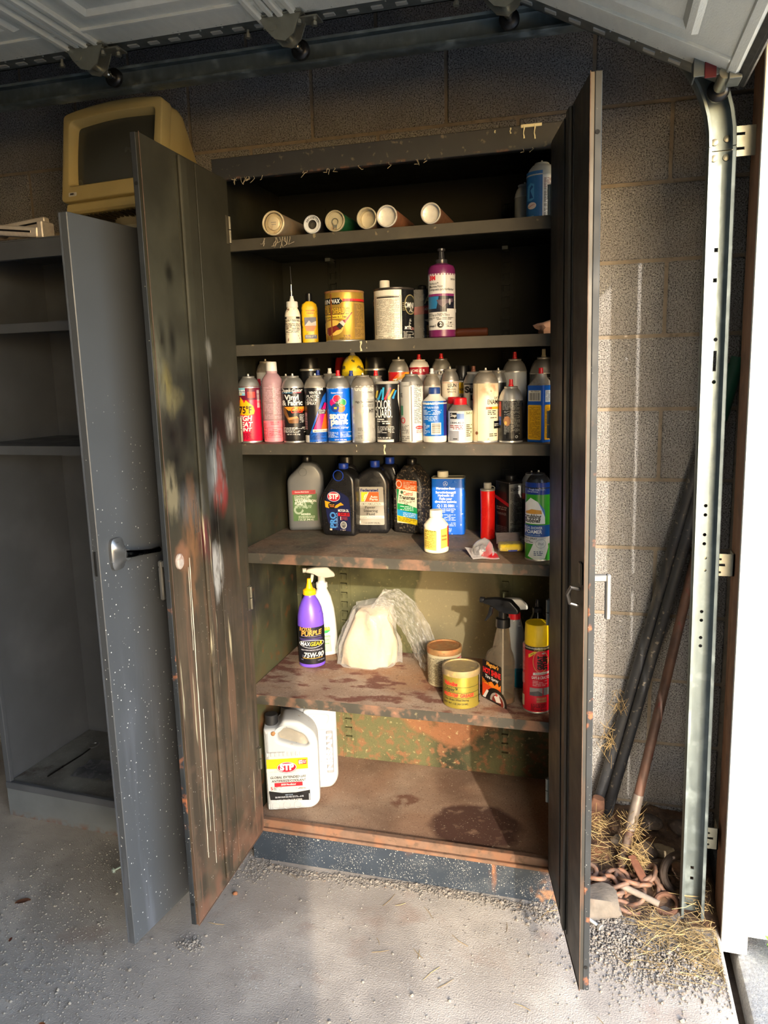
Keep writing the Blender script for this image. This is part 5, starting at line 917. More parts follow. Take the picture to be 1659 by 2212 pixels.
printing(bd, [('p', rnd_loop([(983, 475), (1272, 475), (1278, 885), (992, 885)], 16), (158, 154, 142)), ('p', [(1000, 700), (1120, 690), (1100, 780), (1002, 800)], (136, 132, 122)), ('t', 'Federated', 1122, 523, 28, 190, (36, 40, 100), {'bold': .04}), ('r', 1034, 530, 1222, 632, (228, 96, 36)), ('p', [(1034, 530), (1112, 530), (1066, 632), (1034, 632)], (226, 206, 40)), ('p', [(1108, 530), (1116, 530), (1070, 632), (1062, 632)], (240, 236, 220)), ('t', 'f', 1074, 606, 52, 34, (240, 236, 220), {'it': .4}), ('t', 'Auto', 1170, 592, 24, 76, WH), ('t', 'Parts', 1168, 620, 24, 86, WH), ('r', 985, 641, 1275, 673, (214, 210, 196)), ('t', 'OEM FORMULATION', 1130, 668, 20, 226, (96, 92, 86)), ('t', 'Power', 1128, 707, 26, 112, (50, 48, 46)), ('t', 'Steering', 1132, 744, 26, 152, (50, 48, 46)), ('t', 'Fluid', 1132, 780, 26, 86, (50, 48, 46)), ('r', 988, 785, 1277, 813, (212, 208, 194)), ('t', 'Complete Fluid Replacement', 1132, 806, 14, 250, (110, 106, 98)), ('r', 998, 836, 1022, 868, (220, 216, 206)), ('t', '1 U.S. QUART (946 ML)', 1142, 870, 14, 178, (80, 78, 74))], (1135, 985, 3.55), ('flat', .034))
t, bd = jug('oil_bottle', 'dim black bottle with a blue cap, mostly hidden behind the silver-labelled one', .306, .398, S4, 0, [rnd_loop([(-.04, 0), (.035, 0), (.035, .16), (.02, .202), (-.02, .202), (-.04, .16)], [.01, .01, .02, .01, .01, .02])], .022, .012, blk_jug); capat(t, .0, .202, .222, .0145, blue_pl)
f = face(.39, .33)
dusty = mat('dusty_black_plastic', (30, 28, 27), .45, 0, .1, 20, .1, 120, [dict(s=150, lo=.54, hi=.64, c=(120, 106, 86), a=.75)])
t, bd = jug('transmission_fluid_bottle', 'dusty black bottle with an orange, green and yellow striped label', .389, .345, S4, f-R(34), [rnd_loop([(-.052, 0), (.052, 0), (.052, .166), (.02, .196), (.012, .206), (-.012, .206), (-.02, .196), (-.052, .166)], [.012, .012, .02, .01, .004, .004, .01, .02])], .034, .012, dusty); capat(t, 0, .206, .224, .0145, black_pl)
printing(bd, [('r', 1432, 480, 1645, 866, (226, 216, 182)), ('p', [(1432, 476), (1648, 486), (1648, 575), (1432, 560)], (228, 98, 40)), ('o', 1458, 520, 32, 34, 8, (236, 226, 210)), ('f', 1505, 496, 1636, 566, 5, (236, 190, 160)), ('p', [(1436, 560), (1460, 566), (1440, 700), (1436, 690)], (30, 140, 80)), ('p', [(1436, 690), (1560, 700), (1648, 720), (1648, 776), (1436, 752)], (30, 150, 84)), ('p', [(1436, 745), (1648, 772), (1648, 826), (1436, 800)], (40, 150, 206)), ('p', [(1436, 800), (1648, 824), (1648, 874), (1436, 850)], (222, 190, 30)), ('e', 1490, 590, 15, 15, (60, 90, 66)), ('t', 'Castrol', 1556, 614, 34, 100, (190, 60, 44), {'it': .15}), ('t', 'Transmax', 1548, 650, 34, 172, (40, 36, 34), {'it': .2, 'bold': .03}), ('f', 1455, 660, 1630, 684, 2, (120, 112, 96)), ('t', 'ATF', 1530, 708, 22, 50, (40, 60, 40), {'it': .3}), ('f', 1470, 712, 1610, 756, 3, (190, 226, 200)), ('f', 1500, 770, 1636, 812, 3, (200, 226, 240)), ('f', 1450, 815, 1640, 855, 3, (150, 126, 30))], (1534, 960, 2.95), ('flat', .034))
t = thing('oil_tin', 'bright blue rectangular oil tin with white lettering and a cream cap', 'can', (.499, .347, S4+.0005), face(.5, .345)+R(-6))
bluet = mat('blue_tin_paint', (18, 92, 190), .32, 0, .05, 20, .05, 40, [dict(s=90, lo=.68, hi=.73, c=(180, 200, 220), a=.7)])
bd = obj('body', loft(B(), [(0, .094, .056, 0, 0, 8), (.0015, .097, .059, 0, 0, 8), (.166, .097, .059, 0, 0, 8), (.168, .095, .057, 0, 0, 8)], 40), bluet, t)
obj('top', loft(B(), [(.1675, .0975, .0595, 0, 0, 8), (.170, .0975, .0595, 0, 0, 8), (.170, .092, .054, 0, 0, 8), (.1685, .09, .052, 0, 0, 8)], 40), mat('cream_tin_top', (170, 164, 140), .5, .3), t)
capat(t, -.017, .169, .187, .0165, mat('cream_cap', (206, 200, 176), .45))
printing(bd, [('o', 378, 314, 23, 24, 3, WH), ('p', [(378, 292), (381, 314), (375, 314)], WH), ('p', [(378, 312), (396, 326), (394, 329), (376, 316)], WH), ('p', [(378, 312), (360, 326), (362, 329), (380, 316)], WH)]+[('t', s_, 380, y_, h_, w_, WH, {'bold': .03}) for s_, y_, h_, w_ in (('Mercedes-Benz', 372, 24, 194), ('Servolenkungs\u00f6l', 414, 24, 206), ('Hydraulic oil', 446, 24, 158), ('Huile pour', 480, 24, 132), ('direction assist\u00e9e', 510, 24, 222), ('Q 1 32 0001', 555, 28, 172))]+[('t', '1 LITER (1.06 US QUARTS)', 380, 580, 11, 196, WH), ('f', 325, 588, 465, 618, 2, (200, 216, 240)), ('f', 285, 632, 482, 700, 5, (180, 204, 236)), ('f', 285, 716, 482, 760, 3, (180, 204, 236)), ('f', 285, 775, 440, 812, 3, (180, 204, 236))], (400, 845, 3.47), ('flat', .0295))
t = thing('sealant_tube', 'slim bright red tube standing upright with a grey cap', 'tube', (.6235, .285, S4+.0005), face(.624, .28))
b = loft(B(), [(0, .037, .030), (.002, .041, .034), (.09, .041, .035, .0008), (.139, .0415, .041), (.141, .040, .039)], 24); obj('body', b, mat('glossy_red', (222, 26, 20), .3, 0, .05, 14, .25, 26), t)
obj('end_rim', lathe(B(), [(.0195, .1395), (.0212, .141), (.0212, .145), (.0185, .146)], 24), mat('grey_rim', (150, 148, 140), .45, .3), t); capat(t, 0, .143, .163, .0112, grey_pl)
obj('ring_tab', tube(B(), [(.012+.008*math.cos(a), -.004, .148+.0055*math.sin(a)) for a in [q*math.pi/6 for q in range(12)]], .0012, 6, True), grey_pl, t)
t = thing('thinner_tin', 'dark rectangular tin with a silver printed side, behind the red tube', 'can', (.688, .30, S4+.0005), face(.688, .3)-R(52))
bd = obj('body', loft(B(), [(0, .062, .062, 0, 0, 9), (.0015, .065, .065, 0, 0, 9), (.163, .065, .065, 0, 0, 9), (.165, .063, .063, 0, 0, 9)], 40), pm('can_ink_black', (18, 18, 20)), t)
obj('top', loft(B(), [(.1645, .0655, .0655, 0, 0, 9), (.167, .0655, .0655, 0, 0, 9), (.167, .061, .061, 0, 0, 9)], 40), mat('dark_lid', (64, 60, 58), .4, .6), t); capat(t, 0, .166, .183, .0155, mat('dark_cap', (50, 50, 50), .35, .5))
printing(bd, [('p', [(-32, -128), (32, -108), (32, -98), (-32, -118)], (176, 26, 40)), ('f', -24, -96, 24, -84, 2, (120, 120, 118)), ('t', 'THINNER', 0, -72, 7, 44, (110, 110, 110)), ('f', -24, -40, 24, -20, 4, (90, 90, 90))], (0, 0, 1), ('flat', .0325))
printing(bd, [('r', -32, -162, 32, -3, (170, 170, 166)), ('r', -26, -152, 4, -142, (50, 50, 52)), ('t', '57154', -11, -143, 8, 26, (200, 200, 200)), ('f', -28, -136, 28, -44, 24, (84, 84, 84)), ('f', -28, -36, 28, -10, 6, (90, 90, 90))], (0, 0, 1), ('flat', .0325), rot=R(90))
t, b_, r = aerosol('tall blue and green cleaner can at the right end of its shelf', .781, .068, S4, .0645, .221, (44, 132, 36), cat='can', dome=mat('dark_dome', (70, 72, 76), .3, .8), bodyh=.186)
pr(b_, [('r', 1270, 350, 1530, 468, (10, 52, 142)), ('t', 'Tough Soap Scum,', 1390, 424, 16, 160, (190, 206, 236)), ('t', 'Dirt & Grime', 1350, 446, 15, 100, (190, 206, 236)), ('p', [(1280, 560), (1330, 500), (1400, 540), (1465, 620), (1470, 760), (1280, 760)], (226, 232, 236)), ('p', [(1400, 540), (1465, 620), (1470, 700), (1440, 620)], (60, 120, 190)), ('p', [(1285, 640), (1340, 612), (1430, 622), (1440, 660), (1285, 660)], (206, 150, 60)), ('t', 'Scrubbing', 1342, 705, 42, 182, (22, 26, 34), {'it': .25, 'bold': .03}), ('t', 'Bubbles', 1346, 745, 40, 158, (22, 26, 34), {'it': .25, 'bold': .03}), ('r', 1270, 772, 1530, 890, (18, 74, 150)), ('t', 'MEGA SHOWER', 1352, 812, 25, 186, (206, 220, 236)), ('t', 'FOAMER', 1362, 856, 36, 158, (226, 234, 240)), ('t', 'WITH OXY CLEANER', 1360, 880, 12, 130, (150, 180, 220)), ('r', 1270, 890, 1530, 962, (186, 192, 196)), ('t', 'PRO SPRAY', 1336, 918, 20, 120, (30, 34, 40), {'it': .1}), ('f', 1290, 930, 1360, 955, 2, (70, 74, 80)), ('p', [(1310, 1090), (1360, 960), (1490, 900), (1500, 1000), (1470, 1110), (1380, 1125)], (206, 214, 212)), ('o', 1430, 958, 48, 46, 3, (120, 130, 140)), ('f', 1402, 945, 1460, 975, 3, (120, 130, 140)), ('f', 1365, 1035, 1450, 1085, 3, (60, 80, 120)), ('p', [(1500, 1000), (1530, 960), (1530, 1130), (1480, 1130)], (60, 170, 60))], (1402, 1138, 3.95), r)
t, b_, r = aerosol('grey-topped box-like can barely showing behind the tall cleaner can', .745, .30, S4, .056, .19, (120, 116, 108), cat='can', dome=mat('pale_dome', (150, 156, 160), .5)); pr(b_, [('r', -28, -135, 28, -118, (170, 40, 50)), ('r', -28, -118, 28, -10, (40, 36, 36))], (0, 0, 1), r)
creamw = mat('cream_white_plastic', (226, 214, 184), .45, 0, .05, 30, .03, 60, [dict(s=70, lo=.6, hi=.7, z=(.07, .11), c=(170, 150, 120), a=.6)])
t, bd = bottle('treatment_bottle', 'small cream bottle with yellow labels standing alone near its shelf edge', .5095, .105, S4, Z([(0, .058), (.003, .0655), (.010, .067), (.014, .0655), (.068, .0655), (.072, .067), (.076, .064), (.088, .042), (.094, .031), (.096, .03)]), creamw, Z([(.0955, .0345), (.097, .035), (.112, .034), (.1135, .0325)]), creamw)
pr(bd, [('p', [(172, 808), (302, 822), (298, 1032), (172, 1018)], (230, 200, 90)), ('f', 182, 818, 292, 842, 2, (70, 56, 30)), ('f', 182, 850, 290, 1010, 16, (130, 104, 50)), ('p', [(345, 806), (412, 798), (414, 1000), (345, 1012)], (226, 194, 84)), ('f', 352, 830, 404, 985, 4, (150, 120, 56)), ('r', 414, 780, 430, 1005, (186, 40, 34))], (296, 1066, 3.95), .0334)
clear = film_mat('clear_film', (214, 214, 214), .1, .07, .55)
t = thing('blister_pack', 'opened clear blister pack on a red and grey card lying on the shelf', 'package', (.636, .075, S4+.0006), R(-8))
b = B(); vs = [(-.052, .02, .012), (-.01, -.045, .0), (.056, -.028, .001), (.03, .035, .002)]; f0 = [b.verts.new(v) for v in vs]; f1 = [b.verts.new(Vector(v)+Vector((0, 0, .0009))) for v in vs]; b.faces.new(f0[::-1]); b.faces.new(f1)
for k in range(4): b.faces.new((f0[k], f0[(k+1) % 4], f1[(k+1) % 4], f1[k]))
bmesh.ops.subdivide_edges(b, edges=b.edges[:], cuts=5, use_grid_fill=True)
for v in b.verts: v.co.z += .0022*(1+math.sin(v.co.x*110))*.5
obj('card', b, mat('pack_card', (176, 168, 164), .6, 0, .1, 40, 0, 60, [dict(at=(.03, -.005, 0, .028, .03, .05), s=3, lo=0, hi=.05, ns=20, na=.3, c=(206, 34, 44), a=1), dict(s=90, lo=.6, hi=.7, c=(96, 90, 92), a=.7)]), t)
b = B(); bmesh.ops.create_uvsphere(b, u_segments=18, v_segments=10, radius=1)
for v in b.verts: v.co = Vector((v.co.x*.031*(1-.25*max(0, v.co.y)), v.co.y*.036, max(-.02, v.co.z)*.040+.004+.008*(v.co.y > 0)*v.co.y)); 
for v in b.verts: v.co.x += .004; v.co.z += .004*noise.noise(v.co*80)
obj('blister', b, clear, t)
b = B(); bmesh.ops.create_icosphere(b, subdivisions=3, radius=1)
for v in b.verts: v.co = Vector((v.co.x*.018, v.co.y*.022, max(-.1, v.co.z)*.022+.006))*(1+.25*noise.noise(v.co*3)); v.co.x += -.002
obj('filler', b, mat('grey_foam', (96, 92, 92), .7, 0, .2, 60, .3, 160, [dict(s=60, lo=.5, hi=.6, c=(160, 154, 152), a=.7)]), t)
b = B(); b.faces.new([b.verts.new(p) for p in ((.008, -.030, .006), (.036, -.026, .005), (.026, .016, .026), (.014, .03, .034))]); bmesh.ops.solidify(b, geom=b.faces[:], thickness=.001); obj('red_insert', b, red_pl, t)
t = thing('sponge_pack', 'yellow sponge in torn clear wrapping beside the red tube', 'sponge', (.704, .148, S4+.0006), R(16))
b = B(); box(b, -.032, .032, -.022, .022, .001, .021, .006, 0, 2); bmesh.ops.subdivide_edges(b, edges=b.edges[:], cuts=2, use_grid_fill=True)
for v in b.verts: v.co += Vector((1, 1, .6))*.0016*noise.noise(v.co*120)
obj('sponge', b, mat('yellow_sponge', (222, 196, 40), .9, 0, .12, 60, .5, 200), t)
b = B(); box(b, -.010, .014, -.0238, -.0225, .002, .006); obj('blue_mark', b, mat('blue_print', (30, 50, 150), .5), t)
b = B(); N_ = 12
g = [[b.verts.new((-.037+.074*i/N_, -.026+.056*j/8, (.021+.022*(j/8)**1.5+.003*noise.noise(Vector((i*.9, j*.8, 1.))) if j else .003+.002*(i % 2)))) for j in range(9)] for i in range(N_+1)]
for i in range(N_):
    for j in range(8): b.faces.new((g[i][j], g[i+1][j], g[i+1][j+1], g[i][j+1]))
bmesh.ops.solidify(b, geom=b.faces[:], thickness=.0004); obj('wrapper', b, clear, t)
b = B(); b.faces.new([b.verts.new(p) for p in ((-.034, .029, .012), (.032, .029, .012), (.03, .031, .042), (-.034, .031, .042))]); bmesh.ops.solidify(b, geom=b.faces[:], thickness=.0006); obj('header_card', b, mat('faded_card', (128, 104, 106), .6, 0, .2, 50), t)
# ---- fifth shelf
purple = mat('purple_plastic', (104, 72, 190), .34, 0, .05, 20)
t, bd = bottle('gear_oil_bottle', 'purple bottle with a black label and yellow spout cap', .0775, .258, S5, Z([(0, .07), (.003, .081), (.02, .083), (.024, .0815), (.128, .0815), (.132, .083), (.16, .080), (.185, .070), (.205, .054), (.218, .038), (.223, .033), (.228, .032)]), purple, Z([(.226, .0395), (.228, .041), (.240, .040), (.242, .034), (.246, .022), (.262, .014), (.274, .012), (.276, .009)]), mat('yellow_cap', (232, 170, 14), .4))
pr(bd, [('r', 160, 655, 460, 1042, (22, 22, 30)), ('t', 'ROYAL', 255, 692, 38, 125, (206, 150, 70), {'it': .2, 'rot': 4, 'bold': .03}), ('t', 'PURPLE', 312, 738, 48, 208, (206, 150, 70), {'it': .2, 'rot': 4, 'bold': .03}), ('r', 205, 746, 405, 751, (120, 110, 150)), ('p', [(185, 770), (400, 760), (420, 785), (200, 795)], (60, 50, 96)), ('o', 308, 828, 122, 42, 5, (206, 206, 210)), ('t', 'MAX', 246, 846, 40, 96, WH, {'it': .2}), ('t', 'GEAR', 352, 846, 40, 118, (236, 196, 30), {'it': .2}), ('t', 'HIGH PERFORMANCE GEAR OIL', 308, 898, 14, 212, (170, 170, 180)), ('t', '75W-90', 325, 968, 50, 196, (206, 206, 196), {'it': .15, 'bold': .03}), ('t', 'SAE', 222, 968, 24, 24, (110, 110, 120)), ('r', 215, 974, 410, 980, (200, 150, 60)), ('t', '1 QT (946 mL)', 395, 1010, 12, 66, (150, 150, 160)), ('f', 200, 990, 260, 1010, 1, (90, 90, 110))], (308, 1085, 3.28), lambda v: .0418)
t, bd = bottle('spray_bottle', 'white trigger spray bottle with a green label behind the purple bottle', .082, .355, S5, [(0, .082, .052, 0, 0, 3.2), (.003, .088, .058, 0, 0, 3.2), (.05, .088, .058, 0, 0, 3.2), (.10, .083, .056, 0, 0, 3), (.15, .074, .052, 0, 0, 2.6), (.19, .056, .046, 0, 0, 2.3), (.215, .034, .034), (.222, .03, .03)], white_pl, Z([(.22, .036), (.222, .038), (.236, .037), (.238, .032)]), white_pl, rz=face(.08, .355)+R(6))
def trigger(t, z, m, sx=-1, s=1., trig=None):
    """pump head: shroud pointing to sx, with nozzle, lever and neck"""
    lp = rnd_loop([(sx*.056*s, z+.040*s), (sx*.050*s, z+.052*s), (sx*.02*s, z+.056*s), (-sx*.022*s, z+.054*s), (-sx*.046*s, z+.030*s), (-sx*.046*s, z+.018*s), (-sx*.012*s, z+.016*s), (sx*.012*s, z+.022*s), (sx*.03*s, z+.034*s)], .006*s)
    if sx > 0: lp = lp[::-1]
    hd_ = obj('trigger_head', outline_bm([lp], .0125*s, .004*s, 2), m, t)
    obj('nozzle', lathe(B(), [(.008*s, 0), (.0085*s, .002), (.0085*s, .012*s), (.004*s, .013*s)], 14, axis=Matrix.Translation((sx*.052*s, 0, z+.046*s)) @ Matrix.Rotation(R(90*sx), 4, 'Y')), m, t)
    lp = rnd_loop([(sx*.036*s, z+.032*s), (sx*.026*s, z+.03*s), (sx*.03*s, z+.008*s), (sx*.046*s, z-.012*s), (sx*.052*s, z-.012*s), (sx*.041*s, z+.010*s)], .003*s)
    if sx > 0: lp = lp[::-1]
    obj('lever', outline_bm([lp], .007*s, .002*s, 2), trig or m, t)
    obj('neck', lathe(B(), [(.013*s, z-.004), (.0125*s, z+.022*s)], 16), m, t)
trigger(t, .238, white_pl, -1, .92)
printing(bd, [('p', [(400, 690), (495, 690), (505, 850), (400, 860)], (176, 226, 160)), ('p', [(400, 640), (470, 630), (494, 600), (494, 640), (465, 660), (400, 668)], (40, 150, 70)), ('t', 'Clean', 442, 630, 44, 96, (206, 190, 30), {'bold': .04}), ('t', 'odors', 462, 698, 24, 62, (40, 60, 60)), ('t', 'power', 455, 735, 14, 50, (60, 90, 80)), ('t', 'cleaner', 458, 772, 14, 52, (40, 60, 60)), ('e', 462, 560, 26, 14, (210, 206, 200))], (440, 893, 3.05), ('flat', .0294))
# lump of white powder in a clear plastic bag
t = thing('powder_bag', 'slumped clear bag of white material on the rusty shelf', 'bag', (.245, .31, S5+.0006))
def lump(bm, a, b_, h, seed, sub=4, fold=.13):
    bmesh.ops.create_icosphere(bm, subdivisions=sub, radius=1)
    for v in bm.verts:
        p = v.co.copy(); th = math.atan2(p.y, p.x); hh = max(0, p.z); up = hh**.85
        rr = (1-.46*up**1.7)*(1+fold*math.sin(7*th+4*up+seed+2.5*noise.noise(p*1.3))*(.25+up)+.22*noise.noise(Vector((p.x*2.4, p.y*2.4, p.z*1.2+seed))))
        rr_ = math.sqrt(max(0, p.x*p.x+p.y*p.y)); k = min(1., rr_/max(.25, math.sqrt(max(0.001, 1-hh*hh))))
        q = Vector((math.cos(th)*a*rr*k*(.55+.45*min(1, rr_+up)), math.sin(th)*b_*rr*k*(.55+.45*min(1, rr_+up)), up*h)) if p.z > -.05 else Vector((p.x*a*.98, p.y*b_*.98, 0))
        v.co = q+Vector((.004, 0, .003))*noise.noise(p*7+Vector((seed, 0, 0)))+Vector((.028*up*up, 0, .016*noise.noise(p*2+Vector((seed, 5, 0)))))
        if v.co.z < 0: v.co.z = 0
    return bm
obj('contents', lump(B(), .084, .062, .18, 2.), mat('white_powder', (178, 162, 138), .85, 0, .08, 20, .4, 90, [dict(s=12, st=(1, 1, .3), lo=.55, hi=.7, c=(206, 170, 140), a=.5)]), t, smooth=60)
film = film_mat('crinkled_film', (222, 220, 214), .14, .05, .62)
b = lump(B(), .096, .068, .195, 2.3, 4, .15); obj('bag_film', b, film, t, smooth=40)
b = B(); NX, NY = 56, 30; path = [Vector(p) for p in ((.01, 0, .17), (.045, .0, .208), (.085, .01, .2), (.125, .01, .16), (.16, 0, .11), (.19, -.01, .055), (.2, -.01, .012))]
def along(u):
    s_ = u*(len(path)-1); i = min(int(s_), len(path)-2); return path[i].lerp(path[i+1], s_-i)
for sgn in (-1, 1):
    g = []
    for i in range(NX+1):
        u = i/NX; c = along(u); w_ = .02+.045*math.sin(min(1, u*1.25)*math.pi*.55); row = []
        for j in range(NY+1):
            v_ = -1+2*j/NY; n_ = noise.noise(Vector((u*8, v_*3, sgn*2.)))
            row.append(b.verts.new((c.x+.35*w_*v_+n_*.006, c.y+sgn*(.026*(1-v_*v_)*(.4+u))+noise.noise(Vector((u*14, v_*6, 5.)))*.009+noise.noise(Vector((u*34, v_*16, sgn*3.)))*.006, max(.001, c.z+w_*v_*.75+noise.noise(Vector((u*10, v_*9, sgn*4.)))*.009+noise.noise(Vector((u*30, v_*18, sgn*7.)))*.004))))
        g.append(row)
    for i in range(NX):
        for j in range(NY): b.faces.new((g[i][j], g[i+1][j], g[i+1][j+1], g[i][j+1]))
obj('loose_film', b, film, t, smooth=30, recalc=False)
def greasetin(label, x, y, D_, H, m, els, px, off=0, lid=rusty_lid):
    t = thing('grease_tin', label, 'can', (x, y, S5+.0006), face(x, y, off)); r = D_/2
    bd = obj('body', lathe(B(), [(r*.95, 0), (r, .002), (r, H-.018), (r*.99, H-.016)], 36), m, t)
    obj('lid', lathe(B(), [(r*.99, H-.0175), (r*1.035, H-.017), (r*1.04, H-.003), (r*1.02, H), (r*.94, H), (r*.92, H-.003), (0, H-.0035)], 36), lid, t); pr(bd, els, px, r); return t
gold2 = mat('green_gold_tin', (154, 138, 58), .36, .5, .06, 30, .03, 100, [dict(s=90, lo=.66, hi=.72, c=(110, 90, 50), a=.7)])
greasetin('cream tin with a rusty lid and dense print, behind the gold grease tin', .5085, .205, .098, .112, mat('cream_tin', (176, 164, 130), .45, .1, .05, 30), [('f', 205, 900, 460, 1180, 30, (84, 74, 56)), ('r', 468, 905, 580, 962, (200, 30, 40)), ('t', 'XTRA', 548, 940, 26, 60, WH, {'it': .2}), ('r', 470, 965, 580, 1180, (30, 28, 26)), ('t', 'AXLE', 530, 990, 20, 60, WH)], (388, 1205, 3.5))
greasetin('gold wheel bearing grease tin with red lettering at the shelf edge', .5795, .077, .1, .106, gold2, [('t', 'Valvoline', 462, 1208, 40, 128, (214, 50, 40), {'it': .2, 'bold': .05}), ('r', 385, 1218, 740, 1222, (50, 48, 30)), ('t', 'Uniplex\u2122', 466, 1266, 40, 126, (50, 48, 36), {'it': .35}), ('r', 385, 1276, 740, 1280, (50, 48, 30)), ('t', 'MULTI-TEMP', 466, 1322, 34, 136, (222, 60, 44), {'bold': .05}), ('t', 'GREASE', 620, 1322, 34, 132, (222, 60, 44), {'bold': .05}), ('r', 385, 1332, 740, 1335, (50, 48, 30)), ('t', 'Disc Brake Wheel Bearing', 520, 1362, 20, 236, (60, 56, 36), {'it': .2}), ('t', 'NET WT. 1 LB. (454 GRAMS)', 515, 1402, 18, 230, (50, 48, 32)), ('r', 732, 1120, 760, 1420, (30, 28, 24)), ('f', 738, 1130, 756, 1410, 16, (210, 206, 190)), ('r', 366, 1120, 384, 1400, (36, 30, 24))], (563, 1450, 3.72), lid=mat('gold_grey_lid', (150, 130, 90), .6, .2, .15, 30, .1, 140, [dict(s=14, lo=.4, hi=.55, c=(110, 96, 76), a=.9), dict(s=60, lo=.6, hi=.7, c=(190, 160, 90), a=.6)]))
smoke = mat('clear_bottle_plastic', (186, 170, 146), .12, 0, .03, 14, .04, 50, trans=.85, ior=1.12, alpha=.8)
t, bd = bottle('spray_bottle', 'clear trigger spray bottle with a black flame-pattern label and black head', .680, .115, S5, [(0, .078, .050, 0, 0, 3.5), (.003, .084, .056, 0, 0, 3.5), (.115, .084, .056, 0, 0, 3.5), (.135, .074, .052, .002, 0, 3), (.15, .05, .045, .008, 0, 2.5), (.185, .040, .038, .01, 0, 2.3), (.205, .034, .034, .012), (.214, .03, .03, .012)], smoke, None, None, rz=face(.68, .115)-R(50))
obj('collar', lathe(B(), [(.0185, .212), (.0195, .213), (.019, .236), (.016, .238)], 20, axis=Matrix.Translation((.012, 0, 0))), black_pl, t)
obj('leftover_liquid', loft(B(), [(.002, .078, .05, 0, 0, 3.5), (.016, .08, .052, 0, 0, 3.5)], 28), mat('brown_liquid', (110, 76, 56), .2), t)
obj('dip_tube', lathe(B(), [(.002, .02), (.002, .21)], 8, axis=Matrix.Translation((.012, 0, 0))), white_pl, t)
hh_ = bpy.data.objects.new('pump', None); bpy.data.objects.remove(hh_)
_k = len(t.children); trigger(t, .236, black_pl, -1, .98)
for c in t.children[_k:]:
    c.rotation_euler = (0, 0, R(34)); c.location = (.012, 0, 0)
printing(bd, [('p', rnd_loop([(-40, -112), (40, -112), (40, -6), (-40, -6)], 4), (24, 20, 20)), ('t', "Meguiar's", 2, -99, 11, 52, (216, 150, 60), {'it': .3, 'bold': .03}), ('t', 'HOT SHINE', 0, -76, 15, 74, (216, 40, 40), {'bold': .04}), ('t', 'Tire Spray', 0, -63, 9, 56, (226, 220, 210), {'it': .1}), ('p', [(-40, -60), (-20, -50), (0, -58), (12, -50), (24, -62), (30, -52), (38, -60), (38, -6), (-40, -6)], (222, 120, 30)), ('p', [(-40, -46), (-10, -44), (10, -40), (38, -48), (38, -6), (-40, -6)], (206, 70, 30)), ('f', -38, -58, -10, -44, 4, (40, 20, 14)), ('e', 20, -8, 44, 36, (20, 18, 18)), ('e', 24, -8, 30, 25, (150, 140, 132)), ('e', 26, -8, 24, 20, (110, 36, 28)), ('p', [(10, -20), (30, -30), (40, -10), (20, -6)], (206, 196, 186)), ('p', [(16, -34), (26, -26), (20, -22)], (206, 30, 30)), ('r', -40, -6, 40, 10, (24, 20, 20)), ('p', [(-38, -4), (-20, -30), (-12, -28), (-26, -4)], (214, 208, 200))], (0, 0, 1), ('flat', .0281), clip=.95)
t, bd = bottle('spray_bottle', 'clear spray bottle of blue fluid with a white and red head, behind the flame-label one', .708, .222, S5, [(0, .075, .046, 0, 0, 3), (.003, .08, .05, 0, 0, 3), (.10, .08, .05, 0, 0, 3), (.15, .06, .045, 0, 0, 2.6), (.20, .034, .034)], mat('pale_clear_plastic', (200, 206, 206), .2, 0, .04, 14, trans=.5, ior=1.2), Z([(.199, .032), (.2, .034), (.216, .033)]), red_pl)
obj('fluid', loft(B(), [(.002, .0755, .0465, 0, 0, 3), (.004, .0805, .0505, 0, 0, 3), (.06, .0805, .0505, 0, 0, 3)], 28), mat('blue_fluid', (10, 104, 130), .25), t)
trigger(t, .214, white_pl, -1, .8, red_pl)
t, b_, r = aerosol('tall red foam spray can with a yellow cap at the right end', .7815, .082, S5, .073, .239, (196, 20, 40), cat='can', cap=mat('yellow_cap_dull', (222, 186, 24), .4), bodyh=.178)
pr(b_, [('r', 1235, 785, 1530, 825, (26, 24, 22)), ('t', 'QUICK STOP\u2122', 1425, 815, 20, 150, (216, 190, 60)), ('p', [(1300, 868), (1355, 830), (1390, 830), (1302, 906)], (226, 196, 60)), ('t', '16oz', 1340, 866, 16, 44, (40, 30, 20), {'rot': 38}), ('o', 1420, 935, 76, 120, 4, (200, 190, 110)), ('p', [(1428, 850), (1448, 838), (1470, 850), (1448, 860)], (210, 206, 200)), ('t', 'GREAT', 1436, 950, 44, 150, (24, 20, 20), {'rot': 90, 'bold': .06}), ('t', 'STUFF', 1484, 950, 40, 150, (24, 20, 20), {'rot': 90, 'bold': .06}), ('p', [(1350, 1054), (1500, 1046), (1500, 1072), (1346, 1082)], (220, 214, 206)), ('t', 'INSULATING', 1424, 1072, 14, 110, (40, 36, 36)), ('t', 'GAPS & CRACKS', 1420, 1122, 30, 172, WH, {'it': .15}), ('f', 1345, 1140, 1490, 1205, 4, (226, 150, 150)), ('r', 1318, 1220, 1442, 1305, (150, 144, 140)), ('p', [(1318, 1270), (1400, 1250), (1442, 1280), (1442, 1305), (1318, 1305)], (90, 86, 86)), ('r', 1450, 1220, 1510, 1300, (120, 120, 120)), ('b', 1385, 1320, 1480, 1380, 12, False, (206, 176, 120)), ('r', 1246, 770, 1272, 900, (150, 40, 50)), ('f', 1246, 780, 1270, 1200, 40, (226, 170, 170)), ('r', 1248, 1320, 1268, 1440, (206, 190, 160)), ('f', 1330, 1395, 1480, 1470, 5, (110, 16, 24))], (1385, 1500, 3.92), r)
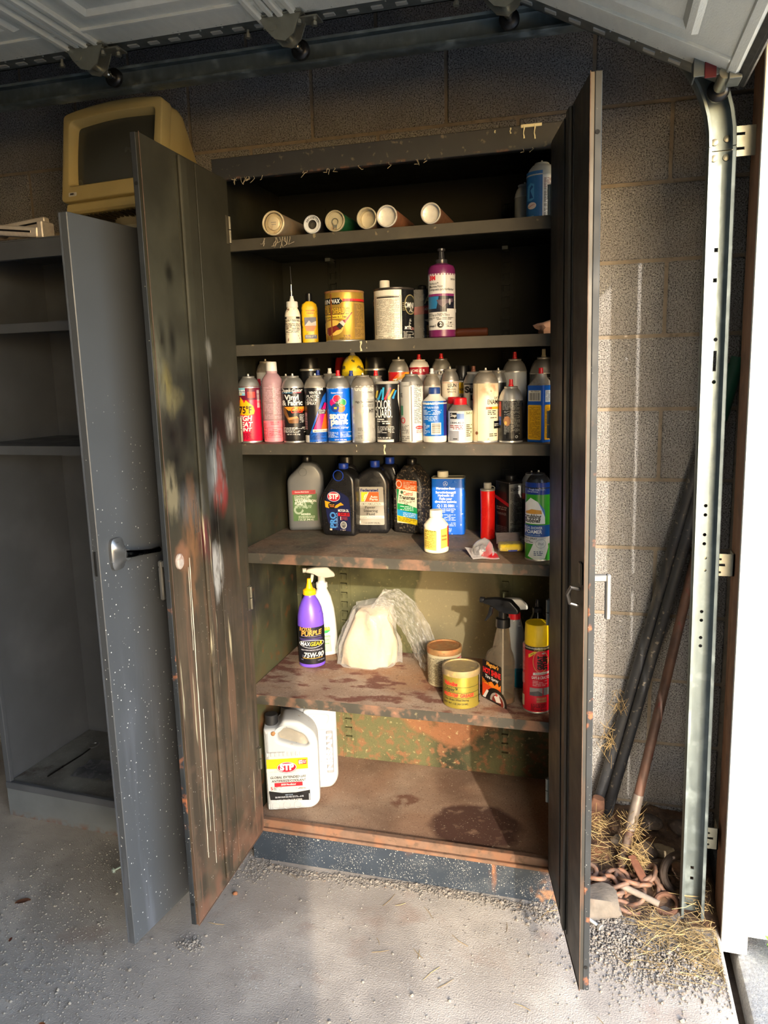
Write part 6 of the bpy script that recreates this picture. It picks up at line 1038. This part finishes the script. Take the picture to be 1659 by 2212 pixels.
t, bd = bottle('oil_bottle', 'dark bottle with a glinting spout in the shadowed right corner behind the foam can', .768, .27, S5, Z([(0, .058), (.003, .062), (.17, .062), (.2, .03), (.21, .026)]), mat('black_gloss_plastic', (12, 12, 13), .15), Z([(.209, .03), (.22, .03), (.224, .014), (.245, .008)]), mat('smoke_plastic', (40, 40, 44), .25))
# ---- cabinet base: two white jugs
wjug = mat('white_jug_plastic', (172, 174, 174), .42, 0, .03, 18, .04, 60, [dict(s=46, lo=.66, hi=.72, c=(150, 130, 110), a=.6), dict(s=110, lo=.7, hi=.75, c=(60, 50, 44), a=.7)])
f = face(.06, .1)
t, bd = jug('coolant_jug', 'white coolant jug with a yellow and red label and black cap', .047, .115, SB, f-R(4), [rnd_loop([(-.071, 0), (.066, 0), (.088, .02), (.088, .215), (.078, .245), (.03, .285), (-.012, .288), (-.022, .272), (-.034, .262), (-.071, .262)], [.012, .02, .02, .03, .03, .03, .02, .012, .012, .006]), rnd_loop([(-.026, .255), (.0, .262), (.05, .236), (.062, .206), (.05, .198), (-.030, .226)], .012)[::-1]], .045, .013, wjug, 'jug')
obj('handle_recess', outline_bm([rnd_loop([(-.03, .26), (0, .266), (.054, .238), (.066, .204), (.05, .194), (-.034, .224)], .012)], .022, .004, 2), mat('dirty_white_plastic', (136, 130, 118), .5, 0, .1, 30, .1, 80, [dict(s=60, lo=.56, hi=.66, c=(150, 140, 122), a=.8)]), t)
capat(t, -.049, .262, .292, .0195, mat('ribbed_black_cap', (34, 34, 36), .5))
b = B()
for k in range(10): box(b, -.066+k*.0122, -.059+k*.0122, -.0466, -.040, .176, .190, .0015)
for k in range(3): tube(b, [(-.044+k*.032+.0105*math.cos(a), -.0452, .018+.011*math.sin(a)) for a in [q*math.pi/8 for q in range(16)]], .0012, 5, True)
for k in range(3): box(b, -.066+k*.006, -.0635+k*.006, -.0462, -.040, .008, .026); box(b, .04+k*.009, .0425+k*.009, -.0462, -.040, .008, .024)
obj('moulded_ribs', b, wjug, t, kind='stuff')
b = B(); bmesh.ops.create_icosphere(b, subdivisions=2, radius=.007)
for v in b.verts: v.co = Vector((-.042, -.046, .25-.0))+Vector((v.co.x, v.co.y*.5, v.co.z))*(1+.3*noise.noise(v.co*300))
obj('mud_dab', b, mat('dried_mud', (150, 110, 70), .9), t)
printing(bd, [('r', 150, 742, 592, 870, (232, 190, 20)), ('p', [(148, 850), (300, 858), (450, 878), (600, 872), (600, 1140), (155, 1120)], (214, 210, 200)), ('f', 165, 872, 590, 905, 2, (196, 190, 180)), ('p', [(160, 1108), (300, 1140), (450, 1142), (602, 1120), (602, 1242), (172, 1216)], (26, 26, 28)), ('r', 490, 764, 578, 816, (206, 30, 40)), ('t', '$2', 515, 806, 36, 44, WH, {'bold': .04}), ('f', 540, 774, 574, 808, 3, (240, 200, 200)), ('e', 366, 845, 106, 64, (120, 16, 30)), ('e', 366, 843, 103, 61, (226, 220, 220)), ('e', 366, 843, 96, 55, (198, 20, 44)), ('t', 'STP', 366, 872, 66, 152, WH, {'bold': .06}), ('t', 'GLOBAL EXTENDED LIFE', 376, 968, 26, 386, (50, 52, 56), {'it': .2, 'bold': .02}), ('t', 'ANTIFREEZE/COOLANT', 380, 1010, 26, 372, (50, 52, 56), {'it': .2, 'bold': .02}), ('r', 224, 1018, 526, 1064, (206, 30, 44)), ('t', '50/50 Pre-diluted', 374, 1050, 20, 160, WH, {'it': .2}), ('t', '5', 194, 1098, 36, 24, (196, 36, 44)), ('f', 214, 1068, 300, 1105, 4, (96, 92, 88)), ('f', 450, 1085, 560, 1105, 2, (120, 110, 96)), ('t', 'READY TO USE', 375, 1168, 12, 80, (190, 210, 230)), ('f', 225, 1178, 530, 1200, 2, (196, 200, 206)), ('t', '1 U.S. GALLON (3.78 LITERS)', 380, 1230, 16, 264, WH), ('r', 588, 1160, 596, 1235, (196, 196, 192)), ('t', 'ANTIFREEZE COOLANT', 258, 668, 10, 190, (150, 150, 150))], (390, 1352, 3.62), ('flat', .0452), clip=1)
t, bd = jug('coolant_jug', 'larger plain white jug with raised grey lettering, behind the labelled jug', .052, .232, SB, f-R(2), [rnd_loop([(-.074, 0), (.08, 0), (.1, .03), (.1, .2), (.098, .262), (-.03, .27), (-.074, .262)], [.012, .02, .03, .04, .02, .02, .02])], .05, .018, wjug, 'jug')
obj('handle', outline_bm([rnd_loop([(.0, .2), (.098, .2), (.099, .268), (-.005, .272)], .016), rnd_loop([(.012, .214), (.07, .222), (.075, .25), (.012, .255)], .012)[::-1]], .0535, .006, 2), wjug, t)
capat(t, -.05, .268, .30, .024, mat('ribbed_black_cap', (34, 34, 36), .5))
obj('marker_scribble', tube(B(), [(-.045+.012*math.cos(a*1.0)*(1-.02*k), -.0506, .254+.008*math.sin(a)) for k, a in enumerate([q*.6 for q in range(20)])], .0006, 4), mat('pen_ink', (60, 60, 64), .6), t, kind='stuff')
b = B(); box(b, .064, .086, -.0525, -.04, .055, .198, .003); o = obj('raised_panel', b, mat('pale_grey_plastic', (128, 128, 130), .45), t)
printing(o, [('t', 'NISSAN', 24, 0, 16, 122, (226, 226, 224), {'rot': 90, 'bold': .05})], (17, 127, 1), ('flat', .0525)).location = (.075, 0, 0)

# ================================================================ FLOOR DEBRIS, POLES, CHAIN
OCT = [(1, 0, 0), (-1, 0, 0), (0, 1, 0), (0, -1, 0), (0, 0, 1), (0, 0, -1)]
_bm = B(); bmesh.ops.create_icosphere(_bm, subdivisions=1, radius=1); ICO_V = [tuple(v.co) for v in _bm.verts]; ICO_F = [tuple(v.index for v in f.verts) for f in _bm.faces]; _bm.free()
def pebbles(name, label, spots, m, seed, smin=.0012, smax=.0035, big=.06):
    """spots: list of (count, function(r) -> (x, y, z))"""
    r = random.Random(seed); V = []; F = []
    for cnt, fn in spots:
        for _ in range(cnt):
            x, y, z = fn(r); s = r.uniform(smin, smax)*(1.8 if r.random() < big else 1); a = r.uniform(0, 6.28); ca, sa = math.cos(a), math.sin(a)
            sx, sy, sz = s*r.uniform(.8, 1.3), s*r.uniform(.7, 1.1), s*r.uniform(.55, .85); o = len(V)
            for p in ICO_V:
                k = r.uniform(.8, 1.15); u, v = p[0]*sx*k, p[1]*sy*k; V.append((x+u*ca-v*sa, y+u*sa+v*ca, z+sz*.7+p[2]*sz*k))
            F += [tuple(o+q for q in f) for f in ICO_F]
    me = bpy.data.meshes.new(name); me.from_pydata(V, [], F); me.materials.append(m); me.update()
    o = link(bpy.data.objects.new(name, me)); return tag(o, label, 'gravel', None, 'stuff')
grv = mat('gravel_grey', (128, 121, 112), .9, 0, .3, 140, 0, 60, [dict(s=90, lo=.55, hi=.65, c=(120, 112, 106), a=.8), dict(s=70, lo=.62, hi=.7, c=(150, 124, 100), a=.7)])
def strip(r):
    x = r.uniform(-.03, .84); return (x, -.004-abs(r.gauss(0, .016))-.008*(math.sin(x*9)+1), 0)
pebbles('gravel', 'fine pale gravel swept along the foot of the steel cabinet', [(2300, strip), (260, lambda r: (r.gauss(-.01, .035), r.gauss(-.05, .03), 0)), (300, lambda r: (r.gauss(.82, .03), r.gauss(-.03, .03), 0))], grv, 1, .0012, .0034)
def ok_(x, y): return x < 1.24
def patch(cx_, cy_, sx, sy, zh=0.):
    def fn(r):
        x, y = r.gauss(cx_, sx), r.gauss(cy_, sy); x = min(x, 1.238); return (x, y, zh*math.exp(-((x-cx_)/sx)**2*.5-((y-cy_)/sy)**2*.5)*r.random())
    return fn
pebbles('gravel', 'loose gravel heaped on the slab near the foot of the door track', [(2000, patch(1.0, -.10, .05, .035, .010)), (1900, patch(1.12, -.14, .05, .035, .010)), (500, patch(1.03, -.19, .09, .05)), (700, patch(.97, -.04, .045, .05, .006)), (300, patch(1.2, -.16, .03, .05))], grv, 2, .0012, .0036)
pebbles('gravel', 'tiny stones scattered over the concrete floor', [(900, lambda r: (r.uniform(-.9, 1.15), r.uniform(-1.0, -.02), 0)), (700, patch(-.45, -.45, .16, .12)), (420, patch(-.25, -.55, .1, .07)), (300, patch(-.3, -.08, .2, .04)), (230, patch(-.042, -.362, .016, .014, .004)), (260, patch(.1, -.75, .14, .07)), (330, patch(-.6, -.3, .12, .1)), (300, patch(.95, -.55, .1, .07)), (200, patch(.55, -.6, .25, .1))], mat('grit_grey', (140, 133, 124), .9, 0, .35, 140), 3, .0010, .0027, .06)
# soil and litter mound in the corner
soil = mat('dark_soil', (92, 74, 60), .95, 0, .3, 40, .8, 90, [dict(s=30, lo=.5, hi=.65, c=(58, 46, 40), a=.8), dict(s=70, lo=.6, hi=.7, c=(140, 110, 76), a=.7), dict(s=12, lo=.55, hi=.7, c=(128, 86, 54), a=.6)])
b = B(); NX, NY = 44, 44; g = []
for i in range(NX+1):
    row = []
    for j in range(NY+1):
        x = .885+.375*i/NX; y = -.02+.455*j/NY; e = min(1, (i+.0)/5)*min(1, (NX-i)/2+.3)*min(1, j/9)
        h = (.012+.055*max(0, (y-.06)/.38)+.02*noise.noise(Vector((x*14, y*14, 0)))+.009*noise.noise(Vector((x*60, y*60, 3))))*e-.003
        row.append(b.verts.new((x, y, h)))
    g.append(row)
for i in range(NX):
    for j in range(NY): b.faces.new((g[i][j], g[i+1][j], g[i+1][j+1], g[i][j+1]))
o = obj('soil_mound', b, soil, None, smooth=70, kind='stuff'); tag(o, 'dark soil and litter heaped in the corner under the poles', 'soil')
straw_m = mat('dry_straw', (150, 128, 88), .75, 0, .25, 60)
def straws(name, label, groups, seed, wd=.0008):
    r = random.Random(seed); b = B()
    for cnt, c, s, ln, up in groups:
        for _ in range(cnt):
            p = Vector((r.gauss(c[0], s[0]), r.gauss(c[1], s[1]), abs(r.gauss(0, s[2]))+c[2])); a = r.uniform(0, 6.28); l = ln*r.uniform(.4, 1.3)
            d = Vector((math.cos(a), math.sin(a), r.uniform(-.25, .4)*up)); n = Vector((-d.y, d.x, 0))*r.uniform(-.35, .35)
            pts = [p+d*l*t+n*l*t*t for t in (-.5, 0., .5)]
            pts = [Vector((min(q.x, 1.234), q.y, max(q.z, .0012))) for q in pts]
            tube(b, pts, [wd*.8, wd, wd*.6], 3)
    o = obj(name, b, straw_m, None, smooth=0, kind='stuff', recalc=False); return tag(o, label, 'straw')
straws('straw', 'dry straw clump hanging round the foot of the rusty pipe', [(130, (1.05, .15, .05), (.016, .014, .03), .06, 2.), (60, (1.045, .20, .11), (.008, .012, .03), .06, 5.), (30, (1.09, .13, .03), (.02, .02, .01), .05, 1)], 4)
straws('straw', 'dry straw and grass strewn around the foot of the track', [(230, (1.15, -.06, .004), (.045, .04, .01), .05, .8), (160, (1.20, -.10, .003), (.03, .05, .008), .06, .5), (90, (1.09, -.02, .008), (.03, .025, .01), .045, .8), (60, (1.10, -.14, .004), (.05, .03, .006), .06, .4), (60, (1.2, .06, .03), (.02, .05, .02), .06, 1)], 5)
straws('straw', 'orange straw and roots tangled behind the cabinet door', [(90, (.955, .30, .05), (.02, .04, .03), .055, 2.), (60, (.96, .2, .03), (.03, .04, .01), .05, .8), (26, (.975, .375, .26), (.010, .006, .05), .035, 6.), (22, (1.0, .37, .40), (.010, .006, .03), .03, 6.)], 6)
straws('straw', 'single stalks of straw lying about the concrete floor', [(16, (.4, -.25, .001), (.35, .15, .0006), .045, 0), (5, (.84, -.05, .02), (.02, .02, .02), .05, 3), (6, (.93, -.42, .001), (.03, .05, .001), .05, .3)], 8)
def pole(bm, p0, p1, r, n=14, steps=1, wob=0.):
    p0, p1 = Vector(p0), Vector(p1); pts = [p0.lerp(p1, k/steps)+Vector((noise.noise(Vector((k*.7, 1, 0))), 0, 0))*wob for k in range(steps+1)]; return tube(bm, pts, r, n)
dk = mat('dark_pole', (52, 54, 58), .5, .2, .15, 20, .05, 120, [dict(s=16, st=(1, 1, .3), lo=.55, hi=.68, c=(104, 98, 90), a=.7), dict(s=90, lo=.62, hi=.7, c=(150, 140, 124), a=.6)])
grn = mat('green_grip', (28, 84, 66), .45)
t = thing('digging_tool', 'long tool with two dark handles and green grips leaning in the corner', 'tool', (.95, .38, 0))
tm2 = Matrix.Translation((-.95, -.38, 0))
for (a, c, r) in (((.936, .395, .012), (1.248, .398, 1.385), .0165), ((.967, .372, .012), (1.272, .384, 1.40), .0155)):
    b = B(); pole(b, a, c, r); h_ = obj('handle', b, dk, t); h_.matrix_local = tm2
    A_, C_ = Vector(a), Vector(c); b = B(); pole(b, A_.lerp(C_, .90), A_.lerp(C_, 1.02), r*1.18); obj('grip', b, grn, h_)
b = B(); loft(b, [(.0, .055, .012, 0, 0, 4), (.10, .05, .014, 0, 0, 4), (.13, .034, .03)], 18, axis=Matrix.Translation((.925, .34, .003)) @ Matrix.Rotation(R(12), 4, 'Y')); o = obj('blade', b, mat('rusty_iron', (96, 68, 54), .8, .2, .25, 40, .2, 140), t); o.matrix_local = tm2
t = thing('rusty_pipe', 'rust-brown steel pipe with flaking red paint leaning behind the track', 'pipe', (1.01, .161, 0))
b = B(); pole(b, (1.012, .165, .012), (1.219, .415, .98), .0135); o = obj('pipe', b, mat('rusty_pipe_paint', (82, 62, 55), .6, .2, .2, 30, .1, 120, [dict(s=26, st=(1, 1, .4), lo=.5, hi=.62, c=(98, 70, 58), a=.8), dict(s=40, st=(1, 1, .3), lo=.62, hi=.7, c=(110, 46, 42), a=.7), dict(s=40, lo=.5, hi=.65, z=(.25, .05), c=(120, 110, 100), a=.7)]), t); o.matrix_local = Matrix.Translation((-1.01, -.161, 0))
b = B(); pole(b, (1.037, .195, .13), (1.057, .219, .225), .0150); o = obj('coupling', b, mat('worn_steel', (120, 112, 106), .5, .4, .2, 40), t); o.matrix_local = Matrix.Translation((-1.01, -.161, 0))
# chain: every link a part
chn = mat('chain_iron', (112, 90, 78), .7, .3, .2, 60, .2, 200, [dict(s=50, lo=.5, hi=.62, c=(136, 92, 66), a=.7), dict(s=40, lo=.58, hi=.68, c=(78, 70, 66), a=.7)])
def link_mesh(L_, W_, r):
    pts = []
    for k in range(16):
        a = 2*math.pi*k/16; pts.append((math.copysign(L_/2-W_/2, math.cos(a)) if abs(math.cos(a)) > .01 else 0, 0, 0)); pts[-1] = (pts[-1][0]+W_/2*math.cos(a), W_/2*math.sin(a), 0)
    b = B(); tube(b, pts, r, 8, True); bmesh.ops.recalc_face_normals(b, faces=b.faces[:]); me = bpy.data.meshes.new('link'); b.to_mesh(me); b.free(); me.materials.append(chn); me.shade_smooth(); return me
t = thing('chain', 'heavy rusty chain heaped on the floor beside the cabinet door', 'chain', (1.0, .07, 0))
lm_ = link_mesh(.062, .042, .0062); r_ = random.Random(21)
path_ = [(.92, .085, .05), (.945, .07, .055), (.965, .05, .04), (.985, .065, .03), (.992, .035, .035), (1.005, .055, .045), (1.0, .09, .035), (1.02, .10, .03), (1.04, .115, .035), (1.03, .075, .05), (1.045, .05, .02), (1.025, .02, .012), (1.06, .085, .035), (1.075, .11, .04), (1.09, .09, .03), (1.085, .12, .05), (1.10, .13, .03), (1.115, .10, .03), (1.12, .14, .03), (.925, .04, .03), (.93, .11, .03), (.955, .10, .02), (1.06, .145, .025), (.975, .115, .03)]
for k, p in enumerate(path_):
    o = bpy.data.objects.new('link', lm_); link(o, t); o.location = Vector(p)-Vector((1.0, .07, 0))+Vector((0, 0, .0)); o.rotation_euler = (R(r_.uniform(-75, 75) if k % 2 else r_.uniform(-25, 35)), R(r_.uniform(-40, 40)), r_.uniform(0, 6.28))
ri = mat('rusty_iron', (96, 68, 54), .8, .2, .25, 40, .2, 140)
t = obj('iron_bar', pole(B(), (1.012, .055, .048), (1.105, .028, .03), .0085), mat('dusty_iron', (122, 112, 102), .8, 0, .2, 50, .2, 140), None); tag(t, 'short dusty round bar lying across the chain', 'bar')
b = B(); box(b, -.045, .045, -.011, .011, -.0035, .0035, .002); t = obj('iron_strip', b, mat('orange_rust', (100, 64, 48), .85, 0, .2, 50, .2, 140), None, smooth=0, loc=(1.058, .105, .066), rot=(R(10), R(24), R(-62))); tag(t, 'flat orange rusted iron strip resting on the chain', 'bar')
t = obj('iron_ring', tube(B(), [(.05*math.cos(a), .0, .045*math.sin(a)) for a in [q*math.pi/12 for q in range(24)]], .011, 10, True), mat('dark_iron', (72, 62, 56), .7, .3, .2, 40, .2, 120), None, loc=(1.165, .13, .058), rot=(R(-25), 0, R(30))); tag(t, 'thick dark iron ring standing beside the track foot', 'ring')
t = obj('iron_ring', tube(B(), [(.028*math.cos(a), .024*math.sin(a), 0) for a in [q*math.pi/10 for q in range(20)]], .007, 8, True), ri, None, loc=(1.125, .045, .022), rot=(R(38), R(-12), 0)); tag(t, 'small rusty ring full of straw, in front of the dark iron ring', 'ring')
def rock(label, loc, s, col, seed, rz=0., cat='stone', name='stone', ang=.0):
    b = B(); bmesh.ops.create_icosphere(b, subdivisions=3, radius=1)
    for v in b.verts:
        q = v.co.copy(); k = 1+.22*noise.noise(q*1.3+Vector((seed, 0, 0)))+.07*noise.noise(q*4+Vector((seed, 2, 0)))
        c = [max(-.72, min(.72, x))*1.25 for x in q] if ang else q
        v.co = Vector((c[0]*s[0], c[1]*s[1], c[2]*s[2]))*k
    zmin = min(v.co.z for v in b.verts)
    for v in b.verts: v.co.z -= zmin
    o = obj(name, b, mat('stone_%d_%d_%d' % col, col, .9, 0, .2, 30, .4, 140, [dict(s=60, lo=.55, hi=.65, c=(110, 98, 88), a=.5)]), None, smooth=40, loc=loc, rot=(0, 0, rz)); return tag(o, label, cat)
rock('grey flat-faced stone dusted with gravel, in front of the chain', (.955, .0, .0), (.05, .04, .032), (100, 93, 85), 3., .3, ang=1)
rock('cream broken brick piece half buried in the dark corner', (1.128, .245, .028), (.032, .018, .014), (150, 136, 112), 5., -.2, ang=1)
rock('round dark stone left of the cream brick piece', (1.08, .225, .02), (.035, .03, .028), (96, 82, 70), 7.)
rock('dark stone at the back of the corner near the wall', (1.10, .34, .05), (.035, .028, .022), (74, 66, 60), 9.)
rock('dark stone lying against the wall behind the track', (1.19, .33, .05), (.04, .03, .022), (70, 60, 54), 12.)
rock('brown stone at the end of the chain beside the iron ring', (1.12, .18, .02), (.03, .022, .018), (84, 72, 64), 14.)
rock('small brown nutshell lying alone on the floor before the cabinet', (-.014, -.164, 0), (.0075, .006, .005), (140, 92, 62), 15., 0, 'shell', 'nutshell')
t = thing('pipe_fitting', 'small whitish threaded pipe fitting standing in the corner litter', 'fitting', (1.005, .255, .03))
fm = mat('dirty_fitting', (188, 176, 158), .5, .3, .2, 40, .1, 120)
obj('body', lathe(B(), [(.017, 0), (.019, .004), (.019, .012), (.016, .014), (.019, .016), (.019, .022), (.014, .025), (.011, .03)], 18), fm, t); obj('spigot', lathe(B(), [(.007, .028), (.007, .036), (.0045, .036), (.0045, .03)], 14), fm, t)
t = thing('bolt', 'long silver threaded bolt lying in front of the grey stone', 'bolt', (.938, -.052, .009), R(-42))
W3 = Matrix.Rotation(R(90), 4, 'Y')
b = B(); pr_ = [(.0045, -.03)]
for k in range(16): pr_ += [(.0056, -.028+k*.003), (.0044, -.0265+k*.003)]
lathe(b, pr_+[(.0048, .022)], 14, axis=W3); obj('thread', b, tin, t); obj('head', lathe(B(), [(.009, .022), (.0095, .023), (.0095, .030), (.008, .031)], 6, axis=W3), tin, t, smooth=0)
t = thing('screw', 'small pale hex-head screw lying on the shaded floor by the grey door', 'screw', (-.405, -.158, .0058), R(62))
obj('head', lathe(B(), [(.0056, -.004), (.0058, -.003), (.0058, .0), (.0085, .0005), (.0085, .0015), (.003, .002)], 8, axis=W3 @ Matrix.Scale(1, 4)), mat('pale_zinc', (176, 190, 184), .4, .4), t, smooth=0)
b = B(); pr_ = []
for k in range(11): pr_ += [(.0030, .002+k*.0024), (.0022, .0032+k*.0024)]
lathe(b, pr_+[(.0006, .031)], 10, axis=W3); obj('shank', b, mat('pale_zinc', (176, 190, 184), .4, .4), t)
def leaf(label, x, y, s, col, rz, seed):
    b = B(); g = []
    for i in range(7):
        u = -1+i/3; w_ = .45*(1-u*u)**.7+.02; g.append([b.verts.new((s*u, s*w_*v_, .0015+s*.18*abs(v_)+s*.15*abs(noise.noise(Vector((u*2, v_, seed)))))) for v_ in (-1, -.5, 0, .5, 1)])
    for i in range(6):
        for j in range(4): b.faces.new((g[i][j], g[i+1][j], g[i+1][j+1], g[i][j+1]))
    bmesh.ops.solidify(b, geom=b.faces[:], thickness=.0004)
    o = obj('dry_leaf', b, mat('leaf_%d_%d_%d' % col, col, .8, 0, .2, 60), None, loc=(x, y, .0008), rot=(0, 0, rz)); return tag(o, label, 'leaf')
leaf('curled brown dry leaf on the shaded floor at the left', -.572, -.331, .02, (120, 78, 56), .6, 1.); leaf('tiny reddish leaf scrap on the floor below the curled leaf', -.50, -.46, .008, (120, 66, 46), 1.9, 2.); leaf('small orange leaf scrap on the floor near the bottom edge', -.24, -.66, .007, (160, 100, 60), .2, 3.)
# fresh weed and rotten board end just outside the opening
lf = mat('weed_leaf', (120, 176, 60), .55, 0, .2, 60)
t = thing('weed', 'small bright green weed growing outside the white trim', 'plant', (1.372, -.04, -.034))
r_ = random.Random(2)
for k in range(9):
    b = B(); a = r_.uniform(0, 6.28); g = []; ln = r_.uniform(.018, .032); el = r_.uniform(.5, 1.2)
    for i in range(5):
        u = i/4; w_ = .35*ln*math.sin(math.pi*min(1, u*.9+.08)); c = Vector((math.cos(a)*ln*u, math.sin(a)*ln*u, .012+el*ln*u-.4*ln*u*u+.004*k)); n = Vector((-math.sin(a), math.cos(a), 0)); g.append([b.verts.new(c-n*w_), b.verts.new(c-Vector((0, 0, .002))), b.verts.new(c+n*w_)])
    for i in range(4):
        for j in range(2): b.faces.new((g[i][j], g[i+1][j], g[i+1][j+1], g[i][j+1]))
    bmesh.ops.solidify(b, geom=b.faces[:], thickness=.0004); obj('leaf', b, lf, t)
b = B(); tube(b, [(0, 0, 0), (.002, .001, .02), (0, .002, .045)], [.002, .0016, .001], 6); obj('stem', b, lf, t)
